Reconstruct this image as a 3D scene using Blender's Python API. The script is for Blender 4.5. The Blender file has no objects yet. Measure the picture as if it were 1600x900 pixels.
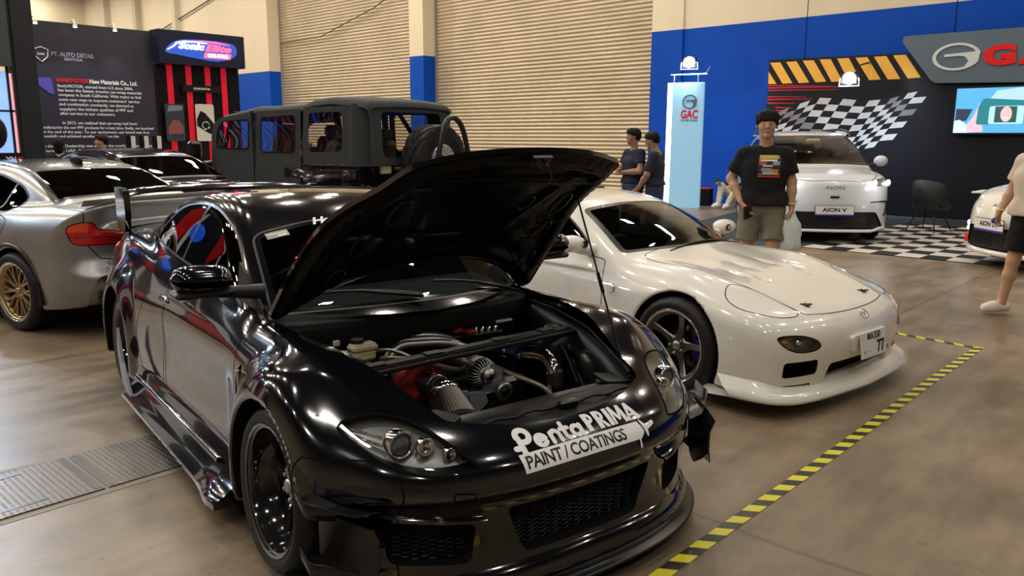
import bpy, bmesh, math, random
import numpy as np
from mathutils import Vector, Matrix, Euler
random.seed(7)
rng = np.random.default_rng(7)
scene = bpy.context.scene
COL = scene.collection
PI = math.pi

# ------------------------------------------------------------------ camera
CAM_H = 1.64
FPX, PITCH, YAW, ROLL = 1247.4, math.radians(10.617), math.radians(42.8), math.radians(-.187)
cam_d = bpy.data.cameras.new('camera')
cam = bpy.data.objects.new('camera', cam_d)
COL.objects.link(cam)
cam_d.sensor_width = 36.0
cam_d.lens = 36.0 * FPX / 1600.0
cam_d.clip_end = 200
_f0 = Vector((-math.sin(YAW), math.cos(YAW), 0)); _r = Vector((math.cos(YAW), math.sin(YAW), 0)); _z = Vector((0, 0, 1))
_f = _f0 * math.cos(PITCH) - _z * math.sin(PITCH); _u = _f0 * math.sin(PITCH) + _z * math.cos(PITCH)
_r2 = _r * math.cos(ROLL) - _u * math.sin(ROLL); _u2 = _u * math.cos(ROLL) + _r * math.sin(ROLL)
_m = Matrix((_r2, _u2, -_f)).transposed().to_4x4()
_m.translation = Vector((0, 0, CAM_H))
cam.matrix_world = _m
scene.camera = cam

# ------------------------------------------------------------------ world, exposure
world = bpy.data.worlds.new('hall_air')
scene.world = world
world.use_nodes = True
bg = world.node_tree.nodes['Background']
bg.inputs[0].default_value = (0.80, 0.82, 0.9, 1)
bg.inputs[1].default_value = 0.10
scene.view_settings.view_transform = 'Standard'
scene.view_settings.look = 'None'
scene.view_settings.gamma = 1.0
scene.view_settings.use_curve_mapping = False
scene.view_settings.exposure = 0.0

# ------------------------------------------------------------------ hall lamps (real light sources)
LAMP_Z = 9.7
def area(name, loc, size, power, col, rot=(0, 0, 0), sy=None):
    l = bpy.data.lights.new(name, 'AREA')
    l.energy = power
    l.color = col
    l.shape = 'RECTANGLE' if sy else 'SQUARE'
    l.size = size
    if sy: l.size_y = sy
    o = bpy.data.objects.new(name, l)
    o.location = loc
    o.rotation_euler = rot
    COL.objects.link(o)
    return o
WARM = (1.0, 0.88, 0.72)
LAMPS = [(gx + .7, gy) for gx in range(-51, 9, 4) for gy in (-6, -1, 4, 9, 13, 16)]
for lx, ly in LAMPS:
    p = (80 if ly < 0 else 36) if lx > -5 else (66 if lx > -12 else 170)
    if ly > 8: p = 52 if lx > -9 else (120 if lx > -20 else 150)
    if lx < -28: p = 0 if ly < 8 else 125
    if p: area('hall_lamp_light', (lx, ly, LAMP_Z - 0.09), 0.42, p * 1.10, (1.0, .94, .85) if lx > -7 and ly < 12 else WARM)
# the wash of the neighbouring stand on the left, and stand lights behind the photographer
for wy, wp in ((-1.6, 300), (2.6, 300)):
    wl_ = bpy.data.lights.new('stand_wash_light', 'SPOT'); wl_.energy = wp; wl_.color = (.55, .74, 1.0); wl_.spot_size = math.radians(62); wl_.spot_blend = .8; wl_.shadow_soft_size = .07
    wo_ = bpy.data.objects.new('stand_wash_light', wl_); COL.objects.link(wo_); wo_.location = (-12.9, wy, 3.75); wo_.rotation_euler = Vector((7.2, .4 - wy * .6, -3.7)).to_track_quat('-Z', 'Y').to_euler()

# ------------------------------------------------------------------ materials
def new_mat(name):
    m = bpy.data.materials.new(name)
    m.use_nodes = True
    return m
def mat(name, col, rough=0.5, metal=0.0, coat=0.0, spec=0.5, emit=None, estr=0.0, sheen=0.0, trans=0.0, ior=1.45, aniso=0.0):
    m = new_mat(name)
    b = m.node_tree.nodes['Principled BSDF']
    b.inputs['Base Color'].default_value = (*col[:3], 1)
    b.inputs['Roughness'].default_value = rough
    b.inputs['Metallic'].default_value = metal
    b.inputs['Coat Weight'].default_value = coat
    b.inputs['Coat Roughness'].default_value = 0.03
    b.inputs['Specular IOR Level'].default_value = spec
    b.inputs['IOR'].default_value = ior
    b.inputs['Transmission Weight'].default_value = trans
    if emit is not None:
        b.inputs['Emission Color'].default_value = (*emit, 1)
        b.inputs['Emission Strength'].default_value = estr
    return m
def glassy(name, tint, refl_rough=0.01, ior=1.5):
    """thin tinted pane: a fresnel mix of clear tint and gloss"""
    m = new_mat(name)
    nt = m.node_tree
    for n in list(nt.nodes):
        if n.type != 'OUTPUT_MATERIAL': nt.nodes.remove(n)
    out = [n for n in nt.nodes if n.type == 'OUTPUT_MATERIAL'][0]
    fr = nt.nodes.new('ShaderNodeFresnel'); fr.inputs[0].default_value = ior
    tr = nt.nodes.new('ShaderNodeBsdfTransparent'); tr.inputs[0].default_value = (*tint, 1)
    gl = nt.nodes.new('ShaderNodeBsdfGlossy'); gl.inputs[1].default_value = refl_rough
    gl.inputs[0].default_value = (1, 1, 1, 1)
    mx = nt.nodes.new('ShaderNodeMixShader')
    geo = nt.nodes.new('ShaderNodeNewGeometry')
    fr2 = nt.nodes.new('ShaderNodeMath'); fr2.operation = 'MULTIPLY_ADD'
    inv = nt.nodes.new('ShaderNodeMath'); inv.operation = 'SUBTRACT'; inv.inputs[0].default_value = 1.0
    nt.links.new(geo.outputs['Backfacing'], inv.inputs[1])
    nt.links.new(fr.outputs[0], fr2.inputs[0]); nt.links.new(inv.outputs[0], fr2.inputs[1]); fr2.inputs[2].default_value = 0.02
    nt.links.new(fr2.outputs[0], mx.inputs[0])
    nt.links.new(tr.outputs[0], mx.inputs[1]); nt.links.new(gl.outputs[0], mx.inputs[2])
    nt.links.new(mx.outputs[0], out.inputs[0])
    return m

M = {}
M['black_paint'] = mat('black_paint', (0.004, 0.004, 0.006), 0.12, coat=1.0, spec=0.5)
M['pearl_paint'] = mat('white_paint', (0.80, 0.77, 0.71), 0.25, coat=1.0)
M['cool_white_paint'] = mat('cool_white_paint', (0.60, 0.63, 0.69), 0.25, coat=1.0)
M['cream_paint'] = mat('cream_paint', (0.78, 0.75, 0.68), 0.25, coat=1.0)
M['silver_paint'] = mat('satin_silver_paint', (0.31, 0.31, 0.315), 0.33, metal=0.75, coat=0.25)
M['black_plastic'] = mat('black_plastic', (0.012, 0.012, 0.013), 0.42)
M['satin_black'] = mat('satin_black', (0.010, 0.010, 0.011), 0.28)
M['matte_black'] = mat('matte_black', (0.006, 0.006, 0.007), 0.8, spec=0.2)
M['gap'] = mat('panel_gap', (0.004, 0.004, 0.004), 0.9, spec=0.1)
M['rubber'] = mat('rubber', (0.013, 0.013, 0.014), 0.55, spec=0.35)
M['chrome'] = mat('chrome', (0.75, 0.75, 0.77), 0.12, metal=1.0)
M['brushed'] = mat('cast_aluminium', (0.50, 0.50, 0.50), 0.35, metal=1.0)
M['dark_metal'] = mat('dark_metal', (0.06, 0.06, 0.065), 0.3, metal=0.9)
M['gunmetal'] = mat('gunmetal_alloy', (0.20, 0.185, 0.17), 0.3, metal=1.0)
M['gloss_black'] = mat('gloss_black_alloy', (0.012, 0.012, 0.013), 0.1, coat=0.8)
M['gold'] = mat('bronze_gold_alloy', (0.42, 0.31, 0.17), 0.33, metal=0.9)
M['red_metal'] = mat('red_coated_metal', (0.42, 0.045, 0.035), 0.33, metal=0.35)
M['blue_metal'] = mat('blue_anodised', (0.05, 0.04, 0.45), 0.25, metal=1.0)
M['white_plastic'] = mat('white_plastic', (0.75, 0.75, 0.74), 0.4)
M['yellowed_plastic'] = mat('yellowed_plastic', (0.62, 0.56, 0.36), 0.4)
M['windshield'] = glassy('windshield_glass', (0.42, 0.50, 0.49))
M['tint'] = glassy('tinted_glass', (0.10, 0.115, 0.12))
M['clear'] = glassy('clear_lens', (0.9, 0.92, 0.93))
M['smoke'] = glassy('smoked_lens', (0.5, 0.5, 0.5))
M['vinyl'] = glassy('clear_vinyl_window', (0.75, 0.73, 0.68), 0.03)
M['red_lens'] = mat('red_lens', (0.50, 0.006, 0.01), 0.12, coat=1.0)
M['red_orange_lens'] = mat('red_orange_lens', (0.75, 0.06, 0.02), 0.12, coat=1.0)
M['dark_red_lens'] = mat('dark_red_lens', (0.14, 0.004, 0.006), 0.12, coat=1.0)
M['amber'] = mat('amber_lens', (0.75, 0.25, 0.03), 0.2, coat=1.0)
M['interior'] = mat('dark_interior', (0.022, 0.022, 0.023), 0.75)
M['interior_grey'] = mat('grey_interior', (0.16, 0.15, 0.14), 0.8)
M['tan_leather'] = mat('tan_leather', (0.42, 0.33, 0.22), 0.5)
M['well'] = mat('wheel_arch_liner', (0.004, 0.004, 0.004), 0.9, spec=0.1)
M['decal_white'] = mat('white_decal', (0.85, 0.85, 0.85), 0.45)
M['decal_black'] = mat('black_decal', (0.01, 0.01, 0.01), 0.4)
M['decal_grey'] = mat('grey_decal', (0.35, 0.33, 0.30), 0.5)
M['led_white'] = mat('led_white', (1, 1, 1), 0.4, emit=(0.85, 0.95, 1.0), estr=9.0)
M['lamp_disc'] = mat('lamp_diffuser', (1, 1, 1), 0.4, emit=(1.0, 0.9, 0.75), estr=18.0)
M['sticker_red'] = mat('red_vinyl', (0.75, 0.05, 0.02), 0.35)

# ------------------------------------------------------------------ objects, parts
def thing(name, label, cat, loc=(0, 0, 0), rotz=0.0, group=None):
    o = bpy.data.objects.new(name, None)
    COL.objects.link(o)
    o.location = loc
    o.rotation_euler = (0, 0, rotz)
    o.empty_display_size = 0.1
    o['label'] = label; o['category'] = cat
    if group: o['group'] = group
    return o
def tag(o, label, cat, group=None, kind=None):
    o['label'] = label; o['category'] = cat
    if group: o['group'] = group
    if kind: o['kind'] = kind
    return o
def structure(o):
    o['kind'] = 'structure'
    return o
def part_empty(name, parent, loc=(0, 0, 0), rot=(0, 0, 0)):
    o = bpy.data.objects.new(name, None)
    COL.objects.link(o)
    o.parent = parent; o.location = loc; o.rotation_euler = rot
    o.empty_display_size = 0.05
    return o
def link_mesh(name, me, mats, parent=None, loc=None, rot=None):
    o = bpy.data.objects.new(name, me)
    COL.objects.link(o)
    if not isinstance(mats, (list, tuple)): mats = [mats]
    for m in mats: me.materials.append(m)
    if parent is not None: o.parent = parent
    if loc is not None: o.location = loc
    if rot is not None: o.rotation_euler = rot
    return o
def copy_tree(o, parent=None):
    c = o.copy(); COL.objects.link(c); c.parent = parent
    for ch in list(o.children): copy_tree(ch, c)
    return c

class MB:
    """collects shapes into one mesh"""
    def __init__(s): s.v = []; s.f = []; s.mi = []; s.n = 0; s.sm = []
    def add(s, V, F, mi=0, smooth=True):
        V = np.asarray(V, float).reshape(-1, 3)
        s.v.append(V)
        for f in F:
            s.f.append([int(i) + s.n for i in f]); s.mi.append(mi); s.sm.append(smooth)
        s.n += len(V)
        return s
    def box(s, c, d, rot=None, mi=0, bev=0.0):
        c = np.array(c, float); h = np.array(d, float) / 2
        if bev > 0:
            b = min(bev, h.min() * 0.9)
            V = []; 
            for sx in (-1, 1):
                for sy in (-1, 1):
                    for sz in (-1, 1):
                        V.append((sx * (h[0] - b), sy * (h[1] - b), sz * h[2]))
                        V.append((sx * (h[0] - b), sy * h[1], sz * (h[2] - b)))
                        V.append((sx * h[0], sy * (h[1] - b), sz * (h[2] - b)))
            bm = bmesh.new()
            for v in V: bm.verts.new(v)
            bmesh.ops.convex_hull(bm, input=bm.verts)
            bm.verts.index_update()
            V = np.array([v.co[:] for v in bm.verts]); F = [[v.index for v in f.verts] for f in bm.faces]
            bm.free()
        else:
            V = np.array([(x * h[0], y * h[1], z * h[2]) for x in (-1, 1) for y in (-1, 1) for z in (-1, 1)])
            F = [(0, 1, 3, 2), (4, 6, 7, 5), (0, 4, 5, 1), (2, 3, 7, 6), (0, 2, 6, 4), (1, 5, 7, 3)]
        if rot is not None:
            V = V @ np.array(Euler(rot).to_matrix()).T
        return s.add(V + c, F, mi, False)
    def tube(s, pts, r, n=10, mi=0, closed=False, caps=True, smooth=True):
        P = np.array(pts, float); m = len(P)
        r = np.broadcast_to(np.array(r, float), (m,))
        T = np.zeros_like(P)
        T[1:-1] = P[2:] - P[:-2]; T[0] = P[1] - P[0]; T[-1] = P[-1] - P[-2]
        if closed: T[0] = P[1] - P[-1]; T[-1] = P[0] - P[-2]
        T /= np.linalg.norm(T, axis=1)[:, None] + 1e-12
        a = np.array([0, 0, 1.0]) if abs(T[0][2]) < 0.9 else np.array([1.0, 0, 0])
        u = np.cross(T[0], a); u /= np.linalg.norm(u)
        V = []
        ang = np.linspace(0, 2 * PI, n, endpoint=False)
        for i in range(m):
            u = u - T[i] * (u @ T[i]); u /= np.linalg.norm(u) + 1e-12
            w = np.cross(T[i], u)
            V.append(P[i] + r[i] * (np.cos(ang)[:, None] * u + np.sin(ang)[:, None] * w))
        V = np.concatenate(V); F = []
        for i in range(m if closed else m - 1):
            j = (i + 1) % m
            for k in range(n):
                k2 = (k + 1) % n
                F.append((i * n + k, i * n + k2, j * n + k2, j * n + k))
        s.add(V, F, mi, smooth)
        if caps and not closed:
            s.add(V[:n], [list(range(n))[::-1]], mi, False)
            s.add(V[-n:], [list(range(n))], mi, False)
        return s
    def lathe(s, prof, n=32, axis='z', c=(0, 0, 0), mi=0, smooth=True, a0=0.0, a1=2 * PI):
        """prof: list of (radius, offset along the axis)"""
        full = abs(a1 - a0 - 2 * PI) < 1e-6
        ang = np.linspace(a0, a1, n, endpoint=not full); m = len(prof); V = []
        for (r, h) in prof:
            for a in ang:
                x, y, z = r * math.cos(a), r * math.sin(a), h
                if axis == 'y': x, y, z = x, z, y
                elif axis == 'x': x, y, z = z, x, y
                V.append((x, y, z))
        F = []
        for i in range(m - 1):
            for k in range(n if full else n - 1):
                k2 = (k + 1) % n
                q = (i * n + k, i * n + k2, (i + 1) * n + k2, (i + 1) * n + k)
                F.append(q[::-1] if axis == 'y' else q)
        return s.add(np.array(V) + np.array(c, float), F, mi, smooth)
    def prism(s, poly, h0, h1, axes='xy', mi=0, at=(0, 0, 0)):
        """outline extruded along the third axis"""
        n = len(poly); V = []
        for h in (h0, h1):
            for (a, b) in poly:
                if axes == 'xy': V.append((a, b, h))
                elif axes == 'xz': V.append((a, h, b))
                else: V.append((h, a, b))
        F = [list(range(n)), list(range(n, 2 * n))[::-1]]
        for i in range(n): F.append((i, (i + 1) % n, n + (i + 1) % n, n + i))
        return s.add(np.array(V) + np.array(at, float), F, mi, False)
    def grid(s, V, nu, nv, mi=0, closed_u=False, smooth=True, flip=False):
        F = []
        for i in range(nu if closed_u else nu - 1):
            i2 = (i + 1) % nu
            for j in range(nv - 1):
                q = (i * nv + j, i2 * nv + j, i2 * nv + j + 1, i * nv + j + 1)
                F.append(q[::-1] if flip else q)
        return s.add(V, F, mi, smooth)
    def ball(s, c, r, nu=16, nv=10, mi=0):
        r = np.broadcast_to(np.array(r, float), (3,))
        V = []
        for i in range(nv + 1):
            t = PI * i / nv
            for k in range(nu):
                a = 2 * PI * k / nu
                V.append((c[0] + r[0] * math.sin(t) * math.cos(a), c[1] + r[1] * math.sin(t) * math.sin(a), c[2] + r[2] * math.cos(t)))
        F = []
        for i in range(nv):
            for k in range(nu):
                F.append((i * nu + k, (i + 1) * nu + k, (i + 1) * nu + (k + 1) % nu, i * nu + (k + 1) % nu))
        return s.add(V, F, mi, True)
    def xform(s, mtx):
        m = np.array(mtx)
        s.v = [V @ m[:3, :3].T + m[:3, 3] for V in s.v]
        return s
    def build(s, name, mats, parent=None, loc=None, rot=None, merge=False, fix=True):
        me = bpy.data.meshes.new(name)
        V = np.concatenate(s.v)
        me.from_pydata(V.tolist(), [], s.f)
        me.polygons.foreach_set('material_index', s.mi)
        me.polygons.foreach_set('use_smooth', s.sm)
        if fix or merge:
            bm = bmesh.new(); bm.from_mesh(me)
            if merge: bmesh.ops.remove_doubles(bm, verts=bm.verts, dist=1e-5)
            bmesh.ops.recalc_face_normals(bm, faces=bm.faces)
            bm.to_mesh(me); bm.free()
        me.update()
        return link_mesh(name, me, mats, parent, loc, rot)

# ------------------------------------------------------------------ splines, implicit surfaces
_cs = {}
def cs(x, tab):
    """natural cubic through tab, held flat outside"""
    key = tuple(tab)
    if key not in _cs:
        X = np.array([t[0] for t in tab], float); Y = np.array([t[1] for t in tab], float)
        o = np.argsort(X); X = X[o]; Y = Y[o]; n = len(X); h = np.diff(X)
        A = np.eye(n); B = np.zeros(n)
        for i in range(1, n - 1):
            A[i, i - 1] = h[i - 1]; A[i, i] = 2 * (h[i - 1] + h[i]); A[i, i + 1] = h[i]
            B[i] = 3 * ((Y[i + 1] - Y[i]) / h[i] - (Y[i] - Y[i - 1]) / h[i - 1])
        c = np.linalg.solve(A, B)
        b = np.diff(Y) / h - h * (2 * c[:-1] + c[1:]) / 3; d = np.diff(c) / (3 * h)
        _cs[key] = (X, Y, b, c, d)
    X, Y, b, c, d = _cs[key]
    xc = np.clip(x, X[0], X[-1])
    i = np.clip(np.searchsorted(X, xc) - 1, 0, len(X) - 2)
    t = xc - X[i]
    return Y[i] + t * (b[i] + t * (c[i] + t * d[i]))
_pc = {}
def pc(x, tab):
    """monotone cubic (no overshoot)"""
    key = tuple(tab)
    if key not in _pc:
        X = np.array([t[0] for t in tab], float); Y = np.array([t[1] for t in tab], float)
        o = np.argsort(X); X = X[o]; Y = Y[o]; h = np.diff(X); dl = np.diff(Y) / h
        m = np.zeros(len(X)); m[0] = dl[0]; m[-1] = dl[-1]
        for i in range(1, len(X) - 1):
            if dl[i - 1] * dl[i] > 0:
                w1 = 2 * h[i] + h[i - 1]; w2 = h[i] + 2 * h[i - 1]
                m[i] = (w1 + w2) / (w1 / dl[i - 1] + w2 / dl[i])
        _pc[key] = (X, Y, h, m)
    X, Y, h, m = _pc[key]
    xc = np.clip(x, X[0], X[-1])
    i = np.clip(np.searchsorted(X, xc) - 1, 0, len(X) - 2)
    t = (xc - X[i]) / h[i]
    return (Y[i] * (1 + 2 * t) * (1 - t) ** 2 + h[i] * m[i] * t * (1 - t) ** 2 + Y[i + 1] * t * t * (3 - 2 * t) - h[i] * m[i + 1] * t * t * (1 - t))
def smax(a, b, k):
    h = np.maximum(k - np.abs(a - b), 0) / k
    return np.maximum(a, b) + h * h * k * 0.25
def smin(a, b, k): return -smax(-a, -b, k)
def sstep(x, a, b):
    t = np.clip((x - a) / (b - a), 0, 1)
    return t * t * (3 - 2 * t)
def surfnet(F, lo, hi, h):
    xs = np.arange(lo[0], hi[0] + h, h); ys = np.arange(lo[1], hi[1] + h, h); zs = np.arange(lo[2], hi[2] + h, h)
    nx, ny, nz = len(xs), len(ys), len(zs)
    val = F(xs[:, None, None] + np.zeros((1, ny, nz)), ys[None, :, None] + np.zeros((nx, 1, nz)), zs[None, None, :] + np.zeros((nx, ny, 1)))
    ins = val < 0
    acc = np.zeros((nx - 1, ny - 1, nz - 1, 3)); cnt = np.zeros((nx - 1, ny - 1, nz - 1))
    edges = []
    for ax in range(3):
        sl0 = [slice(None)] * 3; sl1 = [slice(None)] * 3
        sl0[ax] = slice(0, -1); sl1[ax] = slice(1, None)
        cr = ins[tuple(sl0)] != ins[tuple(sl1)]
        I = np.argwhere(cr)
        a = val[tuple(sl0)][cr]; b = val[tuple(sl1)][cr]
        t = a / (a - b)
        P = I.astype(float); P[:, ax] += t
        o1, o2 = [q for q in range(3) if q != ax]
        dims = (nx, ny, nz)
        for d1 in (0, -1):
            for d2 in (0, -1):
                J = I.copy(); J[:, o1] += d1; J[:, o2] += d2
                ok = (J[:, o1] >= 0) & (J[:, o2] >= 0) & (J[:, o1] < dims[o1] - 1) & (J[:, o2] < dims[o2] - 1)
                Jk = J[ok]
                for q in range(3): np.add.at(acc[..., q], (Jk[:, 0], Jk[:, 1], Jk[:, 2]), P[ok][:, q])
                np.add.at(cnt, (Jk[:, 0], Jk[:, 1], Jk[:, 2]), 1)
        edges.append((ax, o1, o2, I, ins[tuple(sl0)][cr]))
    m = cnt > 0
    idx = -np.ones(cnt.shape, int); idx[m] = np.arange(m.sum())
    V = acc[m] / cnt[m][:, None] * h + np.array(lo)
    T = []
    for ax, o1, o2, I, fl in edges:
        ok = (I[:, o1] > 0) & (I[:, o2] > 0) & (I[:, o1] < (nx, ny, nz)[o1] - 1) & (I[:, o2] < (nx, ny, nz)[o2] - 1)
        I = I[ok]; fl = fl[ok]
        q = []
        for d1, d2 in ((-1, -1), (0, -1), (0, 0), (-1, 0)):
            J = I.copy(); J[:, o1] += d1; J[:, o2] += d2
            q.append(idx[J[:, 0], J[:, 1], J[:, 2]])
        q = np.array(q).T
        if ax == 1: fl = ~fl
        q[~fl] = q[~fl][:, ::-1]
        T.append(q[:, [0, 1, 2]]); T.append(q[:, [0, 2, 3]])
    return V, np.concatenate(T)
def grad(F, V, e=0.002):
    g = np.zeros_like(V)
    for a in range(3):
        d = np.zeros(3); d[a] = e
        g[:, a] = (F(*(V + d).T) - F(*(V - d).T)) / (2 * e)
    return g
class Skin:
    def __init__(s, V, N, T): s.V, s.N, s.T = V, N, T
    def copy(s): return Skin(s.V.copy(), s.N.copy(), s.T.copy())
def compact(V, N, T):
    u, inv = np.unique(T.ravel(), return_inverse=True)
    return Skin(V[u], N[u], inv.reshape(-1, 3))
def implicit_skin(F, lo, hi, h, it=4):
    V, T = surfnet(F, lo, hi, h)
    for _ in range(it):
        g = grad(F, V); f = F(*V.T)
        st = -(f / np.maximum((g ** 2).sum(1), 0.05))[:, None] * g
        L = np.linalg.norm(st, axis=1)[:, None]
        V = V + st * np.minimum(1, h * 0.6 / (L + 1e-9))
    g = grad(F, V); N = g / (np.linalg.norm(g, axis=1)[:, None] + 1e-12)
    return Skin(V, N, T)
def split(sk, s):
    """cut a skin by a scalar field: (inside, outside, segments)"""
    V, N, T = sk.V, sk.N, sk.T
    if callable(s): s = s(V)
    s = np.where(np.abs(s) < 1e-7, 1e-7, s)
    neg = s < 0; k = neg[T].sum(1)
    Tin = T[k == 3]; Tout = T[k == 0]
    mt = T[(k == 1) | (k == 2)]
    if len(mt) == 0:
        e = np.zeros((0, 3))
        return compact(V, N, Tin) if len(Tin) else None, compact(V, N, Tout) if len(Tout) else None, (e, e, e, e)
    km = neg[mt].sum(1); lone_neg = km == 1
    pos = np.argmax(neg[mt] == lone_neg[:, None], axis=1)
    r = np.arange(len(mt))
    a = mt[r, pos]; b = mt[r, (pos + 1) % 3]; c = mt[r, (pos + 2) % 3]
    E = np.concatenate([np.stack([a, b], 1), np.stack([a, c], 1)]); E.sort(axis=1)
    U, inv = np.unique(E, axis=0, return_inverse=True); inv = inv.ravel()
    t = s[U[:, 0]] / (s[U[:, 0]] - s[U[:, 1]])
    NV = V[U[:, 0]] + (V[U[:, 1]] - V[U[:, 0]]) * t[:, None]
    NN = N[U[:, 0]] + (N[U[:, 1]] - N[U[:, 0]]) * t[:, None]
    NN /= np.linalg.norm(NN, axis=1)[:, None] + 1e-12
    n0 = len(V); p = inv[:len(mt)] + n0; q = inv[len(mt):] + n0
    V2 = np.concatenate([V, NV]); N2 = np.concatenate([N, NN])
    lone = np.stack([a, p, q], 1); qd = np.concatenate([np.stack([p, b, c], 1), np.stack([p, c, q], 1)])
    ln2 = np.concatenate([lone_neg, lone_neg])
    Tin = np.concatenate([Tin, lone[lone_neg], qd[~ln2]]); Tout = np.concatenate([Tout, lone[~lone_neg], qd[ln2]])
    P = V2[p].copy(); Q = V2[q].copy(); PN = N2[p].copy(); QN = N2[q].copy()
    sw = ~lone_neg
    P[sw], Q[sw] = V2[q][sw], V2[p][sw]; PN[sw], QN[sw] = N2[q][sw], N2[p][sw]
    return compact(V2, N2, Tin), compact(V2, N2, Tout), (P, Q, PN, QN)
def skin_mesh(name, sk):
    me = bpy.data.meshes.new(name)
    T = sk.T; a, b, c = sk.V[T[:, 0]], sk.V[T[:, 1]], sk.V[T[:, 2]]
    bad = (np.cross(b - a, c - a) * sk.N[T].sum(1)).sum(1) < 0
    T = T.copy(); T[bad] = T[bad][:, ::-1]
    sk = Skin(sk.V, sk.N, T)
    n, m = len(sk.V), len(sk.T)
    me.vertices.add(n); me.vertices.foreach_set('co', sk.V.astype(np.float32).ravel())
    me.loops.add(3 * m); me.loops.foreach_set('vertex_index', sk.T.astype(np.int32).ravel())
    me.polygons.add(m)
    me.polygons.foreach_set('loop_start', np.arange(0, 3 * m, 3, dtype=np.int32))
    me.update(calc_edges=True)
    me.polygons.foreach_set('use_smooth', np.ones(m, bool))
    me.normals_split_custom_set_from_vertices(sk.N.tolist())
    return me
def skin_obj(name, sk, mats, parent=None):
    return link_mesh(name, skin_mesh(name, sk), mats, parent)
def poly_sdf(px, py, poly):
    P = np.array(poly, float); n = len(P)
    d = np.full(px.shape, 1e9); ins = np.zeros(px.shape, bool)
    for i in range(n):
        a = P[i]; b = P[(i + 1) % n]; ex, ey = b - a
        wx = px - a[0]; wy = py - a[1]
        t = np.clip((wx * ex + wy * ey) / (ex * ex + ey * ey + 1e-12), 0, 1)
        d = np.minimum(d, (wx - ex * t) ** 2 + (wy - ey * t) ** 2)
        c = ((a[1] <= py) & (b[1] > py)) | ((b[1] <= py) & (a[1] > py))
        with np.errstate(divide='ignore', invalid='ignore'):
            xc = a[0] + (py - a[1]) * ex / np.where(ey == 0, 1e-12, ey)
        ins ^= c & (px < xc)
    d = np.sqrt(d)
    return np.where(ins, -d, d)
def rounded(poly, r=0.3, n=5):
    """round the corners of an outline: r is the fraction of each side used"""
    P = np.array([p[:2] for p in poly], float); out = []
    m = len(P)
    for i in range(m):
        a, b, c = P[i - 1], P[i], P[(i + 1) % m]
        rr = poly[i][2] if len(poly[i]) > 2 else r
        if rr <= 0: out.append(tuple(b)); continue
        la, lc = np.linalg.norm(a - b), np.linalg.norm(c - b)
        d = min(rr, 0.48 * la, 0.48 * lc) 
        p = b + (a - b) / la * d; q = b + (c - b) / lc * d
        for k in range(n + 1):
            t = k / n
            out.append(tuple((1 - t) ** 2 * p + 2 * t * (1 - t) * b + t * t * q))
    return out
def smooth_poly(pts, n=6):
    P = np.array(pts, float); m = len(P); out = []
    for i in range(m):
        p0, p1, p2, p3 = P[i - 1], P[i], P[(i + 1) % m], P[(i + 2) % m]
        for k in range(n):
            t = k / n
            out.append(tuple(0.5 * ((2 * p1) + (-p0 + p2) * t + (2 * p0 - 5 * p1 + 4 * p2 - p3) * t * t + (-p0 + 3 * p1 - 3 * p2 + p3) * t ** 3)))
    return out
def seg_join(segs_list):
    return tuple(np.concatenate([s[i] for s in segs_list]) for i in range(4))
def groove_obj(name, segs, w, parent, m=None, lift=0.0005):
    P, Q, PN, QN = segs
    if len(P) == 0: return None
    D = Q - P; L = np.linalg.norm(D, axis=1); ok = L > 1e-5
    P, Q, PN, QN, D = P[ok], Q[ok], PN[ok], QN[ok], D[ok] / L[ok][:, None]
    A = np.cross(D, PN); B = np.cross(D, QN)
    P = P - D * w * 0.4; Q = Q + D * w * 0.4
    V = np.stack([P + A * w + PN * lift, P - A * w + PN * lift, Q - B * w + QN * lift, Q + B * w + QN * lift], 1).reshape(-1, 3)
    T = []
    n = len(P); i = np.arange(n) * 4
    T = np.concatenate([np.stack([i, i + 1, i + 2], 1), np.stack([i, i + 2, i + 3], 1)])
    N = np.repeat(PN, 4, axis=0)
    return skin_obj(name, Skin(V, N, T), m or M['gap'], parent)
def wall_skin(segs, off):
    """ribbon from a cut edge going inward by off (vector or along -normal)"""
    P, Q, PN, QN = segs
    if np.isscalar(off): OP, OQ = -PN * off, -QN * off
    else: OP = OQ = np.array(off, float)
    V = np.stack([P, Q, Q + OQ, P + OP], 1).reshape(-1, 3)
    n = len(P); i = np.arange(n) * 4
    T = np.concatenate([np.stack([i, i + 2, i + 1], 1), np.stack([i, i + 3, i + 2], 1)])
    d = Q - P; w = (OP + OQ) * 0.5 + np.zeros_like(P)
    nn = np.cross(d, w); nn /= np.linalg.norm(nn, axis=1)[:, None] + 1e-12
    return Skin(V, np.repeat(nn, 4, axis=0), T)
def join_skins(L):
    V = []; N = []; T = []; n = 0
    for s in L:
        V.append(s.V); N.append(s.N); T.append(s.T + n); n += len(s.V)
    return Skin(np.concatenate(V), np.concatenate(N), np.concatenate(T))
def proj_cam(p):
    """pixel of a world point in the 1600x900 frame (a check while building)"""
    m = cam.matrix_world.inverted()
    q = m @ Vector(p)
    return 800 + FPX * q.x / -q.z, 450 - FPX * q.y / -q.z
FONT = None
def text_mesh(txt, size=1.0, extrude=0.0, offset=0.0, shear=0.0, align='CENTER', spacing=1.0):
    cu = bpy.data.curves.new('lettering', 'FONT')
    cu.body = txt; cu.size = size; cu.extrude = extrude; cu.offset = offset; cu.shear = shear
    cu.align_x = align; cu.align_y = 'CENTER'; cu.space_character = spacing; cu.resolution_u = 3
    o = bpy.data.objects.new('lettering', cu); COL.objects.link(o)
    dg = bpy.context.evaluated_depsgraph_get(); dg.update()
    me = bpy.data.meshes.new_from_object(o.evaluated_get(dg))
    bpy.data.objects.remove(o)
    V = np.array([v.co[:] for v in me.vertices]).reshape(-1, 3); F = [list(p.vertices) for p in me.polygons]
    bpy.data.meshes.remove(me)
    return V, F
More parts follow.
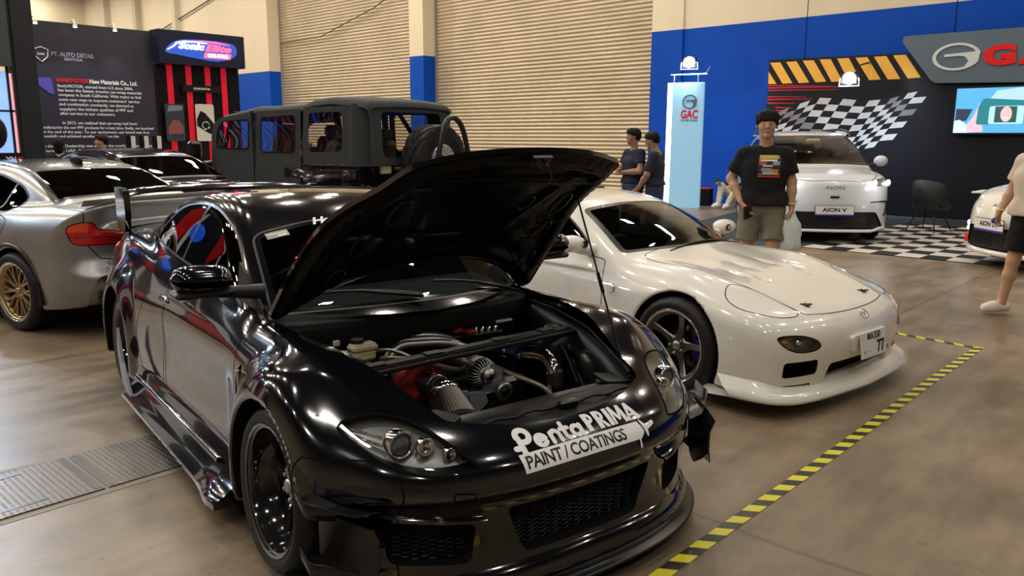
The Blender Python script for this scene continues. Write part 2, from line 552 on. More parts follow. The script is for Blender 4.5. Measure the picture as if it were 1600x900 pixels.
def flat_frame(o, ux, uy):
    o = np.array(o, float); ux = np.array(ux, float); uy = np.array(uy, float)
    ux /= np.linalg.norm(ux); uy = uy - ux * (uy @ ux); uy /= np.linalg.norm(uy)
    return o, ux, uy, np.cross(ux, uy)
# ------------------------------------------------------------------ car body library
def car_F(S):
    wheels = S['wheels']
    def F(x, y, z, wells=True, gh=True, extra=True):
        ay = np.abs(y)
        w = cs(x, S['W']) * cs(z, S['sec'])
        for (wx, wz, R, amp, sx, sz) in S.get('bulge', []):
            w = w + amp * np.exp(-((x - wx) / sx) ** 2) * sstep(z, wz - sz, wz) * (1 - sstep(z, wz + R * 0.55, wz + R * 1.35))
        side = ay - w
        cf = cs(ay, S['CF']); cr = cs(ay, S['CR'])
        nose = x - (cs(z, S['XF']) - cf)
        tail = (cs(z, S['XR']) + cr) - x
        g = np.clip(ay / S.get('ye', 0.8), 0, 1.15) ** S.get('pe', 2.6)
        zt = cs(x, S['ZC']) * (1 - g) + cs(x, S['ZE']) * g
        for (cx, cy, amp, sx, sy) in S.get('crest', []):
            zt = zt + amp * np.exp(-((x - cx) / sx) ** 2 - ((ay - cy) / sy) ** 2)
        top = z - zt
        f = smax(side, top, S.get('kst', 0.09))
        f = smax(f, nose, S.get('kn', 0.08)); f = smax(f, tail, S.get('kt', 0.08))
        if extra and 'extra' in S: f = S['extra'](x, ay, z, f)
        f = smax(f, cs(x, S['ZB']) - z, 0.03)
        if gh and 'ZR' in S:
            kk = cs(x, S['KP'])
            zr = cs(x + kk * ay * ay, S['ZR']) - S.get('crown', 0.06) * ay * ay
            sg = ay - (cs(x, S['WB']) - S.get('tum', 0.42) * (z - S['zbelt']) - S.get('tum2', 0.2) * np.maximum(z - S['zbelt'], 0) ** 2)
            g2 = smax(z - zr, sg, S.get('kg', 0.08))
            g2 = smax(g2, (S['zbelt'] - 0.12) - z, 0.01)
            f = smin(f, g2, S.get('kgb', 0.035))
        if wells:
            for (wx, wz, R) in wheels:
                c = R - np.sqrt((x - wx) ** 2 + (z - wz) ** 2)
                c = np.minimum(c, ay - S.get('wellin', 0.52))
                f = smax(f, c, S.get('kw', 0.030))
        return f
    return F
def pick(sk, fn):
    """take the patch where fn<0 off the skin"""
    a, b, sg = split(sk, fn)
    return a, b, sg
def cut_wells(sk, S, root):
    """the skin inside the wheel arches becomes dark liner, one per side"""
    x, y, z = sk.V.T; f = np.full(len(x), 9.0)
    for (wx, wz, R) in S['wheels']:
        r = np.sqrt((x - wx) ** 2 + (z - wz) ** 2) + 1e-9
        f = np.minimum(f, r - R - .006)
    a, sk, _ = split(sk, f)
    if a is not None:
        for s in (-1, 1):
            q = side_of(a, s)
            if q is not None:
                fr, re, _ = split(q, lambda V: V[:, 0] * -1 - 1.3)
                for p in (fr, re):
                    if p is not None: skin_obj('wheel_arch_liner', p, M['well'], root)
    return sk
def side_of(sk, s):
    a, b, _ = split(sk, lambda V: -s * V[:, 1] + 0.0)
    return a
def yz_patch(poly, s=0, xmin=-99, xmax=99, ymir=True):
    """outline in the front view; s=+1/-1 left/right only, 0 both mirrored"""
    def fn(V):
        x, y, z = V.T
        yy = np.abs(y) if s == 0 else y * s
        if ymir is None: yy = y
        d = poly_sdf(yy, z, poly)
        return np.maximum(d, np.maximum(xmin - x, x - xmax))
    return fn
def xz_patch(poly, s=0, ymin=0.2, ymax=9):
    def fn(V):
        x, y, z = V.T
        yy = np.abs(y) if s == 0 else y * s
        return np.maximum(np.maximum(poly_sdf(x, z, poly), ymin - yy), yy - ymax)
    return fn
def xy_patch(poly, s=0, zmin=-9, zmax=9):
    def fn(V):
        x, y, z = V.T
        yy = np.abs(y) if s == 0 else y * s
        if s is None: yy = y
        return np.maximum(np.maximum(poly_sdf(x, yy, poly), zmin - z), z - zmax)
    return fn
def uv_patch(poly, o, u, v, wn=None, dmax=None):
    """outline in any oblique view: coordinates along u and v from o"""
    o, u, v, w = flat_frame(o, u, v)
    def fn(V):
        d = V - o
        f = poly_sdf(d @ u, d @ v, poly)
        if dmax is not None: f = np.maximum(f, np.abs(d @ w) - dmax)
        return f
    return fn
def mirror_fn(fn):
    def g(V):
        V = V.copy(); V[:, 1] *= -1
        return fn(V)
    return g
def sub(sk, off):
    """the same patch moved inward along its normals"""
    return Skin(sk.V - sk.N * off, sk.N.copy(), sk.T.copy())
def recess(name, piece, segs, depth, parent, m_wall, m_back, off=None):
    back = piece.copy()
    if off is None: back.V = back.V - back.N * depth; w = wall_skin(segs, depth)
    else: back.V = back.V + np.array(off); w = wall_skin(segs, off)
    o = skin_obj(name, w, m_wall, parent)
    b = skin_obj(name + '_back', back, m_back, parent) if m_back else None
    return o, b

def tyre_mb(R, rr, w, tread='road', n=96):
    """tyre as a lathe with cut tread, axis y, outer face at -w/2"""
    h = w / 2
    prof = [(rr - 0.012, -h + 0.028), (rr + 0.004, -h + 0.010), (rr + 0.5 * (R - rr), -h - 0.002), (R - 0.022, -h + 0.012), (R - 0.007, -h + 0.030), (R, -h + 0.055)]
    k = 14
    mid = [(R, -h + 0.055 + (w - 0.11) * i / k) for i in range(1, k)]
    prof = prof + mid + [(r, -o) for (r, o) in prof[::-1]]
    m = len(prof); V = []
    for i, (r, o) in enumerate(prof):
        for j in range(n):
            a = 2 * PI * j / n; rr_ = r
            if tread == 'road':
                if 5 < i < m - 6:
                    q = i - 6
                    if q in (2, 6, 10): rr_ -= 0.007
                    elif (j + q * (1 if q < 7 else -1)) % 4 == 0: rr_ -= 0.006
                if i in (3, 4, m - 4, m - 5) and j % 4 == 0: rr_ -= 0.004
            elif tread == 'mud':
                if 2 < i < m - 3:
                    q = abs(i - m / 2)
                    if ((j + int(q * 0.9)) % 6) < 2: rr_ -= 0.022
                    if q < 1: rr_ -= 0.02
            V.append((rr_ * math.cos(a), o, rr_ * math.sin(a)))
    mb = MB()
    F = []
    for i in range(m - 1):
        for j in range(n):
            F.append((i * n + j, i * n + (j + 1) % n, (i + 1) * n + (j + 1) % n, (i + 1) * n + j))
    mb.add(V, F, 0, tread != 'mud')
    return mb
def wheel(parent, x, y, z, R, rr, w, style, mats, camber=0.0, steer=0.0, spin=0.0, tread='road', name='wheel', caps=True, caliper=None):
    """y<0: outer face towards -y; mats: rim, lip, spoke, cap"""
    s = -1 if y < 0 else 1
    e = part_empty(name, parent, (x, y, z), (camber * s, 0, steer + (PI if s > 0 else 0)))
    # built with the outer face at -y
    tyre_mb(R, rr, w, tread).build('tyre', M['rubber'], e)
    h = w / 2; rim = MB()
    rim.lathe([(rr - 0.002, -h + 0.012), (rr + 0.006, -h + 0.004), (rr + 0.006, -h + 0.014), (rr - 0.012, -h + 0.018)], 64, 'y', mi=1)
    rim.lathe([(rr - 0.012, -h + 0.018), (rr - 0.018, -h + 0.04), (rr - 0.022, -h + style.get('dish', 0.06)), (rr - 0.034, -h + style.get('dish', 0.06) + 0.012), (rr - 0.036, h - 0.03), (rr, h - 0.006)], 64, 'y', mi=0)
    rim.build('rim', [mats[0], mats[1]], e)
    n = style['n']; dish = style.get('dish', 0.06); yc = -h + dish + style.get('conc', 0.03)
    r1 = rr - 0.028; ye = -h + dish + 0.004
    sp = MB()
    if style['kind'] == 'five':
        for k in range(n):
            a = spin + 2 * PI * k / n
            rs = np.linspace(0.055, r1, 7); V = []
            for i, r in enumerate(rs):
                t = i / 6
                wd = style.get('w0', 0.034) * (1 - t) + style.get('w1', 0.030) * t - 0.008 * math.sin(PI * t)
                yo = yc + (ye - yc) * t + 0.012 * math.sin(PI * t)
                th = 0.035
                for (du, dy) in ((-wd, 0.006), (-wd * 0.7, 0), (wd * 0.7, 0), (wd, 0.006), (wd * 0.8, th), (-wd * 0.8, th)):
                    V.append((r * math.cos(a) - du * math.sin(a), yo + dy, r * math.sin(a) + du * math.cos(a)))
            F = []
            for i in range(6):
                for j in range(6): F.append((i * 6 + j, i * 6 + (j + 1) % 6, (i + 1) * 6 + (j + 1) % 6, (i + 1) * 6 + j))
            sp.add(V, F, 0, False)
    else:
        for k in range(n):
            for q in (-1, 1):
                a = spin + 2 * PI * k / n; V = []
                for i in range(6):
                    t = i / 5; r = 0.06 + (r1 - 0.06) * t; aa = a + q * (0.02 + 0.13 * t)
                    wd = 0.0085 + 0.002 * abs(2 * t - 1); yo = yc + (ye - yc) * t ** 0.7
                    for (du, dy) in ((-wd, 0.004), (0, 0), (wd, 0.004), (wd, 0.03), (-wd, 0.03)):
                        V.append((r * math.cos(aa) - du * math.sin(aa), yo + dy, r * math.sin(aa) + du * math.cos(aa)))
                F = []
                for i in range(5):
                    for j in range(5): F.append((i * 5 + j, i * 5 + (j + 1) % 5, (i + 1) * 5 + (j + 1) % 5, (i + 1) * 5 + j))
                sp.add(V, F, 0, False)
    sp.lathe([(0.0, yc + 0.004), (0.05, yc + 0.002), (0.072, yc + 0.008), (0.075, yc + 0.05), (0.0, yc + 0.05)], 32, 'y')
    sp.build('spokes', mats[2], e)
    MB().lathe([(0.0, yc - 0.012), (0.022, yc - 0.010), (0.030, yc - 0.004), (0.031, yc + 0.006)], 24, 'y').build('centre_cap', mats[3], e)
    for k in range(5):
        a = spin + 2 * PI * (k + 0.5) / 5; lg = style.get('lug', 1)
        MB().lathe([(0, -0.012 * lg), (0.007, -0.012 * lg), (0.009, 0.0), (0.009, 0.01)], 8, 'y', c=(0.052 * math.cos(a), yc, 0.052 * math.sin(a))).build('lug_nut', mats[3] if caps else mats[2], e)
    bd = MB().lathe([(0.05, 0.0), (rr * 0.72, 0.0), (rr * 0.72, 0.022), (0.05, 0.022)], 48, 'y', c=(0, 0.01, 0))
    bd.build('brake_disc', M['dark_metal'], e)
    if caliper:
        c = MB(); c.lathe([(rr * 0.5, -0.012), (rr * 0.80, -0.012), (rr * 0.82, 0.03), (rr * 0.5, 0.03)], 12, 'y', a0=-0.5, a1=0.6)
        c.build('brake_caliper', caliper, e)
    MB().lathe([(0, 0.05), (rr * 0.95, 0.05)], 24, 'y').build('inner_barrel', M['well'], e)
    return e
def seat(parent, x, y, z, m, head=True, rot=0.12):
    mb = MB()
    mb.box((x + 0.02, y, z + 0.08), (0.50, 0.48, 0.16), bev=0.05)
    mb.box((x - 0.27, y, z + 0.40), (0.14, 0.46, 0.58), rot=(0, -rot, 0), bev=0.06)
    o = mb.build('seat', m, parent)
    if head: MB().box((x - 0.33, y, z + 0.76), (0.09, 0.24, 0.16), rot=(0, -rot, 0), bev=0.04).build('headrest', m, o)
    return o
def dashboard(parent, x, w, z, m, right_hand=True):
    mb = MB(); pts = []
    prof = [(x + 0.42, z - 0.02), (x + 0.30, z + 0.015), (x + 0.12, z + 0.03), (x, z + 0.0), (x - 0.03, z - 0.10), (x + 0.03, z - 0.30), (x + 0.2, z - 0.36)]
    V = []
    for i in range(9):
        y = -w + 2 * w * i / 8
        for (a, b) in prof: V.append((a - 0.06 * (y / w) ** 2, y, b - 0.012 * (y / w) ** 2))
    mb.grid(V, 9, len(prof))
    d = mb.build('dashboard', m, parent)
    s = -1 if right_hand else 1
    st = MB(); ys = 0.36 * s
    a = np.linspace(0, 2 * PI, 33)[:-1]
    c, u, v, w_ = flat_frame((x - 0.16, ys, z - 0.06), (0, 1, 0), (0.35, 0, 0.94))
    st.tube([c + 0.18 * (math.cos(t) * u + math.sin(t) * v) for t in a], 0.014, 8, closed=True)
    st.tube([c - 0.17 * u, c + 0.17 * u], 0.012, 6); st.tube([c, c + np.array((0.25, 0, -0.05))], 0.03, 8)
    st.build('steering_wheel', M['satin_black'], parent)
    return d
def tub(parent, x0, x1, w, z0, z1, m, t=0.02):
    """dark cabin floor and walls so that the glass looks into a closed room"""
    mb = MB()
    mb.box(((x0 + x1) / 2, 0, z0), (x1 - x0, 2 * w, t))
    for s in (-1, 1): mb.box(((x0 + x1) / 2, s * w, (z0 + z1) / 2), (x1 - x0, t, z1 - z0))
    mb.box((x0, 0, (z0 + z1) / 2), (t, 2 * w, z1 - z0)); mb.box((x1, 0, (z0 + z1) / 2), (t, 2 * w, z1 - z0))
    return mb.build('cabin_tub', m, parent)
def surf_text(F, V, Fc, frame, name, m, parent, lift=0.0015, subdiv=1, it=6, direction=None):
    """lay flat lettering onto an implicit surface along the frame's normal"""
    o, u, v, w = frame
    bm = bmesh.new()
    vs = [bm.verts.new((p[0], p[1], 0)) for p in V]
    for f in Fc:
        try: bm.faces.new([vs[i] for i in f])
        except ValueError: pass
    bmesh.ops.triangulate(bm, faces=bm.faces)
    for _ in range(subdiv):
        long_e = [e for e in bm.edges if e.calc_length() > 0.02]
        if long_e: bmesh.ops.subdivide_edges(bm, edges=long_e, cuts=1, use_grid_fill=False)
        bmesh.ops.triangulate(bm, faces=[f for f in bm.faces if len(f.verts) > 3])
    bm.verts.index_update()
    P = np.array([q.co[:] for q in bm.verts]); T = np.array([[q.index for q in f.verts] for f in bm.faces])
    bm.free()
    W = o + P[:, :1] * u + P[:, 1:2] * v
    d = w if direction is None else np.array(direction, float) / np.linalg.norm(direction)
    W = W + d * 0.25
    t = np.zeros(len(W)); hit = np.zeros(len(W), bool)
    for _ in range(40):
        q = W - d * t[:, None]; f = F(*q.T)
        t = t + np.clip(f * 0.7, -0.05, 0.05)
    q = W - d * t[:, None]; g = grad(F, q); N = g / np.linalg.norm(g, axis=1)[:, None]
    return skin_obj(name, Skin(q + N * lift, N, T), m, parent)
# ------------------------------------------------------------------ setting: hall shell
def nt_mat(name):
    m = new_mat(name); nt = m.node_tree; return m, nt, nt.nodes['Principled BSDF']
def N(nt, t, **kw):
    n = nt.nodes.new(t)
    for k, v in kw.items(): setattr(n, k, v)
    return n
def floor_material():
    m, nt, b = nt_mat('polished_concrete')
    L = nt.links
    tc = N(nt, 'ShaderNodeTexCoord')
    n1 = N(nt, 'ShaderNodeTexNoise'); n1.inputs['Scale'].default_value = .55; n1.inputs['Detail'].default_value = 6; n1.inputs['Roughness'].default_value = .6
    mp = N(nt, 'ShaderNodeMapping'); mp.inputs['Scale'].default_value = (3.2, .9, 1)
    n2 = N(nt, 'ShaderNodeTexNoise'); n2.inputs['Scale'].default_value = 1.6; n2.inputs['Detail'].default_value = 8; n2.inputs['Roughness'].default_value = .65
    n3 = N(nt, 'ShaderNodeTexNoise'); n3.inputs['Scale'].default_value = 14; n3.inputs['Detail'].default_value = 5
    L.new(tc.outputs['Object'], n1.inputs['Vector']); L.new(tc.outputs['Object'], mp.inputs[0]); L.new(mp.outputs[0], n2.inputs['Vector']); L.new(tc.outputs['Object'], n3.inputs['Vector'])
    r1 = N(nt, 'ShaderNodeValToRGB'); r1.color_ramp.elements[0].position = .33; r1.color_ramp.elements[0].color = (.150, .112, .072, 1); r1.color_ramp.elements[1].position = .68; r1.color_ramp.elements[1].color = (.31, .240, .165, 1)
    L.new(n1.outputs[0], r1.inputs[0])
    r2 = N(nt, 'ShaderNodeValToRGB'); r2.color_ramp.elements[0].position = .36; r2.color_ramp.elements[0].color = (.52, .50, .48, 1); r2.color_ramp.elements[1].position = .62; r2.color_ramp.elements[1].color = (1.08, 1.05, 1.0, 1)
    L.new(n2.outputs[0], r2.inputs[0])
    mx = N(nt, 'ShaderNodeMix', data_type='RGBA', blend_type='MULTIPLY'); mx.inputs[0].default_value = .75
    L.new(r1.outputs[0], mx.inputs[6]); L.new(r2.outputs[0], mx.inputs[7])
    # small dark pits
    r3 = N(nt, 'ShaderNodeValToRGB'); r3.color_ramp.elements[0].position = .30; r3.color_ramp.elements[0].color = (.45, .42, .4, 1); r3.color_ramp.elements[1].position = .36; r3.color_ramp.elements[1].color = (1, 1, 1, 1)
    L.new(n3.outputs[0], r3.inputs[0])
    mx2 = N(nt, 'ShaderNodeMix', data_type='RGBA', blend_type='MULTIPLY'); mx2.inputs[0].default_value = .45
    L.new(mx.outputs[2], mx2.inputs[6]); L.new(r3.outputs[0], mx2.inputs[7])
    # saw-cut joints
    sx = N(nt, 'ShaderNodeSeparateXYZ'); wv = N(nt, 'ShaderNodeTexNoise'); wv.inputs['Scale'].default_value = 2.5
    L.new(tc.outputs['Object'], sx.inputs[0]); L.new(tc.outputs['Object'], wv.inputs['Vector'])
    acc = None
    for ax, per, off in (('X', 4.1, 2.32), ('Y', 4.9, 1.9)):
        a = N(nt, 'ShaderNodeMath', operation='ADD'); a.inputs[1].default_value = off + 100 * per; L.new(sx.outputs[ax], a.inputs[0])
        w = N(nt, 'ShaderNodeMath', operation='MULTIPLY_ADD'); w.inputs[1].default_value = .05; L.new(wv.outputs[0], w.inputs[0]); L.new(a.outputs[0], w.inputs[2])
        md = N(nt, 'ShaderNodeMath', operation='PINGPONG'); md.inputs[1].default_value = per / 2; L.new(w.outputs[0], md.inputs[0])
        st = N(nt, 'ShaderNodeMapRange'); st.inputs[1].default_value = .004; st.inputs[2].default_value = .022; st.inputs[3].default_value = .62; st.inputs[4].default_value = 1.0; L.new(md.outputs[0], st.inputs[0])
        if acc is None: acc = st.outputs[0]
        else:
            q = N(nt, 'ShaderNodeMath', operation='MULTIPLY'); L.new(acc, q.inputs[0]); L.new(st.outputs[0], q.inputs[1]); acc = q.outputs[0]
    mx3 = N(nt, 'ShaderNodeMix', data_type='RGBA', blend_type='MULTIPLY'); mx3.inputs[0].default_value = 1
    cb = N(nt, 'ShaderNodeCombineColor'); 
    for i in range(3): L.new(acc, cb.inputs[i])
    L.new(mx2.outputs[2], mx3.inputs[6]); L.new(cb.outputs[0], mx3.inputs[7]); L.new(mx3.outputs[2], b.inputs['Base Color'])
    rr = N(nt, 'ShaderNodeMapRange'); rr.inputs[3].default_value = .22; rr.inputs[4].default_value = .50; L.new(n2.outputs[0], rr.inputs[0]); L.new(rr.outputs[0], b.inputs['Roughness'])
    b.inputs['Specular IOR Level'].default_value = .55
    bp = N(nt, 'ShaderNodeBump'); bp.inputs['Strength'].default_value = .06; bp.inputs['Distance'].default_value = .02; L.new(n3.outputs[0], bp.inputs['Height']); L.new(bp.outputs[0], b.inputs['Normal'])
    return m
def noise_mat(name, c0, c1, scale, rough=.7, stretch=(1, 1, 1), detail=4, **kw):
    m, nt, b = nt_mat(name); L = nt.links
    tc = N(nt, 'ShaderNodeTexCoord'); mp = N(nt, 'ShaderNodeMapping'); mp.inputs['Scale'].default_value = stretch
    n = N(nt, 'ShaderNodeTexNoise'); n.inputs['Scale'].default_value = scale; n.inputs['Detail'].default_value = detail
    r = N(nt, 'ShaderNodeValToRGB'); r.color_ramp.elements[0].position = .35; r.color_ramp.elements[1].position = .65
    r.color_ramp.elements[0].color = (*c0, 1); r.color_ramp.elements[1].color = (*c1, 1)
    L.new(tc.outputs['Object'], mp.inputs[0]); L.new(mp.outputs[0], n.inputs['Vector']); L.new(n.outputs[0], r.inputs[0]); L.new(r.outputs[0], b.inputs['Base Color'])
    b.inputs['Roughness'].default_value = rough
    for k, v in kw.items(): b.inputs[k].default_value = v
    return m
M['floor'] = floor_material()
M['cream_wall'] = noise_mat('cream_wall_paint', (.58, .51, .38), (.64, .56, .43), .5, .75, (1, 1, .15))
M['blue_wall'] = noise_mat('blue_wall_paint', (.0, .050, .36), (.0, .060, .41), .4, .6, **{'Specular IOR Level': .15})
M['shutter'] = noise_mat('galvanised_shutter', (.40, .335, .235), (.46, .385, .28), .9, .42, (1, 1, 1), 3, Metallic=.35)
M['shutter_frame'] = mat('shutter_frame', (.22, .20, .16), .5)
M['ceiling'] = mat('dark_ceiling', (.035, .035, .04), .9)
YW = 18.9
def structure_box(name, lo, hi, m):
    lo = np.array(lo, float); hi = np.array(hi, float)
    return structure(MB().box((lo + hi) / 2, hi - lo).build(name, m))
def build_shell():
    f = MB(); f.box((-17, 2.5, -.05), (70, 41, .1)); structure(f.build('floor', M['floor']))
    structure_box('ceiling', (-52, -18, 13), (18, 23, 13.2), M['ceiling'])
    ZB = 4.45
    # the shutter wall, two colours
    def wallpiece(n, x0, x1, y0=YW, y1=YW + .7, zb=True):
        structure_box(n, (x0, y0, ZB), (x1, y1, 13), M['cream_wall']); structure_box(n, (x0, y0, 0), (x1, y1, ZB), M['blue_wall'])
    wallpiece('wall_back', -52, -31.75); wallpiece('wall_back', -22.45, -21.72, YW, YW + .75); wallpiece('wall_back', -12.42, -11.47); wallpiece('wall_back', -11.47, 18, YW + .06, YW + .7)
    structure_box('wall_back', (-52, YW + .7, 0), (18, YW + .9, 13), M['cream_wall'])
    for x in (-8.2, -5.03, -1.9):
        structure_box('trim_1', (x, YW + .052, 0), (x + .012, YW + .06, 13), M['gap'])
    structure_box('wall_left', (-52, -18, 0), (-51.8, 23, 13), M['cream_wall'])
    structure_box('wall_right', (17.8, -18, 0), (18, 23, 13), M['cream_wall'])
    structure_box('wall_front', (-52, -18.2, 0), (18, -18, 13), M['cream_wall'])
    # roller shutters: curved slats
    for i, (x0, x1) in enumerate(((-31.75, -22.45), (-21.72, -12.42))):
        mb = MB(); z = 0; pitch = .118; V = []
        while z < 9.2:
            for k, (dz, dy) in enumerate(((0, 0), (.012, -.004), (.03, -.026), (.06, -.036), (.09, -.026), (.108, -.004))):
                V += [(x0, YW + .62 + dy, z + dz), (x1, YW + .62 + dy, z + dz)]
            z += pitch
        n = len(V) // 2
        mb.grid(V, n, 2)
        o = mb.build('roller_shutter', M['shutter'])
        tag(o, 'wide beige ribbed roller shutter right of the slim blue-based pillar' if i else 'beige ribbed roller shutter left of the slim blue-based pillar, behind the soft top', 'roller shutter')
        for x in (x0 + .04, x1 - .04):
            MB().box((x, YW + .575, 4.6), (.08, .07, 9.2)).build('guide_rail', M['shutter_frame'], o)
    tag(MB().tube([(-31.55, YW + .45, 5.6), (-28.5, YW + .45, 5.65), (-25, YW + .45, 6.4), (-22.6, YW + .45, 7.2)], .018, 6).build('cable', M['black_plastic']), 'thin dark cable slung across the left roller shutter', 'cable')
    # far columns and brackets over the stand
    for k, (x, w) in enumerate(((-49, .8), (-44.5, .4), (-40, .35))):
        structure_box('trim_2', (x, YW - .3, 0), (x + w, YW, 13), mat('column_paint', (.52 - .1 * (k == 1), .47 - .1 * (k == 1), .36 - .08 * (k == 1)), .7))
    pr = MB(); pr.tube([(-41.5, YW - .1, 7.0), (-36.2, YW - .1, 7.9)], .03, 6); tag(pr.build('wall_conduit', M['dark_metal']), 'thin slanting conduit on the cream wall above the text panel', 'pipe')
build_shell()
# ------------------------------------------------------------------ floor details
def stripes_mat():
    m, nt, b = nt_mat('hazard_tape'); L = nt.links
    tc = N(nt, 'ShaderNodeTexCoord'); sx = N(nt, 'ShaderNodeSeparateXYZ'); L.new(tc.outputs['Object'], sx.inputs[0])
    ad = N(nt, 'ShaderNodeMath', operation='MULTIPLY_ADD'); ad.inputs[1].default_value = -.62; L.new(sx.outputs[0], ad.inputs[0]); L.new(sx.outputs[1], ad.inputs[2])
    dv = N(nt, 'ShaderNodeMath', operation='DIVIDE'); dv.inputs[1].default_value = .150; L.new(ad.outputs[0], dv.inputs[0])
    fr = N(nt, 'ShaderNodeMath', operation='FRACT'); L.new(dv.outputs[0], fr.inputs[0])
    gt = N(nt, 'ShaderNodeMath', operation='GREATER_THAN'); gt.inputs[1].default_value = .5; L.new(fr.outputs[0], gt.inputs[0])
    mx = N(nt, 'ShaderNodeMix', data_type='RGBA'); mx.inputs[6].default_value = (.02, .02, .02, 1); mx.inputs[7].default_value = (.66, .60, .03, 1)
    L.new(gt.outputs[0], mx.inputs[0]); L.new(mx.outputs[2], b.inputs['Base Color']); b.inputs['Roughness'].default_value = .35
    return m
M['hazard'] = stripes_mat()
def tape(label, a, b_, w):
    a = np.array(a, float); b_ = np.array(b_, float); L = np.linalg.norm(b_ - a)
    mb = MB(); n = int(L / .3) + 2; V = []
    for k in range(n):
        y = L * k / (n - 1); o = .006 * math.sin(y * 2.1)
        V += [(-w / 2 + o, y, .0008), (w / 2 + o, y, .0008)]
    mb.grid(V, n, 2)
    o = mb.build('hazard_tape', M['hazard'], None, (a[0], a[1], .0015), (0, 0, -math.atan2(b_[0] - a[0], b_[1] - a[1])))
    tag(o, label, 'tape'); return o
tape('long yellow and black hazard tape running down the floor on the right', (-1.475, .4), (-1.475, 7.12), .066)
tape('short yellow and black hazard tape leading off behind the white coupe', (-1.50, 7.08), (-4.6, 7.42), .06)
def drain():
    mb = MB(); mb.box((-4.085, 2.0, .0008), (.64, 12, .0016)); structure(mb.build('trim_3', mat('trench_frame', (.20, .17, .13), .5)))
    m, nt, b = nt_mat('chequer_plate'); L = nt.links
    tc = N(nt, 'ShaderNodeTexCoord'); vo = N(nt, 'ShaderNodeTexVoronoi'); vo.inputs['Scale'].default_value = 38; vo.inputs['Randomness'].default_value = .0
    L.new(tc.outputs['Object'], vo.inputs['Vector'])
    mp = N(nt, 'ShaderNodeMapRange'); mp.inputs[1].default_value = .18; mp.inputs[2].default_value = .36; mp.inputs[3].default_value = 1; mp.inputs[4].default_value = 0
    L.new(vo.outputs['Distance'], mp.inputs[0]); bp = N(nt, 'ShaderNodeBump'); bp.inputs['Strength'].default_value = .9; bp.inputs['Distance'].default_value = .006; L.new(mp.outputs[0], bp.inputs['Height']); L.new(bp.outputs[0], b.inputs['Normal'])
    b.inputs['Base Color'].default_value = (.15, .13, .11, 1); b.inputs['Metallic'].default_value = .45; b.inputs['Roughness'].default_value = .38
    y = -2.2; first = None
    for k in range(9):
        L_ = 1.0
        if first is None:
            p = MB(); p.box((0, 0, .003), (.54, L_ - .015, .006), bev=.003); first = p.build('trench_cover', m); o = first
            tag(first, 'chequered steel cover plate over the floor trench left of the black coupe', 'drain cover', 'trench cover plates')
            for s in (-1, 1):
                hb = MB(); hb.box((.0, s * .47, .0066), (.50, .03, .0012)); hb.build('edge_bar', M['dark_metal'], first)
                hh = MB(); hh.box((s * .20, .1, .0066), (.02, .34, .0012)); hh.build('lifting_slot', M['dark_metal'], first)
        else: o = copy_tree(first)
        o.location = (-4.085, y + L_ * k, .0017)
drain()
# checkered mat and carpet of the stand
def checker_mat():
    m, nt, b = nt_mat('checkered_vinyl'); L = nt.links
    tc = N(nt, 'ShaderNodeTexCoord'); mp = N(nt, 'ShaderNodeMapping'); mp.inputs['Scale'].default_value = (1 / .337, 1 / .405, 1); mp.inputs['Location'].default_value = (0, 0, .5)
    ck = N(nt, 'ShaderNodeTexChecker'); ck.inputs['Scale'].default_value = 1.0; ck.inputs[1].default_value = (.012, .012, .014, 1); ck.inputs[2].default_value = (.60, .55, .50, 1)
    L.new(tc.outputs['Object'], mp.inputs[0]); L.new(mp.outputs[0], ck.inputs[0]); L.new(ck.outputs[0], b.inputs['Base Color']); b.inputs['Roughness'].default_value = .42; b.inputs['Specular IOR Level'].default_value = .3
    return m
M['checker'] = checker_mat()
c_ = MB(); c_.box((.337 * 3.5, .405 * 6, .002), (.337 * 15, .405 * 12, .004)); o = c_.build('checkered_mat', M['checker'], None, (-3.34 - .337, 12.03, .006)); tag(o, 'black and white checkered vinyl floor mat between the two white display cars', 'floor mat')
M['carpet'] = noise_mat('dark_carpet', (.010, .012, .016), (.018, .020, .026), 60, .9)
M['carpet_blue'] = noise_mat('blue_grey_carpet', (.012, .026, .038), (.018, .036, .050), 60, .95)
c_ = MB(); c_.box((-1.3, 15.3, .0025), (7.4, 6.6, .005)); o = c_.build('stand_carpet', M['carpet'], None); tag(o, 'black carpet laid in front of the dark racing backdrop', 'carpet')
c_ = MB(); c_.prism([(-7.6, 11.4), (-5.02, 11.9), (-5.02, 18.5), (-9.0, 18.5)], .0, .005, 'xy'); o = c_.build('aisle_carpet', M['carpet_blue']); tag(o, 'blue-grey carpet left of the white display car, behind the standing man', 'carpet')
MB_ = MB(); MB_.prism(rounded([(-.02, -.012), (.015, -.02), (.022, .008), (-.01, .016)], .006), 0, .002, 'xy'); o = MB_.build('paint_mark', M['sticker_red'], None, (-1.74, 2.42, .001)); tag(o, 'small orange mark on the floor beside the hazard tape', 'floor mark')
# ------------------------------------------------------------------ hall lamps, fixtures for the lights above
def lamps():
    first = None
    for gx, gy in LAMPS:
            if gx < -28 and gy < 8: continue
            if first is None:
                t = thing('high_bay_lamp', 'square white LED high bay lamp hanging from the dark hall ceiling', 'ceiling lamp', (0, 0, 0), 0, 'high bay lamps over the hall')
                MB().box((0, 0, .06), (.62, .62, .10), bev=.02).build('housing', M['black_plastic'], t)
                MB().tube([(0, 0, .1), (0, 0, 13 - LAMP_Z)], .012, 6).build('drop_rod', M['dark_metal'], t)
                MB().box((0, 0, .004), (.44, .44, .008)).build('diffuser', M['lamp_disc'], t); first = t
            else: t = copy_tree(first)
            t.location = (gx, gy, LAMP_Z)
lamps()
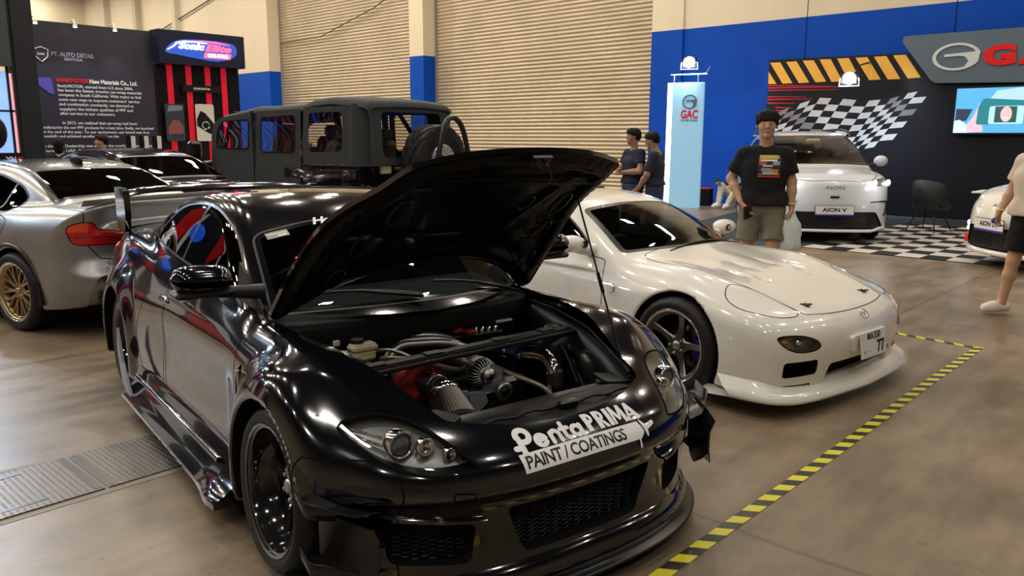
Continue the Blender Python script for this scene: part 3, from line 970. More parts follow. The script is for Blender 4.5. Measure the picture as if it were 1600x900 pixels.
# ------------------------------------------------------------------ the white sports coupe
FD = dict(
    wheels=[(0.05, 0.315, 0.352), (-2.425, 0.315, 0.345)], wellin=0.50,
    W=((-3.5, .76), (-3.0, .85), (-2.425, .895), (-1.9, .865), (-1.2, .84), (-.5, .865), (0, .90), (.4, .89), (.75, .87), (1.0, .85)),
    sec=((.05, .95), (.2, .985), (.42, 1.0), (.58, .985), (.70, .945), (.80, .88), (.95, .80), (1.2, .7)),
    XF=((.05, .83), (.15, .86), (.28, .895), (.40, .91), (.50, .895), (.57, .86), (.62, .81), (.70, .71), (.9, .4)),
    CF=((0, 0), (.25, .008), (.45, .030), (.60, .066), (.72, .118), (.80, .175), (.87, .275), (.93, .43), (1.05, .8)),
    XR=((.1, -3.2), (.3, -3.33), (.6, -3.38), (.8, -3.40), (.9, -3.36), (1.1, -3.2)),
    CR=((0, 0), (.3, .02), (.6, .09), (.75, .2), (.85, .35), (1.0, .7)),
    ZC=((1.0, .49), (.88, .558), (.74, .608), (.5, .678), (.2, .755), (-.1, .80), (-.45, .855), (-.9, .87), (-2.5, .93), (-3.0, .93), (-3.4, .87)),
    ZE=((1.0, .42), (.8, .52), (.6, .595), (.3, .67), (0, .715), (-.3, .72), (-.7, .735), (-1.5, .77), (-2.3, .83), (-3.0, .83), (-3.4, .78)),
    crest=[(-.02, .66, .045, .42, .15), (.45, .52, .012, .3, .14), (.16, .36, -.012, .07, .035), (.30, .26, -.010, .06, .03), (.06, .14, -.010, .09, .04), (-.12, .0, .010, .2, .10)],
    ZB=((-3.4, .22), (-2.4, .13), (0, .13), (.9, .12)),
    ye=.82, pe=2.8, kst=.10, kn=.10, kt=.1,
    ZR=((.4, .55), (-.1, .76), (-.42, .868), (-.75, 1.01), (-1.02, 1.115), (-1.25, 1.178), (-1.5, 1.212), (-1.8, 1.215), (-2.2, 1.155), (-2.6, 1.045), (-3.0, .93), (-3.5, .75)),
    KP=((-3.0, -.25), (-2.2, -.15), (-1.7, 0), (-1.2, .22), (-.4, .36), (.3, .4)), crown=.09,
    WB=((-3.4, .42), (-2.8, .60), (-2.3, .69), (-1.6, .735), (-1.0, .735), (-.45, .72), (0, .70)), tum=.50, tum2=.35, zbelt=.84, kg=.09, kgb=.05,
)
def build_fd():
    root = thing('sports_coupe', 'low white two-door sports coupe with a Japanese plate, parked behind the open-hooded black car', 'car', (-2.60, 5.27, 0), math.radians(-6.6))
    F = car_F(FD); Fs = lambda x, y, z: F(x, y, z)
    sk = implicit_skin(Fs, (-3.55, -1.02, .05), (1.08, 1.02, 1.28), .019)
    P = M['pearl_paint']
    # wheel wells
    sk = cut_wells(sk, FD, root)
    # glass
    ws = rounded([(-.69, .80), (.69, .80), (.66, .865, .03), (.495, 1.155, .05), (.25, 1.172, .2), (-.25, 1.172, .2), (-.495, 1.155, .05), (-.66, .865, .03)], .04)
    def wsfn(V):
        x, y, z = V.T
        kk = cs(x, FD['KP']); xe = x + kk * y * y
        # outline in slope coordinates: height above the cowl against half width
        d = poly_sdf(y, xe, rounded([(-.66, -.435, .05), (-.3, -.40, .2), (.3, -.40, .2), (.66, -.435, .05), (.52, -1.06, .06), (.2, -1.10, .2), (-.2, -1.10, .2), (-.52, -1.06, .06)], .05))
        return np.maximum(d, .80 - z)
    a, sk, sg = pick(sk, wsfn)
    ins, border, _ = split(a, lambda V: wsfn(V) + 0.035)
    skin_obj('windshield', ins, M['windshield'], root)
    o = skin_obj('windshield_frit', border, M['satin_black'], root)
    a, sk, sg2 = pick(sk, lambda V: np.maximum(poly_sdf(V[:, 1], V[:, 0], rounded([(-.56, -1.86), (.56, -1.86), (.42, -2.75), (-.42, -2.75)], .08)), .98 - V[:, 2]))
    skin_obj('rear_window', a, M['tint'], root)
    sw = rounded([(-.80, .835, .02), (-1.00, .965, .1), (-1.28, 1.095, .12), (-1.60, 1.145, .15), (-1.95, 1.125, .15), (-2.30, .99, .08), (-2.36, .90, .03), (-1.6, .865, .1)], .05)
    a, sk, sg3 = pick(sk, xz_patch(sw, 0, .35))
    for s, nm in ((-1, 'side_window'), (1, 'side_window')):
        skin_obj('side_window', side_of(a, s), M['tint'], root)
    groove_obj('window_seal', seg_join([sg, sg2, sg3]), .006, root, M['black_plastic'], .001)
    grooves = []
    # hood, pop-up lids, doors
    hood = rounded([(-.47, -.2, 0), (-.47, .58, .06), (-.30, .64, .1), (.12, .61, .2), (.42, .545, .1), (.60, .53, .05), (.745, .50, .03), (.795, .30, .1), (.812, .1, .1), (.812, -.2, 0)], .06)
    hood = [(x, y) for x, y in hood]
    hoodf = lambda V: np.maximum(poly_sdf(V[:, 0], np.abs(V[:, 1]), hood), .5 - V[:, 2])
    hd, sk, g = pick(sk, hoodf); grooves.append(g)
    lid = smooth_poly([(.30, .63), (.42, .548), (.60, .53), (.715, .525), (.725, .60), (.66, .715), (.52, .80), (.37, .775)])
    l_, sk, g = pick(sk, lambda V: np.maximum(poly_sdf(V[:, 0], np.abs(V[:, 1]), lid), .45 - V[:, 2])); grooves.append(g)
    for s in (-1, 1): skin_obj('headlight_lid', side_of(l_, s), P, root)
    # hood vents: shallow triangular dents
    hood_o = skin_obj('hood', hd, P, root)
    door = rounded([(-.62, .17, .03), (-.60, .55, .1), (-.66, .79, .04), (-1.1, .83, .05), (-1.92, .83, .04), (-1.92, .55, .1), (-1.78, .17, .05)], .05)
    d_, sk, g = pick(sk, xz_patch(door, 0, .5)); grooves.append(g)
    for s in (-1, 1): skin_obj('door', side_of(d_, s), P, root)
    # front openings
    def opening(name, poly, depth, s=0, wall=None, back=None, xmin=.2):
        nonlocal sk
        a, b, g = pick(sk, yz_patch(poly, s, xmin))
        sk = b
        for q in ((-1, 1) if s == 0 else (s,)):
            aa = side_of(a, q) if s == 0 else a
            m = (g[0][:, 1] * q > 0); gg = tuple(t[m] for t in g)
            recess(name, aa, gg, depth, root, wall or P, back or M['matte_black'], off=(-depth, 0, 0))
        return g
    duct = rounded([(.50, .245, .02), (.735, .235, .02), (.745, .335, .02), (.515, .34, .02)], .02)
    opening('corner_duct', duct, .09, wall=M['satin_black'])
    opening('lower_slot', rounded([(.53, .150), (.70, .150), (.74, .185), (.515, .185)], .01), .05, wall=M['satin_black'])
    mouth = rounded([(-.41, .165), (.41, .165), (.395, .295), (-.395, .295)], .025)
    a, sk, g = pick(sk, yz_patch(mouth, 0, .4, ymir=None) if False else (lambda V: np.maximum(poly_sdf(V[:, 1], V[:, 2], mouth), .4 - V[:, 0])))
    recess('front_mouth', a, g, .20, root, P, M['matte_black'], off=(-.09, 0, .012))
    ic = MB()
    for k in range(14): ic.box((.70, -.32 + .64 * k / 13, .235), (.03, .012, .12))
    ic.box((.69, 0, .235), (.03, .68, .10)); ic.tube([(.73, -.36, .21), (.74, 0, .20), (.73, .3, .22)], .018, 8)
    ic.build('intercooler', M['dark_metal'], root)
    # fog / turn lamps
    fog = smooth_poly([(.505, .415), (.53, .455), (.61, .487), (.71, .497), (.775, .485), (.75, .435), (.68, .40), (.58, .395)])
    a, sk, g = pick(sk, yz_patch(fog, 0, .3)); grooves.append(g)
    for s in (-1, 1):
        aa = side_of(a, s); m = g[0][:, 1] * s > 0; gg = tuple(t[m] for t in g)
        lamp = part_empty('turn_lamp', root)
        b = aa.copy(); b.V = b.V + np.array((-.06, -s * .02, 0)); skin_obj('lamp_housing', b, M['lamp_bucket'], lamp)
        skin_obj('lamp_rim', wall_skin(gg, (-.05, -s * .02, 0)), M['satin_black'], lamp)
        skin_obj('lamp_lens', aa, M['clear'], lamp)
        MB().ball((.725, s * .70, .452), (.035, .032, .028)).build('amber_bulb', M['amber'], lamp)
        MB().ball((.778, s * .62, .445), (.03, .032, .028)).build('reflector', M['chrome'], lamp)
    skin_obj('body_shell', sk, P, root)
    groove_obj('panel_gap', seg_join(grooves), .0032, root)
    # front lip
    lip = MB(); V = []
    ys = np.linspace(-1, 1, 61)
    for t in ys:
        ay = abs(t) * .92
        yy = math.copysign(ay, t)
        xf = float(cs(.12, FD['XF']) - cs(np.array(ay), ((0, 0), (.4, .028), (.7, .085), (.82, .14), (.88, .22), (.915, .38), (.93, .50))))
        flare = .105
        up = .02 + .04 * sstep(np.array(abs(t)), .75, 1.0)
        yo = yy * 1.02
        V += [(xf - .02, yy * .97, .165 + up), (xf + flare * .5, yo, .136 + up * .6), (xf + flare, yo * 1.01, .110 + up * .4), (xf + flare * .95, yo * 1.01, .090 + up * .4), (xf - .1, yo * .98, .088), (xf - .16, yy * .9, .12)]
    lip.grid(V, 61, 6); lip.build('front_lip', P, root)
    # emblem and plate
    em = MB(); e0 = flat_frame((0.872, 0, .548), (0, 1, 0), (-.6, 0, .8))
    a = np.linspace(0, 2 * PI, 33)[:-1]
    em.tube([e0[0] + .042 * math.cos(t) * e0[1] + .032 * math.sin(t) * e0[2] + e0[3] * .004 for t in a], .0035, 6, closed=True)
    em.tube([e0[0] + p[0] * e0[1] + p[1] * e0[2] + e0[3] * .004 for p in ((-.03, .018), (-.012, .012), (0, -.008), (.012, .012), (.03, .018))], .003, 6)
    em.build('emblem', M['chrome'], root)
    box = MB(); box.prism(rounded([(-.20, .34, .01), (.20, .34, .01), (.23, .445, .03), (-.23, .445, .03)], .02), .77, .932, 'yz')
    box.build('plate_bracket', P, root)
    pl = part_empty('number_plate', root, (.955, -.01, .375), (0, math.radians(-8), 0))
    MB().box((0, 0, 0), (.008, .33, .165), bev=.004).build('plate_panel', M['white_plastic'], pl)
    f0 = flat_frame((.0055, 0, 0), (0, 1, 0), (0, 0, 1))
    def lettering(txt, size, u, v, name, m, off=0.0, sx=1.0):
        V, Fc = text_mesh(txt, size, .0005, off)
        mb = MB(); mb.add([f0[0] + f0[1] * (p[0] * sx + u) + f0[2] * (p[1] + v) + f0[3] * p[2] for p in V], Fc, 0, False)
        return mb.build(name, m, pl, fix=False)
    lettering('330', .062, .045, .048, 'plate_characters', M['decal_black'], .0012)
    lettering('77', .105, .088, -.028, 'plate_characters', M['decal_black'], .003, .95)
    lettering('横浜', .040, -.045, .048, 'plate_characters', M['decal_black'], .0008)
    lettering('つ  ・・', .032, -.085, -.045, 'plate_characters', M['decal_black'])
    # hood pins
    for s in (-1, 1):
        z0 = float(FD_top(.68, s * .37)) 
        X_, Y_ = .68, s * .37; p = MB(); p.lathe([(0, .008), (.018, .006), (.026, 0)], 16, 'z', c=(X_, Y_, z0)); p.tube([(X_ - .025, Y_ - .03, z0 + .008), (X_ + .025, Y_ + .03, z0 + .008)], .005, 6); p.tube([(X_ - .025, Y_ + .03, z0 + .008), (X_ + .025, Y_ - .03, z0 + .008)], .004, 6)
        p.build('hood_pin', M['dark_metal'], root)
    # side marker, mirrors
    MB().lathe([(0, .008), (.03, .007), (.036, 0)], 20, 'y', c=(-.50, -.872, .62)).build('side_marker', M['clear'], root)
    MB().lathe([(.028, -.003), (.036, .004), (.037, .012)], 20, 'y', c=(-.50, -.878, .62)).build('marker_ring', M['chrome'], root)
    for s in (-1, 1):
        mb = MB(); mb.ball((0, 0, 0), (.085, .125, .062), 20, 14)
        e = part_empty('door_mirror', root, (-.84, s * .93, .90))
        mb.build('mirror_shell', P, e)
        MB().tube([(.03, -s * .20, -.06), (.0, -s * .10, -.045), (0, -s * .02, -.03)], (.05, .04, .035), 12).build('mirror_stalk', P, e)
        MB().lathe([(0, -.0), (.028, 0), (.03, .01)], 16, 'x', c=(.075, s * -.06, 0)).build('mirror_lens', M['satin_black'], e)
        MB().ball((-.05, 0, 0), (.045, .105, .05), 16, 10).build('mirror_glass', M['dark_metal'], e)
    # wipers
    for (x0, y0, x1, y1) in ((-.44, .22, -.40, -.36), (-.45, .60, -.43, .08)):
        pts = []
        for k in range(9):
            t = k / 8; xx = x0 + (x1 - x0) * t; yy = y0 + (y1 - y0) * t
            zz = float(cs(np.array(xx + .36 * yy * yy), FD['ZR'])) - .09 * yy * yy + .014
            pts.append((xx, yy, zz))
        MB().tube(pts, .007, 6).build('wiper', M['black_plastic'], root)
    # cabin
    tub(root, -2.5, -.35, .60, .30, .80, M['interior'])
    dashboard(root, -.80, .58, .80, M['interior'])
    for s in (-1, 1): seat(root, -1.45, s * .33, .38, M['interior'])
    MB().box((-1.05, 0, 1.08), (.03, .20, .05), bev=.01).build('rear_view_mirror', M['satin_black'], root)
    st = dict(kind='five', n=5, dish=.035, conc=.035, w0=.032, w1=.027)
    ms = (M['gunmetal'], M['chrome'], M['gunmetal'], M['brushed'])
    for s in (-1, 1):
        wheel(root, .05, s * .770, .315, .32, .238, .265, st, ms, camber=math.radians(2), spin=1.35, caliper=M['blue_metal'])
        wheel(root, -2.425, s * .78, .315, .315, .238, .255, st, ms, spin=.4)
    return root
def FD_top(x, y):
    z = np.linspace(.4, 1.0, 241); F = car_F(FD)
    f = F(np.full_like(z, x), np.full_like(z, y), z)
    i = np.argmax(f > 0); return z[i] - (z[1] - z[0]) * f[i] / (f[i] - f[i - 1]) if i > 0 else z[0]
M['lamp_bucket'] = mat('lamp_bucket', (0.30, 0.295, 0.28), 0.35, metal=0.5)
build_fd()
# ------------------------------------------------------------------ the black tuned coupe with its hood up
def rx_extra(x, ay, z, f):
    # side scoop along the doors
    f = f + .020 * np.exp(-((z - .50) / .13) ** 2) * sstep(x, -2.0, -1.6) * (1 - sstep(x, -.62, -.42)) * sstep(ay, .5, .7)
    # wide front fender: a ridge that runs over the wheel
    for (wx, wz, R, ro, yo, t) in ((.08, .325, .352, .47, .955, .10), (-2.74, .325, .355, .50, .915, .08)):
        r = np.sqrt((x - wx) ** 2 + (z - wz) ** 2)
        lim = yo - .55 * np.maximum(r - R - .015, 0) ** 1.35 / .1 ** .35 - .02 * np.maximum(R - r, 0)
        q = smax(ay - lim, r - ro, .05)
        q = smax(q, .17 - z + .0 * x, .02)
        q = smax(q, .45 - ay, .02)
        f = smin(f, q, t)
    # the bumper corner stands clear of the tyre
    carve = np.maximum(np.maximum(np.abs(x - .305) - .205, z - .41), .55 - ay)
    return smax(f, -carve, .03)
RX = dict(
    wheels=[(.08, .325, .352), (-2.74, .325, .355)], wellin=.50,
    W=((-3.7, .70), (-3.3, .84), (-2.7, .90), (-2.1, .875), (-1.3, .865), (-.6, .875), (0, .90), (.4, .89), (.75, .87), (1.0, .85)),
    sec=((.05, .97), (.2, .99), (.42, 1.0), (.58, .99), (.72, .965), (.82, .92), (.92, .87), (1.1, .80)),
    XF=((.05, .83), (.12, .845), (.22, .83), (.32, .835), (.40, .845), (.435, .862), (.465, .884), (.50, .882), (.54, .866), (.59, .82), (.64, .75), (.70, .65), (.9, .4)),
    CF=((0, 0), (.25, .010), (.42, .038), (.58, .095), (.70, .17), (.80, .26), (.88, .38), (.98, .62), (1.1, .95)),
    XR=((.1, -3.40), (.3, -3.52), (.6, -3.58), (.85, -3.60), (.95, -3.58), (1.2, -3.45)),
    CR=((0, 0), (.3, .02), (.6, .08), (.75, .17), (.85, .30), (1.0, .6)),
    ZC=((1.0, .50), (.86, .585), (.72, .650), (.5, .715), (.2, .785), (-.1, .84), (-.42, .885), (-.9, .90), (-2.6, 1.02), (-3.1, 1.04), (-3.6, 1.02)),
    ZE=((1.0, .42), (.75, .50), (.62, .60), (.48, .68), (.35, .745), (.2, .785), (-.1, .80), (-.4, .81), (-.8, .85), (-1.5, .885), (-2.3, .95), (-2.8, .98), (-3.6, .93)),
    crest=[(-.05, .72, .035, .38, .11)],
    ZB=((-3.5, .22), (-2.7, .13), (0, .13), (.9, .11)),
    ye=.80, pe=3.0, kst=.09, kn=.06, kt=.1, extra=rx_extra,
    ZR=((.4, .58), (.0, .76), (-.29, .885), (-.6, 1.045), (-.88, 1.185), (-1.10, 1.28), (-1.35, 1.335), (-1.65, 1.352), (-2.0, 1.335), (-2.4, 1.255), (-2.8, 1.13), (-3.2, 1.0), (-3.6, .8)),
    KP=((-3.4, -.25), (-2.6, -.15), (-2.0, 0), (-1.3, .25), (-.4, .38), (.3, .45)), crown=.08,
    WB=((-3.6, .45), (-3.1, .58), (-2.6, .68), (-2.0, .735), (-1.3, .75), (-.6, .735), (0, .70)), tum=.36, tum2=.30, zbelt=.92, kg=.085, kgb=.04,
)
HOOD_HINGE = (-.50, .905)
HOOD_OPEN = math.radians(46.5)
RX_POS = (-2.50, 2.373, 0); RX_ROT = math.radians(-10.32)
def rx_top(x, y, lo=.4, hi=1.05, F=None):
    F = F or car_F(RX)
    z = np.linspace(hi, lo, 261)
    f = F(np.full_like(z, x), np.full_like(z, y), z, wells=False)
    i = np.argmax(f < 0)
    return float(z[i] + (z[i - 1] - z[i]) * (-f[i]) / (f[i - 1] - f[i])) if i > 0 else hi
def hexmesh(fn, u0, u1, v0, v1, cell, r, inside, lift=0.0):
    """wavy wires of expanded mesh over u,v, laid on x = fn(u, v)"""
    mb = MB(); rows = int((v1 - v0) / cell) + 1
    dy = cell * 1.1
    for i in range(rows):
        v = v0 + i * cell; pts = []; k = 0; u = u0
        while u <= u1:
            vv = v + (cell * .5 if (k // 2) % 2 == 0 else 0) * 1.0 + cell * .02
            p = (u, vv)
            if inside(*p): pts.append((fn(*p) + lift, p[0], p[1]))
            else:
                if len(pts) > 1: mb.tube(pts, r, 4, smooth=False, caps=False)
                pts = []
            u += dy if k % 2 == 0 else dy * .5
            k += 1
        if len(pts) > 1: mb.tube(pts, r, 4, smooth=False, caps=False)
    # short links
    for i in range(rows):
        v = v0 + i * cell + cell * .5; k = 0; u = u0
        while u <= u1:
            if (k // 2) % 2 == 0 and inside(u, v) and inside(u, v + cell * .5): 
                mb.tube([(fn(u, v) + lift, u, v), (fn(u, v + cell * .5) + lift, u, v + cell * .5)], r, 4, smooth=False, caps=False)
            u += dy if k % 2 == 0 else dy * .5
            k += 1
    return mb
def build_rx():
    root = thing('tuned_coupe', 'glossy black widebody coupe with raised hood, exposed engine and white paint-shop lettering on its nose', 'car', RX_POS, RX_ROT)
    F = car_F(RX); Fs = lambda x, y, z: F(x, y, z)
    P = M['black_paint']
    sk = implicit_skin(Fs, (-3.75, -1.06, .05), (1.0, 1.06, 1.42), .0175)
    sk = cut_wells(sk, RX, root)
    # ---- glass
    def wsfn(V):
        x, y, z = V.T; xe = x + cs(x, RX['KP']) * y * y
        d = poly_sdf(y, xe, rounded([(-.67, -.325, .05), (-.3, -.30, .2), (.3, -.30, .2), (.67, -.325, .05), (.57, -.90, .07), (.25, -.985, .2), (-.25, -.985, .2), (-.57, -.90, .07)], .05))
        return np.maximum(d, .83 - z)
    a, sk, sg = pick(sk, wsfn)
    ins, border, _ = split(a, lambda V: wsfn(V) + .03)
    skin_obj('windshield', ins, M['windshield'], root); skin_obj('windshield_frit', border, P, root)
    rwf = lambda V: np.maximum(poly_sdf(V[:, 1], V[:, 0], rounded([(-.52, -2.25), (.52, -2.25), (.50, -2.95), (-.50, -2.95)], .09)), 1.05 - V[:, 2])
    a, sk, sg2 = pick(sk, rwf); skin_obj('rear_window', a, M['tint'], root)
    sw = rounded([(-.70, .945, .03), (-.86, 1.055, .08), (-1.10, 1.19, .12), (-1.40, 1.265, .15), (-1.75, 1.28, .2), (-2.10, 1.24, .12), (-2.42, 1.09, .08), (-2.48, 1.015, .03), (-1.7, .975, .1)], .05)
    a, sk, sg3 = pick(sk, xz_patch(sw, 0, .35))
    q1, q2, g5 = split(a, lambda V: np.abs(V[:, 0] + 1.66 - (V[:, 2] - 1.1) * .25) - .018)
    for s in (-1, 1): skin_obj('window_pillar', side_of(q1, s), M['satin_black'], root)
    fr, rr, _ = split(q2, lambda V: -(V[:, 0] + 1.66 - (V[:, 2] - 1.1) * .25))
    for s in (-1, 1):
        skin_obj('side_window', side_of(fr, s), M['tint'], root); skin_obj('side_window', side_of(rr, s), M['tint'], root)
    groove_obj('window_seal', seg_join([sg, sg2, sg3]), .006, root, M['black_plastic'], .001)
    # chrome-bright strip round the screen
    grooves = []
    # ---- hood: shape taken off the skin, then swung up about its rear hinges
    hp = [(-.165, 0, 0), (-.20, .25, .1), (-.33, .49, .1), (-.50, .665, .02), (-.47, .715, .03), (-.15, .688, .1), (.15, .64, .2), (.42, .555, .1), (.628, .50, .035), (.69, .32, .1), (.712, .14, .1), (.715, 0, 0)]
    hpoly = rounded(hp, .05)
    hpoly = [(x, y) for x, y in hpoly]
    full = [(x, y) for x, y in hpoly] + [(x, -y) for x, y in hpoly[::-1]]
    hfn = lambda V: np.maximum(poly_sdf(V[:, 0], V[:, 1], full), .5 - V[:, 2])
    F0 = car_F(RX)
    skh = implicit_skin(lambda x, y, z: F0(x, y, z, wells=False, gh=False), (-.62, -.80, .48), (.95, .80, 1.0), .0175)
    up, _, _ = split(skh, lambda V: -(V[:, 2] - .5))
    hood_sk, _, hseg = split(up, hfn)
    op = [(-.20, 0, 0), (-.235, .25, .1), (-.36, .48, .1), (-.49, .64, .03), (-.44, .685, .04), (-.15, .665, .1), (.15, .615, .2), (.40, .53, .1), (.618, .475, .035), (.712, .30, .1), (.742, .14, .1), (.75, 0, 0)]
    op = [(x, y) for x, y in rounded(op, .05)]; opf = op + [(x, -y) for x, y in op[::-1]]
    ofn = lambda V: np.maximum(poly_sdf(V[:, 0], V[:, 1], opf), .5 - V[:, 2])
    cut, sk, oseg = split(sk, ofn)
    ho = part_empty('hood', root, (HOOD_HINGE[0], 0, HOOD_HINGE[1]), (0, -HOOD_OPEN, 0))
    hz = np.array((HOOD_HINGE[0], 0, HOOD_HINGE[1]))
    hood_sk.V = hood_sk.V - hz
    hseg = (hseg[0] - hz, hseg[1] - hz, hseg[2], hseg[3])
    skin_obj('outer_skin', hood_sk, P, ho)
    w = wall_skin(hseg, .020); skin_obj('edge_flange', w, P, ho)
    # inner panel: an offset copy with pressed ribs and a raised centre section
    inner = hood_sk.copy(); inner.V = inner.V - inner.N * .020
    ed = -poly_sdf(inner.V[:, 0] + hz[0], inner.V[:, 1], full)
    h = .030 * sstep(ed, .028, .05) * (1 - sstep(ed, .09, .125))
    xx = inner.V[:, 0] + hz[0]; yy = inner.V[:, 1]
    rib = np.exp(-((xx - .10) / .028) ** 2) + np.exp(-((np.abs(yy) - .17 - .25 * (xx + .1)) / .026) ** 2) + np.exp(-((xx - .48) / .03) ** 2)
    h = np.maximum(h, .018 * np.clip(rib, 0, 1) * sstep(ed, .09, .12))
    inner.V = inner.V - inner.N * h[:, None]
    # normals of the pressed panel
    nn = np.zeros_like(inner.V); tri = inner.V[inner.T]; fnm = np.cross(tri[:, 1] - tri[:, 0], tri[:, 2] - tri[:, 0])
    for k in range(3): np.add.at(nn, inner.T[:, k], fnm)
    inner.N = -nn / (np.linalg.norm(nn, axis=1)[:, None] + 1e-12); inner.T = inner.T[:, ::-1]
    ip = skin_obj('inner_panel', inner, M['hood_under'], ho)
    hl = lambda x, y, d=.055: np.array((x, y, rx_top(x, y, F=F0) - d)) - hz
    # oval openings pressed in the frame, latch striker, weather strip, bumpers
    for (x, y, a_, b_) in ((.30, .40, .085, .035), (.05, .46, .085, .035), (-.18, .50, .08, .035), (.34, .18, .05, .03), (.30, -.40, .085, .035), (.05, -.46, .085, .035), (-.18, -.50, .08, .035)):
        c = hl(x, y, .052); mb = MB()
        mb.tube([c + np.array((a_ * math.cos(t), b_ * math.sin(t), -.0 + .2 * a_ * math.cos(t) * -0.9)) for t in np.linspace(0, 2 * PI, 21)[:-1]], .006, 6, closed=True)
        mb.build('frame_opening', M['satin_black'], ip)
    lt = MB(); c = hl(.69, 0, .06); lt.box(c, (.05, .09, .012)); lt.tube([c + np.array(p) for p in ((0, -.022, 0), (0, -.02, -.045), (0, .02, -.045), (0, .022, 0))], .005, 6); lt.tube([c + np.array(p) for p in ((.0, .03, -.0), (-.03, .045, -.05), (-.06, .045, -.055))], .004, 6)
    lt.build('hood_striker', M['dark_metal'], ho)
    ws_ = MB(); ws_.tube([hl(.565, y, .062) for y in np.linspace(-.38, .38, 15)], .008, 6); ws_.build('weather_strip', M['matte_black'], ho)
    for s in (-1, 1):
        hg = MB(); hg.tube([(-.02, s * .655, -.02), (.05, s * .66, -.055), (.16, s * .65, -.085)], .011, 6); hg.box((.10, s * .65, -.06), (.18, .02, .03), rot=(0, .25, 0))
        hg.build('hinge_arm', M['satin_black'], ho)
        ht = MB(); ht.tube([(-.53, s * .665, .80), (-.52, s * .665, .87), (-.50, s * .66, .895)], .013, 8); ht.build('hinge_bracket', M['satin_black'], root)
    # ---- doors
    door = rounded([(-.47, .22, .03), (-.44, .55, .1), (-.50, .86, .05), (-1.05, .935, .05), (-1.70, .95, .04), (-1.72, .55, .1), (-1.66, .22, .04)], .05)
    d_, sk, g = pick(sk, xz_patch(door, 0, .5)); grooves.append(g)
    for s in (-1, 1):
        dd = skin_obj('door', side_of(d_, s), P, root)
        hb = MB(); hb.ball((-1.52, s * .878, .80), (.10, .016, .022), 16, 8); hb.build('door_handle', P, dd)
    rdoor = rounded([(-1.73, .22, .03), (-1.74, .95, .03), (-2.15, .97, .1), (-2.12, .7, .1), (-2.28, .5, .1), (-2.16, .22, .05)], .05)
    d_, sk, g = pick(sk, xz_patch(rdoor, 0, .5)); grooves.append(g)
    for s in (-1, 1): skin_obj('rear_door', side_of(d_, s), P, root)
    # ---- fender vent
    vent = rounded([(-.415, .53), (-.34, .60), (-.36, .72), (-.43, .66)], .02)
    a, sk, g = pick(sk, xz_patch(vent, 0, .5))
    for s in (-1, 1):
        m = g[0][:, 1] * s > 0; recess('fender_vent', side_of(a, s), tuple(t[m] for t in g), .03, root, P, M['matte_black'])
        MB().tube([(-.385, s * .865, .58), (-.385, s * .868, .68)], .012, 8).build('vent_badge', M['brushed'], root)
    # ---- headlights
    hlp = rounded([(.812, .664, .015), (.78, .686, .03), (.70, .700, .04), (.60, .684, .06), (.54, .646, .05), (.452, .548, .008), (.53, .538, .05), (.63, .538, .05), (.725, .570, .05), (.78, .622, .04)], .03)
    a, sk, g = pick(sk, yz_patch(hlp, 0, .2)); 
    for s in (-1, 1):
        m = g[0][:, 1] * s > 0; gg = tuple(t[m] for t in g); aa = side_of(a, s)
        off = np.array((-.085, -s * .015, .0))
        L = part_empty('headlight', root)
        skin_obj('lamp_rim', wall_skin(gg, off), M['dark_metal'], L)
        b = aa.copy(); b.V = b.V + off; skin_obj('lamp_housing', b, M['lamp_bucket'], L)
        skin_obj('lamp_lens', aa, M['clear'], L)
        groove_obj('lamp_seal', gg, .005, L, M['gap'], .0008)
        c = np.array((.612, s * .655, .622))
        pj = MB(); pj.lathe([(.048, -.03), (.052, .012), (.047, .020), (.041, .016), (.040, -.005)], 32, 'x', c=c); pj.build('projector_ring', M['chrome'], L)
        MB().ball(c + np.array((-.006, 0, 0)), (.022, .040, .040), 24, 14).build('projector_lens', M['projector_glass'], L)
        MB().lathe([(.020, -.02), (.024, .008), (.021, .012), (.017, .004), (0, .0)], 24, 'x', c=(.705, s * .515, .585)).build('position_lamp', M['chrome'], L)
        MB().lathe([(.030, -.02), (.034, .008), (.030, .012), (.02, .0), (0, -.01)], 24, 'x', c=(.662, s * .585, .612)).build('high_beam_bowl', M['chrome'], L)
        for dz in (.0, .026):
            br = MB(); br.tube([(.47, s * (.765 - dz * .6), .655 - dz), (.52, s * .735, .650 - dz), (.575, s * .700, .640 - dz)], .0055, 6); br.build('chrome_blade', M['chrome'], L)
    # ---- bumper openings
    mouth = rounded([(-.355, .385, .03), (.355, .385, .03), (.275, .195, .03), (-.275, .195, .03)], .03)
    mf = lambda V: np.maximum(poly_sdf(V[:, 1], V[:, 2], mouth), .5 - V[:, 0])
    a, sk, g = pick(sk, mf)
    recess('grille_recess', a, g, .10, root, M['satin_black'], M['matte_black'], off=(-.10, 0, 0))
    xf = lambda y, z: float(cs(np.array(z), RX['XF']) - cs(np.array(abs(y)), RX['CF']))
    inn = lambda u, v: float(poly_sdf(np.array([u]), np.array([v]), mouth)[0]) < -.004
    hexmesh(xf, -.37, .37, .19, .40, .0165, .0017, inn, -.045).build('grille_mesh', M['mesh_blue'], root, fix=False)
    sdi = rounded([(.46, .345, .03), (.745, .375, .02), (.725, .215, .03), (.475, .20, .03)], .03)
    a, sk, g = pick(sk, yz_patch(sdi, 0, .2))
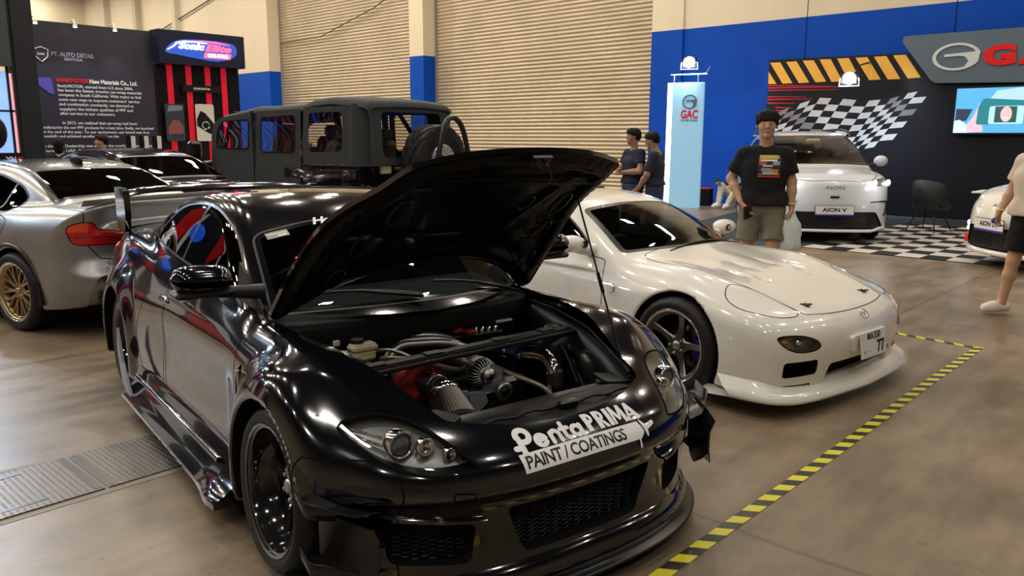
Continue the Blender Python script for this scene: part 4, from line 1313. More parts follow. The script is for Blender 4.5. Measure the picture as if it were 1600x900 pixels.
    for s in (-1, 1):
        m = g[0][:, 1] * s > 0; aa = side_of(a, s)
        recess('intake_recess', aa, tuple(t[m] for t in g), .08, root, M['satin_black'], M['matte_black'], off=(-.09, 0, 0))
        inn2 = lambda u, v: float(poly_sdf(np.array([abs(u)]), np.array([v]), sdi)[0]) < -.004
        u0, u1 = (.45, .75) if s > 0 else (-.75, -.45)
        hexmesh(xf, u0, u1, .19, .38, .0165, .0017, inn2, -.045).build('intake_mesh', M['mesh_blue'], root, fix=False)
        ld = MB(); V = []
        for t in np.linspace(.44, .80, 16):
            zz = .365 + .04 * (t - .44) / .36; x0 = xf(t, zz)
            V += [(x0 - .03, s * t, zz + .018), (x0 + .028, s * t, zz + .002), (x0 + .03, s * t, zz - .004), (x0 - .03, s * t, zz - .004)]
        ld.grid(V, 16, 4); ld.build('intake_lip', P, root)
        # washer cover
        wc = rounded([(.485, .445), (.555, .452), (.56, .485), (.49, .478)], .01)
        a2, sk, g2 = pick(sk, yz_patch(wc, s, .4)); grooves.append(g2); skin_obj('washer_cover', a2, P, root)
    # fog / seam: bumper to fender
    seam = [(.50, .02), (.33, .02), (.315, .50), (.33, .66), (.36, .70), (.40, .66), (.5, .40)]
    bump = lambda V: np.maximum(np.maximum(poly_sdf(V[:, 0], V[:, 2], [(.345, .0), (.355, .45), (.42, .58), (1.2, .60), (1.2, 0)]), 0.0 - V[:, 2]), -9)
    a, b, g = split(sk, lambda V: np.maximum(bump(V), -(np.abs(V[:, 1]) - .70))); grooves.append(g)
    # front wedge of upper nose seams running to the lamps
    skin_obj('body_shell', sk, P, root)
    groove_obj('panel_gap', seg_join(grooves), .003, root)
    # ---- splitter, canards, skirts
    def plan(y, d=0.0): return float(cs(np.array(.12), RX['XF']) - cs(np.array(min(abs(y), 1.05)), RX['CF'])) + d
    V = []
    ys = np.linspace(-.955, .955, 61)
    for y in ys:
        x1 = plan(y, .085); x1 = max(x1, .34); x0 = x1 - .20
        V += [(x0, y * .97, .082), (x1 - .01, y, .078), (x1, y * 1.005, .070), (x1 - .01, y, .062), (x0, y * .97, .062)]
    sp = MB(); sp.grid(V, 61, 5); sp.build('front_splitter', M['satin_black'], root)
    V = []
    for y in np.linspace(-.90, .90, 61):
        x1 = plan(y, .03); V += [(x1 - .05, y, .185 - .02 * abs(y)), (x1 - .01, y, .165 - .02 * abs(y)), (x1 + .008, y, .12), (x1 - .0, y, .08), (x1 - .08, y, .08)]
    MB().grid(V, 61, 5).build('lower_lip', P, root)
    for s in (-1, 1):
        for (z0, z1, x0, x1, yo) in ((.47, .43, .50, .68, .985), (.265, .245, .53, .71, .985)):
            cn = MB(); n = 12; V = []
            for k in range(n):
                t = k / (n - 1); x = x1 + (x0 - x1) * t
                yi = .78 + .16 * t if t < .7 else .90
                yy = min(yi, .93); out = yy + .015 + .10 * math.sin(PI * min(t * .62 + .05, 1)) 
                out = min(out, yo); z = z1 + (z0 - z1) * t - .02 * math.sin(PI * t)
                V += [(x, s * (yy - .03), z), (x, s * out, z + .006), (x, s * (out + .006), z + .055 * sstep(t, 0, .5)), (x, s * (out + .001), z + .055 * sstep(t, 0, .5)), (x, s * (out - .004), z - .004), (x, s * (yy - .03), z - .006)]
            cn.grid(V, n, 6); cn.build('canard', M['satin_black'], root)
        # tall corner blade between wheel and intake
        V = []; n = 10
        for k in range(n):
            t = k / (n - 1); yb = .90 - .11 * t ** 1.3; xb = plan(yb, .018) if t > .12 else plan(yb, .018)
            xb = .525 + .21 * t; zt_ = .455 - .035 * t; zb_ = .205 + .03 * t
            o = .022
            for (z, e) in ((zt_, .045), (zt_ - .05, o), (zb_ + .05, o), (zb_, .03), (zb_ - .006, .026), (zb_ + .05, o - .008), (zt_ - .05, o - .008), (zt_ + .004, .04)):
                V.append((xb + e * .35, s * (yb + e), z))
        cb = MB(); cb.grid(V, n, 8); cb.add(V[-8:], [list(range(8))], 0, False); cb.build('corner_blade', M['satin_black'], root)
        # side skirt: rounded rocker and flat blade
        V = []
        for x in np.linspace(-2.25, -.36, 30):
            fl = .03 * math.exp(-((x + .45) / .15) ** 2)
            V += [(x, s * .84, .30), (x, s * .885, .27), (x, s * .905, .20), (x, s * (.945 + fl), .15), (x, s * (.99 + fl), .118 + fl * .6), (x, s * (.995 + fl), .10), (x, s * .93, .092), (x, s * .80, .10)]
        MB().grid(V, 30, 8).add(V[-8:], [list(range(8))], 0, False).add(V[:8], [list(range(8))], 0, False).build('side_skirt', P, root)
        V = []
        for x in np.linspace(-2.20, -.60, 24):
            V += [(x, s * .875, .215), (x, s * .915, .235), (x, s * .925, .215), (x, s * .88, .195)]
        MB().grid(V, 24, 4).build('skirt_rib', P, root)
        wg = MB(); wg.prism([(-2.34, .50), (-2.26, .30), (-2.05, .09), (-2.30, .17), (-2.37, .36)], s * .96, s * .975, 'xz'); wg.build('skirt_winglet', M['silver_vinyl'], root)
        # mirror
        e = part_empty('door_mirror', root, (-.55, s * .945, 1.045))
        mb = MB(); V = []
        for i in range(13):
            t = i / 12; y = -.13 + .26 * t; q = math.sqrt(max(0, 1 - (2 * t - 1) ** 4)); 
            for k in range(14):
                an = 2 * PI * k / 14
                V.append((.075 * math.cos(an) * q * (1 if math.cos(an) > 0 else .5), s * y, .062 * math.sin(an) * q + .012 * t))
        mb.grid(V, 13, 14); 
        mb.build('mirror_shell', P, e)
        MB().box((-.01, 0, -.052), (.12, .24, .03), bev=.012).build('mirror_base_trim', M['black_plastic'], e)
        MB().tube([(-.01, -s * .26, -.075), (0, -s * .14, -.062), (0, -s * .05, -.055)], (.035, .028, .024), 10).build('mirror_arm', M['black_plastic'], e)
        MB().prism([(-.74, .915), (-.52, .905), (-.60, 1.05), (-.68, 1.09)], s * .728, s * .742, 'xz').build('mirror_sail', M['black_plastic'], root)
        # rear lamp
        MB().ball((-3.40, s * .665, .84), (.07, .09, .075), 20, 12).build('tail_lamp', M['dark_red_lens'], root)
    # ---- rear wing
    wg = MB(); V = []
    for t in np.linspace(-1, 1, 41):
        y = t * .70; e = abs(t) ** 8
        for (a_, b_) in ((.12, -.004), (.06, .014), (-.06, .018), (-.13, .012), (-.13, .004), (-.06, -.002), (.06, -.010)):
            V.append((-3.32 + a_, y, 1.275 + b_ * 1.5 - .02 * t * t - .03 * e))
    wg.grid(V, 41, 7); wing = wg.build('rear_wing', P, root)
    for s in (-1, 1):
        MB().prism(rounded([(-3.16, 1.285), (-3.44, 1.29), (-3.42, .99), (-3.20, .98), (-3.14, 1.10)], .03), s * .675, s * .715, 'xz').build('wing_upright', P, wing)
    # ---- cowl, wipers
    V = []
    for y in np.linspace(-.70, .70, 31):
        xg = -.315 - .38 * y * y; zg = .878 - .06 * y * y
        V += [(xg - .06, y, zg + .012), (xg, y, zg - .008), (xg + .05, y, zg - .012), (xg + .085, y, zg - .022), (xg + .10, y, zg - .045), (xg + .095, y, zg - .12)]
    MB().grid(V, 31, 6).build('cowl_panel', M['dark_plastic'], root)
    for (y0, y1, x0, x1) in ((.60, .10, -.40, -.40), (-.02, -.55, -.32, -.52)):
        pts = []
        for k in range(9):
            t = k / 8; y = y0 + (y1 - y0) * t; x = x0 + (x1 - x0) * t
            z = float(cs(np.array(x + .38 * y * y), RX['ZR'])) - .08 * y * y + .022
            pts.append((x, y, z))
        wi = MB(); wi.tube(pts, .007, 6); wi.tube([(pts[0][0] + .03, pts[0][1], pts[0][2] - .005), pts[4]], .009, 6); wi.build('wiper', M['black_plastic'], root)
    # ---- cabin
    tub(root, -3.0, -.42, .62, .28, .82, M['interior'])
    dashboard(root, -.86, .60, .885, M['interior'])
    for s in (-1, 1): seat(root, -1.55, s * .35, .42, M['interior'], rot=.2)
    MB().box((-.97, 0, 1.20), (.03, .21, .055), bev=.01).build('rear_view_mirror', M['satin_black'], root)
    # ---- wheels
    st = dict(kind='five', n=5, dish=.095, conc=-.008, lug=.3, w0=.036, w1=.034)
    ms = (M['gloss_black'], M['gloss_black'], M['gloss_black'], M['brushed'])
    for s in (-1, 1):
        wheel(root, .08, s * .805, .325, .325, .247, .265, st, ms, camber=math.radians(3), spin=.55)
        wheel(root, -2.74, s * .735, .325, .325, .247, .285, st, ms, camber=math.radians(3), spin=.2)
    # ---- stickers
    def lay(V, Fc, fr, name, m, lift=.0012, sub_=1):
        surf_text(Fs, V, Fc, fr, name, m, root, lift, sub_)
    fr = flat_frame((.85, -.015, .556), (0, 1, 0), (-.50, 0, .86))
    def txt(s, size, u, v, m, name, off=0, sh=0, sx=1, lift=.0016, sp_=1.0):
        V, Fc = text_mesh(s, size, 0, off, sh, 'LEFT', sp_); V = V.copy(); V[:, 0] = V[:, 0] * sx + u; V[:, 1] += v
        lay(V, Fc, fr, name, m, lift)
    return root, F, fr, txt, lay, Fs
M['hood_under'] = mat('hood_underside', (0.004, 0.004, 0.005), 0.30, spec=.16, coat=0.04)
M['dark_plastic'] = mat('dark_plastic', (0.010, 0.010, 0.011), 0.5, spec=.22)
M['projector_glass'] = mat('projector_glass', (0.10, 0.13, 0.17), 0.03, metal=0.3, coat=1.0)
M['mesh_blue'] = mat('painted_mesh', (0.010, 0.014, 0.022), 0.35, metal=0.3)
M['silver_vinyl'] = mat('silver_vinyl', (0.30, 0.34, 0.40), 0.35, metal=0.2)
rx_root, RXF, rx_fr, rx_txt, rx_lay, RXFs = build_rx()
# ------------------------------------------------------------------ engine bay, props and lettering of the black coupe
def rx_engine(root):
    bay = MB()
    bay.box((.12, 0, .26), (1.0, 1.2, .02))
    V = []
    for y in np.linspace(-.66, .66, 21):
        xg = -.235 - .42 * y * y
        V += [(xg, y, .835), (xg - .01, y, .70), (xg - .03, y, .45), (xg - .03, y, .26)]
    bay.grid(V, 21, 4, smooth=True)
    bay.build('firewall', M['bay_paint'], root)
    for s in (-1, 1):
        ap = MB(); V = []
        for x, yt, zt in ((-.45, .675, .80), (-.2, .665, .79), (.1, .625, .76), (.38, .535, .72), (.58, .47, .655)):
            V += [(x, s * (yt + .01), zt), (x, s * (yt - .035), zt - .02), (x, s * (yt - .05), zt - .10), (x, s * (yt - .06), zt - .25), (x, s * (yt - .06), .26)]
        ap.grid(V, 5, 5); o = ap.build('inner_apron', M['bay_paint'], root)
        tw = MB(); tw.lathe([(.0, .03), (.045, .028), (.05, .0), (.10, -.01), (.115, -.06), (.12, -.2)], 28, 'z', c=(.0, s * .53, .725)); tw.build('strut_tower', M['bay_paint'], root)
        for k in range(3):
            a = 2 * PI * k / 3 + .5
            MB().lathe([(0, .016), (.009, .016), (.010, 0)], 6, 'z', c=(.0 + .075 * math.cos(a), s * .53 + .075 * math.sin(a), .722)).build('tower_nut', M['brushed'], root)
        gt = MB(); gt.tube([(-.44, s * .675, .805), (-.15, s * .66, .795), (.15, s * .61, .765), (.40, s * .53, .71), (.57, s * .475, .665)], .008, 6); gt.build('fender_gutter', M['satin_black'], root)
    # slam panel over the radiator
    sp = MB(); V = []
    for y in np.linspace(-.47, .47, 25):
        d = .012 * math.cos(y * 22) ** 4
        e = -.13 * y * y; V += [(.535, y, .56), (.54, y, .622), (.56, y, .632 + d * .5), (.605 + e * .5, y, .630), (.635 + e, y, .615 + d), (.690 + e, y, .612), (.735 + e, y, .600), (.745 + e, y, .55)]
    sp.grid(V, 25, 8); slam = sp.build('slam_panel', M['dark_plastic'], root)
    MB().box((.65, .06, .632), (.035, .09, .03), bev=.006).build('hood_latch', M['dark_metal'], slam)
    MB().tube([(.645, y, .632 + .006 * math.sin(y * 40)) for y in np.linspace(-.40, .42, 20)], .006, 6).build('release_cable', M['rubber'], slam)
    for s in (-1, 1):
        br = MB(); br.prism(rounded([(.42, .40), (.55, .36), (.60, .44), (.585, .50), (.50, .52)], .02), .628, .640, 'xy')
        if s < 0: br.xform(np.diag((1, -1, 1, 1)))
        br.build('corner_bracket', M['dark_plastic'], slam)
    rd = MB(); rd.box((.50, 0, .44), (.05, .80, .34)); rd.box((.50, 0, .60), (.06, .82, .03), bev=.01); rd.build('radiator', M['dark_metal'], root)
    # engine block, covers
    eb = MB(); eb.box((-.12, .02, .42), (.42, .44, .26), bev=.03); eb.box((-.14, .0, .57), (.34, .22, .08), bev=.02); eb.box((.05, .22, .50), (.12, .14, .16), bev=.02)
    blk = eb.build('engine_block', M['dark_metal'], root)
    # strut brace
    def P3(*p): return np.array(p, float)
    A, B = P3(.09, -.56, .735), P3(.035, .585, .745)
    st = MB(); D = (B - A) / np.linalg.norm(B - A); X = np.cross(D, (0, 0, 1)); X /= np.linalg.norm(X)
    V = []
    for k in range(14):
        p = A + (B - A) * k / 13
        V += [p - X * .034 + P3(0, 0, -.006), p - X * .034 + P3(0, 0, .006), p + X * .034 + P3(0, 0, .006), p + X * .034 + P3(0, 0, -.006)]
    st.grid(V, 14, 4); st.tube([A + X * .055 + P3(0, 0, -.01), B + X * .055 + P3(0, 0, -.01)], .010, 8)
    for k in (1, 4, 8, 11): 
        p = A + (B - A) * (k / 12.5); st.box(p + P3(0, 0, .010), (.05, .08, .008), bev=.003)
    st.build('strut_brace', M['dark_plastic'], root)
    # turbo
    t = part_empty('turbocharger', root, (-.02, -.205, .605))
    vo = MB(); pts = []; rr = []
    for k in range(40):
        a = -2.3 + 2 * PI * k / 39; r = .066 + .006 * k / 39
        pts.append((0, r * math.cos(a), r * math.sin(a))); rr.append(.034 + .020 * k / 39)
    vo.tube(pts, rr, 14); vo.lathe([(.03, -.05), (.075, -.03), (.08, .01), (.055, .035), (.05, .045)], 32, 'x'); vo.build('compressor_housing', M['red_metal'], t)
    nk = MB(); nk.tube([(.035, .0, 0), (.075, .02, -.005), (.11, .03, -.012)], (.052, .050, .048), 24); nk.build('inlet_hose', M['rubber'], t)
    for k, x in ((0, .05), (1, .095)): 
        MB().lathe([(.052, -.006), (.056, -.005), (.056, .005), (.052, .006)], 28, 'x', c=(x, .01 + .016 * k, -.004 - .006 * k)).build('hose_clamp', M['chrome'], t)
    MB().lathe([(.03, -.16), (.07, -.14), (.075, -.08), (.04, -.05)], 24, 'x').build('turbine_housing', M['tan_metal'], t)
    # cone filter
    f = part_empty('cone_filter', root, (.125, -.175, .575), (0, math.radians(30), math.radians(-12))); f.scale = (1.18,) * 3
    n = 44; V = []; pr = [(.050, 0.0), (.060, .01), (.082, .15)]
    for (r, h) in pr:
        for k in range(2 * n):
            rr_ = r * (1.0 if k % 2 == 0 else .84); a = PI * k / n; V.append((h, rr_ * math.cos(a), rr_ * math.sin(a)))
    fp = MB().grid(V, 3, 2 * n, smooth=False); fp.mi = [(i % (2 * n - 1)) % 2 for i in range(len(fp.mi))]; fp.build('filter_pleats', [M['filter_media'], M['dark_metal']], f)
    g = MB(); g.add([V[2 * n * i + k] for i in range(3) for k in (2 * n - 1, 0)], [(0, 1, 3, 2), (2, 3, 5, 4)], 0, False); g.build('pleat_seam', M['filter_media'], f)
    cp = MB(); cp.lathe([(.078, .145), (.088, .150), (.088, .168), (.06, .174), (.055, .16), (0, .155)], 36, 'x'); cp.build('filter_cap', M['rubber'], f)
    MB().lathe([(.052, -.012), (.063, -.008), (.064, .012), (.058, .018)], 32, 'x').build('filter_collar', M['chrome'], f)
    # alternator
    al = part_empty('alternator', root, (.045, .075, .605))
    a_ = MB(); a_.lathe([(.03, -.09), (.068, -.08), (.072, -.02), (.072, .0)], 28, 'x')
    for k in range(26):
        an = 2 * PI * k / 26; c, s_ = math.cos(an), math.sin(an)
        a_.tube([(.0, .070 * c, .070 * s_), (.03, .062 * c, .062 * s_), (.038, .036 * c, .036 * s_)], .0032, 5)
    a_.lathe([(.03, .040), (.038, .040), (.038, .034), (.03, .034)], 24, 'x'); a_.build('alternator_case', M['brushed'], al)
    MB().lathe([(.0, .078), (.018, .078), (.022, .072), (.034, .070), (.036, .062), (.028, .055), (.036, .048), (.03, .04)], 28, 'x').xform(np.eye(4)).build('alternator_pulley', M['brushed'], al)
    MB().lathe([(0, .083), (.012, .082), (.020, .074)], 20, 'x').build('pulley_nut', M['blue_metal'], al)
    pu = part_empty('idler_pulley', root, (.12, .145, .525))
    MB().lathe([(.022, .012), (.038, .014), (.044, .008), (.044, -.02), (.02, -.02)], 28, 'x').build('pulley_rim', M['brushed'], pu)
    MB().lathe([(0, .016), (.012, .016), (.018, .010), (.022, .008)], 20, 'x').build('pulley_hub', M['dark_metal'], pu)
    bk = MB(); bk.prism(rounded([(.04, .42), (.12, .44), (.17, .50), (.16, .62), (.10, .66), (.06, .56)], .02), .06, .085, 'yz'); bk.build('accessory_bracket', M['cast_grey'], root)
    bk = MB(); bk.prism(rounded([(-.04, .44), (.05, .50), (.03, .55), (-.05, .56)], .015), .12, .135, 'yz'); bk.box((.13, -.07, .50), (.02, .02, .14)); bk.build('engine_mount', M['cast_grey'], root)
    MB().tube([(.06, .075, .645), (.06, .15, .60), (.1, .185, .53), (.1, .15, .48), (.07, .06, .46), (.06, .02, .55), (.06, .04, .62)], .010, 6, closed=True).build('drive_belt', M['rubber'], root)
    # boost pipe with blue coupler
    pp = [(-.13, .25, .66), (-.03, .285, .66), (.055, .325, .66), (.12, .365, .655), (.175, .375, .62), (.205, .37, .56), (.215, .36, .46)]
    P_ = np.array(pp); tt = np.linspace(0, len(pp) - 1, 40); P2 = np.stack([cs(tt, tuple((i, P_[i, k]) for i in range(len(pp)))) for k in range(3)], 1)
    MB().tube(P2, .037, 20).build('boost_pipe', M['pipe_chrome'], root)
    MB().tube(P2[4:13], .044, 20).build('silicone_coupler', M['blue_hose'], root)
    for k in (6, 11, 29, 34): MB().tube([P2[k], P2[k] + (P2[k + 1] - P2[k]) / np.linalg.norm(P2[k + 1] - P2[k]) * .013], .0445 + .002 if k < 20 else .042, 24).build('pipe_clamp', M['chrome'], root)
    MB().tube(P2[30:36], .0395, 20).build('pipe_sleeve', M['rubber'], root)
    # intake runners
    for k in range(3):
        o = .045 * k
        pts = [(-.30 + o * .6, -.27 + o * .2, .58), (-.31 + o * .6, -.22 + o * .3, .69), (-.27 + o * .5, -.12 + o * .2, .735 - .012 * k), (-.20 + o * .4, .0 + o * .1, .735 - .012 * k), (-.16 + o * .3, .10, .68)]
        P_ = np.array(pts); tt = np.linspace(0, 4, 20); P3_ = np.stack([cs(tt, tuple((i, P_[i, q]) for i in range(5))) for q in range(3)], 1)
        MB().tube(P3_, .021, 12).build('intake_runner', M['brushed'], root)
    rb = MB(); rb.box((-.26, .14, .735), (.05, .05, .03), bev=.008); rb.box((-.22, .19, .728), (.05, .06, .02), bev=.008); rb.build('coil_connector', M['red_metal'], root)
    for k in range(4): MB().lathe([(0, .03), (.010, .028), (.012, .0)], 10, 'z', c=(-.24 + .006 * k, .235 + .035 * k, .71)).build('fuel_fitting', M['chrome'], root)
    fr_ = MB(); fr_.tube([(-.25, .12, .70), (-.22, .38, .70)], .014, 8); fr_.box((-.30, .42, .72), (.10, .12, .06), bev=.01); fr_.box((-.34, .32, .74), (.06, .10, .03), bev=.01); fr_.build('fuel_rail', M['dark_metal'], root)
    # servo, reservoir, caps
    bo = MB(); bo.lathe([(0, .05), (.05, .045), (.11, .02), (.122, 0), (.122, -.02), (.08, -.05)], 36, 'x', c=(-.36, -.40, .68)); bo.build('brake_servo', M['satin_black'], root)
    MB().tube([(-.335, -.40 + .118 * math.cos(a), .68 + .118 * math.sin(a)) for a in np.linspace(0, 2 * PI, 37)[:-1]], .006, 6, closed=True).build('servo_band', M['dark_metal'], root)
    re = MB(); re.box((-.20, -.385, .745), (.075, .125, .035), bev=.012); re.box((-.20, -.385, .71), (.06, .11, .05), bev=.012); re.build('brake_fluid_reservoir', M['yellowed_plastic'], root)
    MB().lathe([(0, .022), (.026, .02), (.03, .014), (.03, 0)], 20, 'z', c=(-.22, -.40, .762)).build('reservoir_cap', M['black_plastic'], root)
    MB().tube([(-.18, -.38, .67), (-.05, -.36, .67)], .016, 10).build('master_cylinder', M['brushed'], root)
    MB().lathe([(0, .012), (.022, .01), (.026, 0)], 16, 'z', c=(-.14, -.505, .745)).build('washer_cap', mat('pale_blue_cap', (.30, .48, .56), .4), root)
    MB().box((-.27, -.475, .76), (.02, .03, .025), bev=.004).build('relay_cap', M['white_plastic'], root)
    # hoses
    def hose(pts, r, m, name):
        P_ = np.array(pts, float); n = len(P_); tt = np.linspace(0, n - 1, 6 * n)
        MB().tube(np.stack([cs(tt, tuple((i, P_[i, q]) for i in range(n))) for q in range(3)], 1), r, 10).build(name, m, root)
    hose([(.0, .19, .60), (.10, .24, .57), (.20, .31, .53), (.24, .34, .46)], .013, M['tan_metal'], 'coolant_hose')
    hose([(-.13, -.33, .70), (-.02, -.30, .72), (.05, -.20, .70), (.07, -.10, .66), (.02, .0, .64)], .010, M['tan_metal'], 'oil_line')
    hose([(-.08, -.02, .67), (.02, -.03, .68), (.06, .02, .66)], .013, M['brushed'], 'thermostat_pipe')
    hose([(-.2, -.34, .72), (-.12, -.28, .73), (-.05, -.22, .70)], .008, M['brushed'], 'brake_line')
    hose([(-.34, .05, .78), (-.28, -.1, .775), (-.26, -.25, .77), (-.30, -.36, .765)], .006, M['rubber'], 'vacuum_line')
    hose([(.12, .52, .68), (.2, .50, .60), (.3, .46, .52)], .012, M['rubber'], 'drain_hose')
    hose([(.05, .50, .69), (.17, .46, .66), (.28, .44, .55)], .007, M['rubber'], 'wiring_loom')
    MB().ball((.25, .545, .52), (.17, .07, .16), 24, 14).build('airbox', M['satin_black'], root)
    MB().ball((.40, .50, .50), (.06, .05, .13), 16, 10).build('washer_bottle', M['tan_metal'], root)
    tb = MB(); tb.lathe([(.025, -.03), (.035, -.03), (.035, .03), (.025, .03)], 24, 'x', c=(-.03, .0, .68)); tb.box((-.03, .06, .67), (.04, .06, .03), bev=.008); tb.build('throttle_body', M['cast_grey'], root)
    # prop rod
    c0 = np.array((.55, .475, .64)); 
    hp = np.array((.36, .455, rx_top(.36, .455) - .055)); h = hp - np.array((HOOD_HINGE[0], 0, HOOD_HINGE[1]))
    ca, sa = math.cos(HOOD_OPEN), math.sin(HOOD_OPEN)
    top = np.array((HOOD_HINGE[0] + h[0] * ca - h[2] * sa, h[1], HOOD_HINGE[1] + h[0] * sa + h[2] * ca))
    pr_ = MB(); pr_.tube([c0, top], .0042, 8); m_ = c0 + (top - c0) * .52; d_ = (top - c0) / np.linalg.norm(top - c0)
    pr_.tube([m_ - d_ * .05, m_ + d_ * .04], .008, 8); pr_.build('prop_rod', M['satin_black'], root)
M['bay_paint'] = mat('bay_paint', (0.005, 0.009, 0.016), 0.35, spec=.3)
M['tan_metal'] = mat('heat_stained_metal', (0.30, 0.24, 0.17), 0.4, metal=0.7)
M['cast_grey'] = mat('cast_grey', (0.33, 0.37, 0.38), 0.45, metal=0.6)
M['filter_media'] = mat('filter_media', (0.55, 0.50, 0.43), 0.5, metal=0.3)
M['pipe_chrome'] = mat('polished_pipe', (0.42, 0.40, 0.36), 0.10, metal=1.0)
M['blue_hose'] = mat('blue_silicone', (0.01, 0.015, 0.12), 0.25, coat=0.5)
rx_engine(rx_root)

def stroke2d(paths, w):
    """flat thick strokes with round ends -> (V, F)"""
    V = []; Fc = []
    for pts in paths:
        P = np.array(pts, float)
        for i in range(len(P) - 1):
            d = P[i + 1] - P[i]; L = np.linalg.norm(d)
            if L < 1e-9: continue
            nrm = np.array((-d[1], d[0])) / L * w / 2; b = len(V)
            V += [P[i] - nrm, P[i + 1] - nrm, P[i + 1] + nrm, P[i] + nrm]; Fc.append((b, b + 1, b + 2, b + 3))
        for p in P:
            b = len(V); V += [p + w / 2 * np.array((math.cos(a), math.sin(a))) for a in np.linspace(0, 2 * PI, 11)[:-1]]
            Fc.append(list(range(b, b + 10)))
    return np.array([(p[0], p[1], 0) for p in V]), Fc
def arc(cx, cy, r, a0, a1, n=10, ry=None):
    ry = ry or r
    return [(cx + r * math.cos(math.radians(a0 + (a1 - a0) * k / n)), cy + ry * math.sin(math.radians(a0 + (a1 - a0) * k / n))) for k in range(n + 1)]
def rx_lettering():
    def put(V, Fc, name, m, lift=.0016, sub_=1):
        V = np.array(V, float); V[:, 0] = (V[:, 0] + .275) * 1.055 - .285
        rx_lay(V, Fc, rx_fr, name, m, lift, sub_)
    W_ = M['decal_white']; K = M['decal_black']
    # Penta: fat rounded strokes
    x0 = -.275; b = .032
    paths = [[(x0 + .02, b - .012), (x0 + .02, b + .05)], arc(x0 + .040, b + .052, .024, 185, -115, 14), [(x0 - .004, b + .012), (x0 + .02, b + .012)]]
    V, Fc = stroke2d(paths, .021); put(V, Fc, 'sticker_letter', W_)
    ex = x0 + .100
    V, Fc = stroke2d([arc(ex, b + .020, .020, 15, 330, 16), [(ex - .012, b + .018), (ex + .018, b + .026)]], .017); put(V, Fc, 'sticker_letter', W_)
    nx = x0 + .145
    V, Fc = stroke2d([[(nx, b), (nx, b + .036)], arc(nx + .017, b + .024, .017, 160, 0, 8), [(nx + .034, b + .024), (nx + .034, b)]], .017); put(V, Fc, 'sticker_letter', W_)
    tx = x0 + .205
    V, Fc = stroke2d([[(tx, b + .062), (tx, b + .012)], arc(tx + .012, b + .012, .012, 180, 270, 6), [(tx - .012, b + .040), (tx + .018, b + .040)]], .017); put(V, Fc, 'sticker_letter', W_)
    ax = x0 + .255
    V, Fc = stroke2d([arc(ax, b + .020, .019, 0, 360, 16), [(ax + .021, b + .038), (ax + .021, b)]], .017); put(V, Fc, 'sticker_letter', W_)
    # PRIMA: flared capitals
    def cap(segs, x, w, h, name):
        V = []; Fc = []
        for (ax_, ay_, bx_, by_, wa, wb) in segs:
            p = np.array((x + ax_ * w, b + ay_ * h)); q = np.array((x + bx_ * w, b + by_ * h)); d = q - p; L = np.linalg.norm(d)
            n_ = np.array((-d[1], d[0])) / L; k = len(V)
            V += [p - n_ * wa / 2, q - n_ * wb / 2, q + n_ * wb / 2, p + n_ * wa / 2]; Fc.append((k, k + 1, k + 2, k + 3))
        put([(v[0], v[1], 0) for v in V], Fc, name, W_)
    h = .072; T = .017; t = .012
    px = x0 + .308
    bowl = lambda top, bot, r: [(r * math.cos(a), 0) for a in (0,)]
    def letter_P(x, leg=False):
        V, Fc = stroke2d([], .01) if False else ([], [])
        V = []; Fc = []
        def quad(a, b_, c, d):
            k = len(V); V.extend([a, b_, c, d]); Fc.append((k, k + 1, k + 2, k + 3))
        quad((x - .003, b), (x + .018, b), (x + .016, b + h), (x - .004, b + h))
        n = 8
        for i in range(n):
            a0 = PI / 2 - PI * i / n; a1 = PI / 2 - PI * (i + 1) / n; c = (x + .016, b + h * .70); ro, ri = .0215, .0085
            quad((c[0] + ro * math.cos(a0), c[1] + ro * math.sin(a0)), (c[0] + ro * math.cos(a1), c[1] + ro * math.sin(a1)), (c[0] + ri * math.cos(a1), c[1] + ri * math.sin(a1)), (c[0] + ri * math.cos(a0), c[1] + ri * math.sin(a0)))
        if leg: quad((x + .016, b + h * .42), (x + .028, b + h * .42), (x + .046, b), (x + .029, b))
        put([(p[0], p[1], 0) for p in V], Fc, 'sticker_letter', W_)
    letter_P(px); letter_P(px + .052, True)
    cap([(0, 0, 0, 1, .019, .019)], px + .111, .02, h, 'sticker_letter')
    mx = px + .128
    cap([(0, 0, .12, 1, .010, .014), (.10, 1, .5, .2, .018, .012), (.5, .2, .9, 1, .010, .015), (.88, 1, 1.0, 0, .016, .020)], mx, .056, h, 'sticker_letter')
    cap([(0, 0, .45, 1, .010, .014), (.42, 1, 1.0, 0, .018, .021), (.2, .30, .8, .30, .010, .010)], mx + .068, .050, h, 'sticker_letter')
    # white box with dark capitals
    u0, u1, v0, v1 = -.285, .205, -.046, .022
    n = 24; V = []; Fc = []
    for k in range(n + 1):
        u = u0 + (u1 - u0 + .035) * k / n; V += [(u + .006, v0, 0), (u, v1, 0)]
    # ragged right end
    for k in range(n): Fc.append((2 * k, 2 * k + 2, 2 * k + 3, 2 * k + 1))
    put(V, Fc, 'sticker_box', W_, .0014, 2)
    Vt, Ft = text_mesh('PAINT / COATINGS', .062, 0, .0012, 0, 'LEFT', .92)
    Vt = Vt.copy(); wid = Vt[:, 0].max() - Vt[:, 0].min(); Vt[:, 0] = (Vt[:, 0] - Vt[:, 0].min()) * (.440 / wid) + u0 + .018; Vt[:, 1] = Vt[:, 1] + (v0 + v1) / 2 - .001
    put(Vt, Ft, 'sticker_box_lettering', K, .0022, 1)
    # brush: bristles, ferrule gap, handle, a drip
    put([(.245, -.046, 0), (.262, -.030, 0), (.268, -.020, 0), (.262, -.004, 0), (.252, .022, 0), (.236, .022, 0), (.24, -.01, 0)], [list(range(7))], 'sticker_brush_tip', W_)
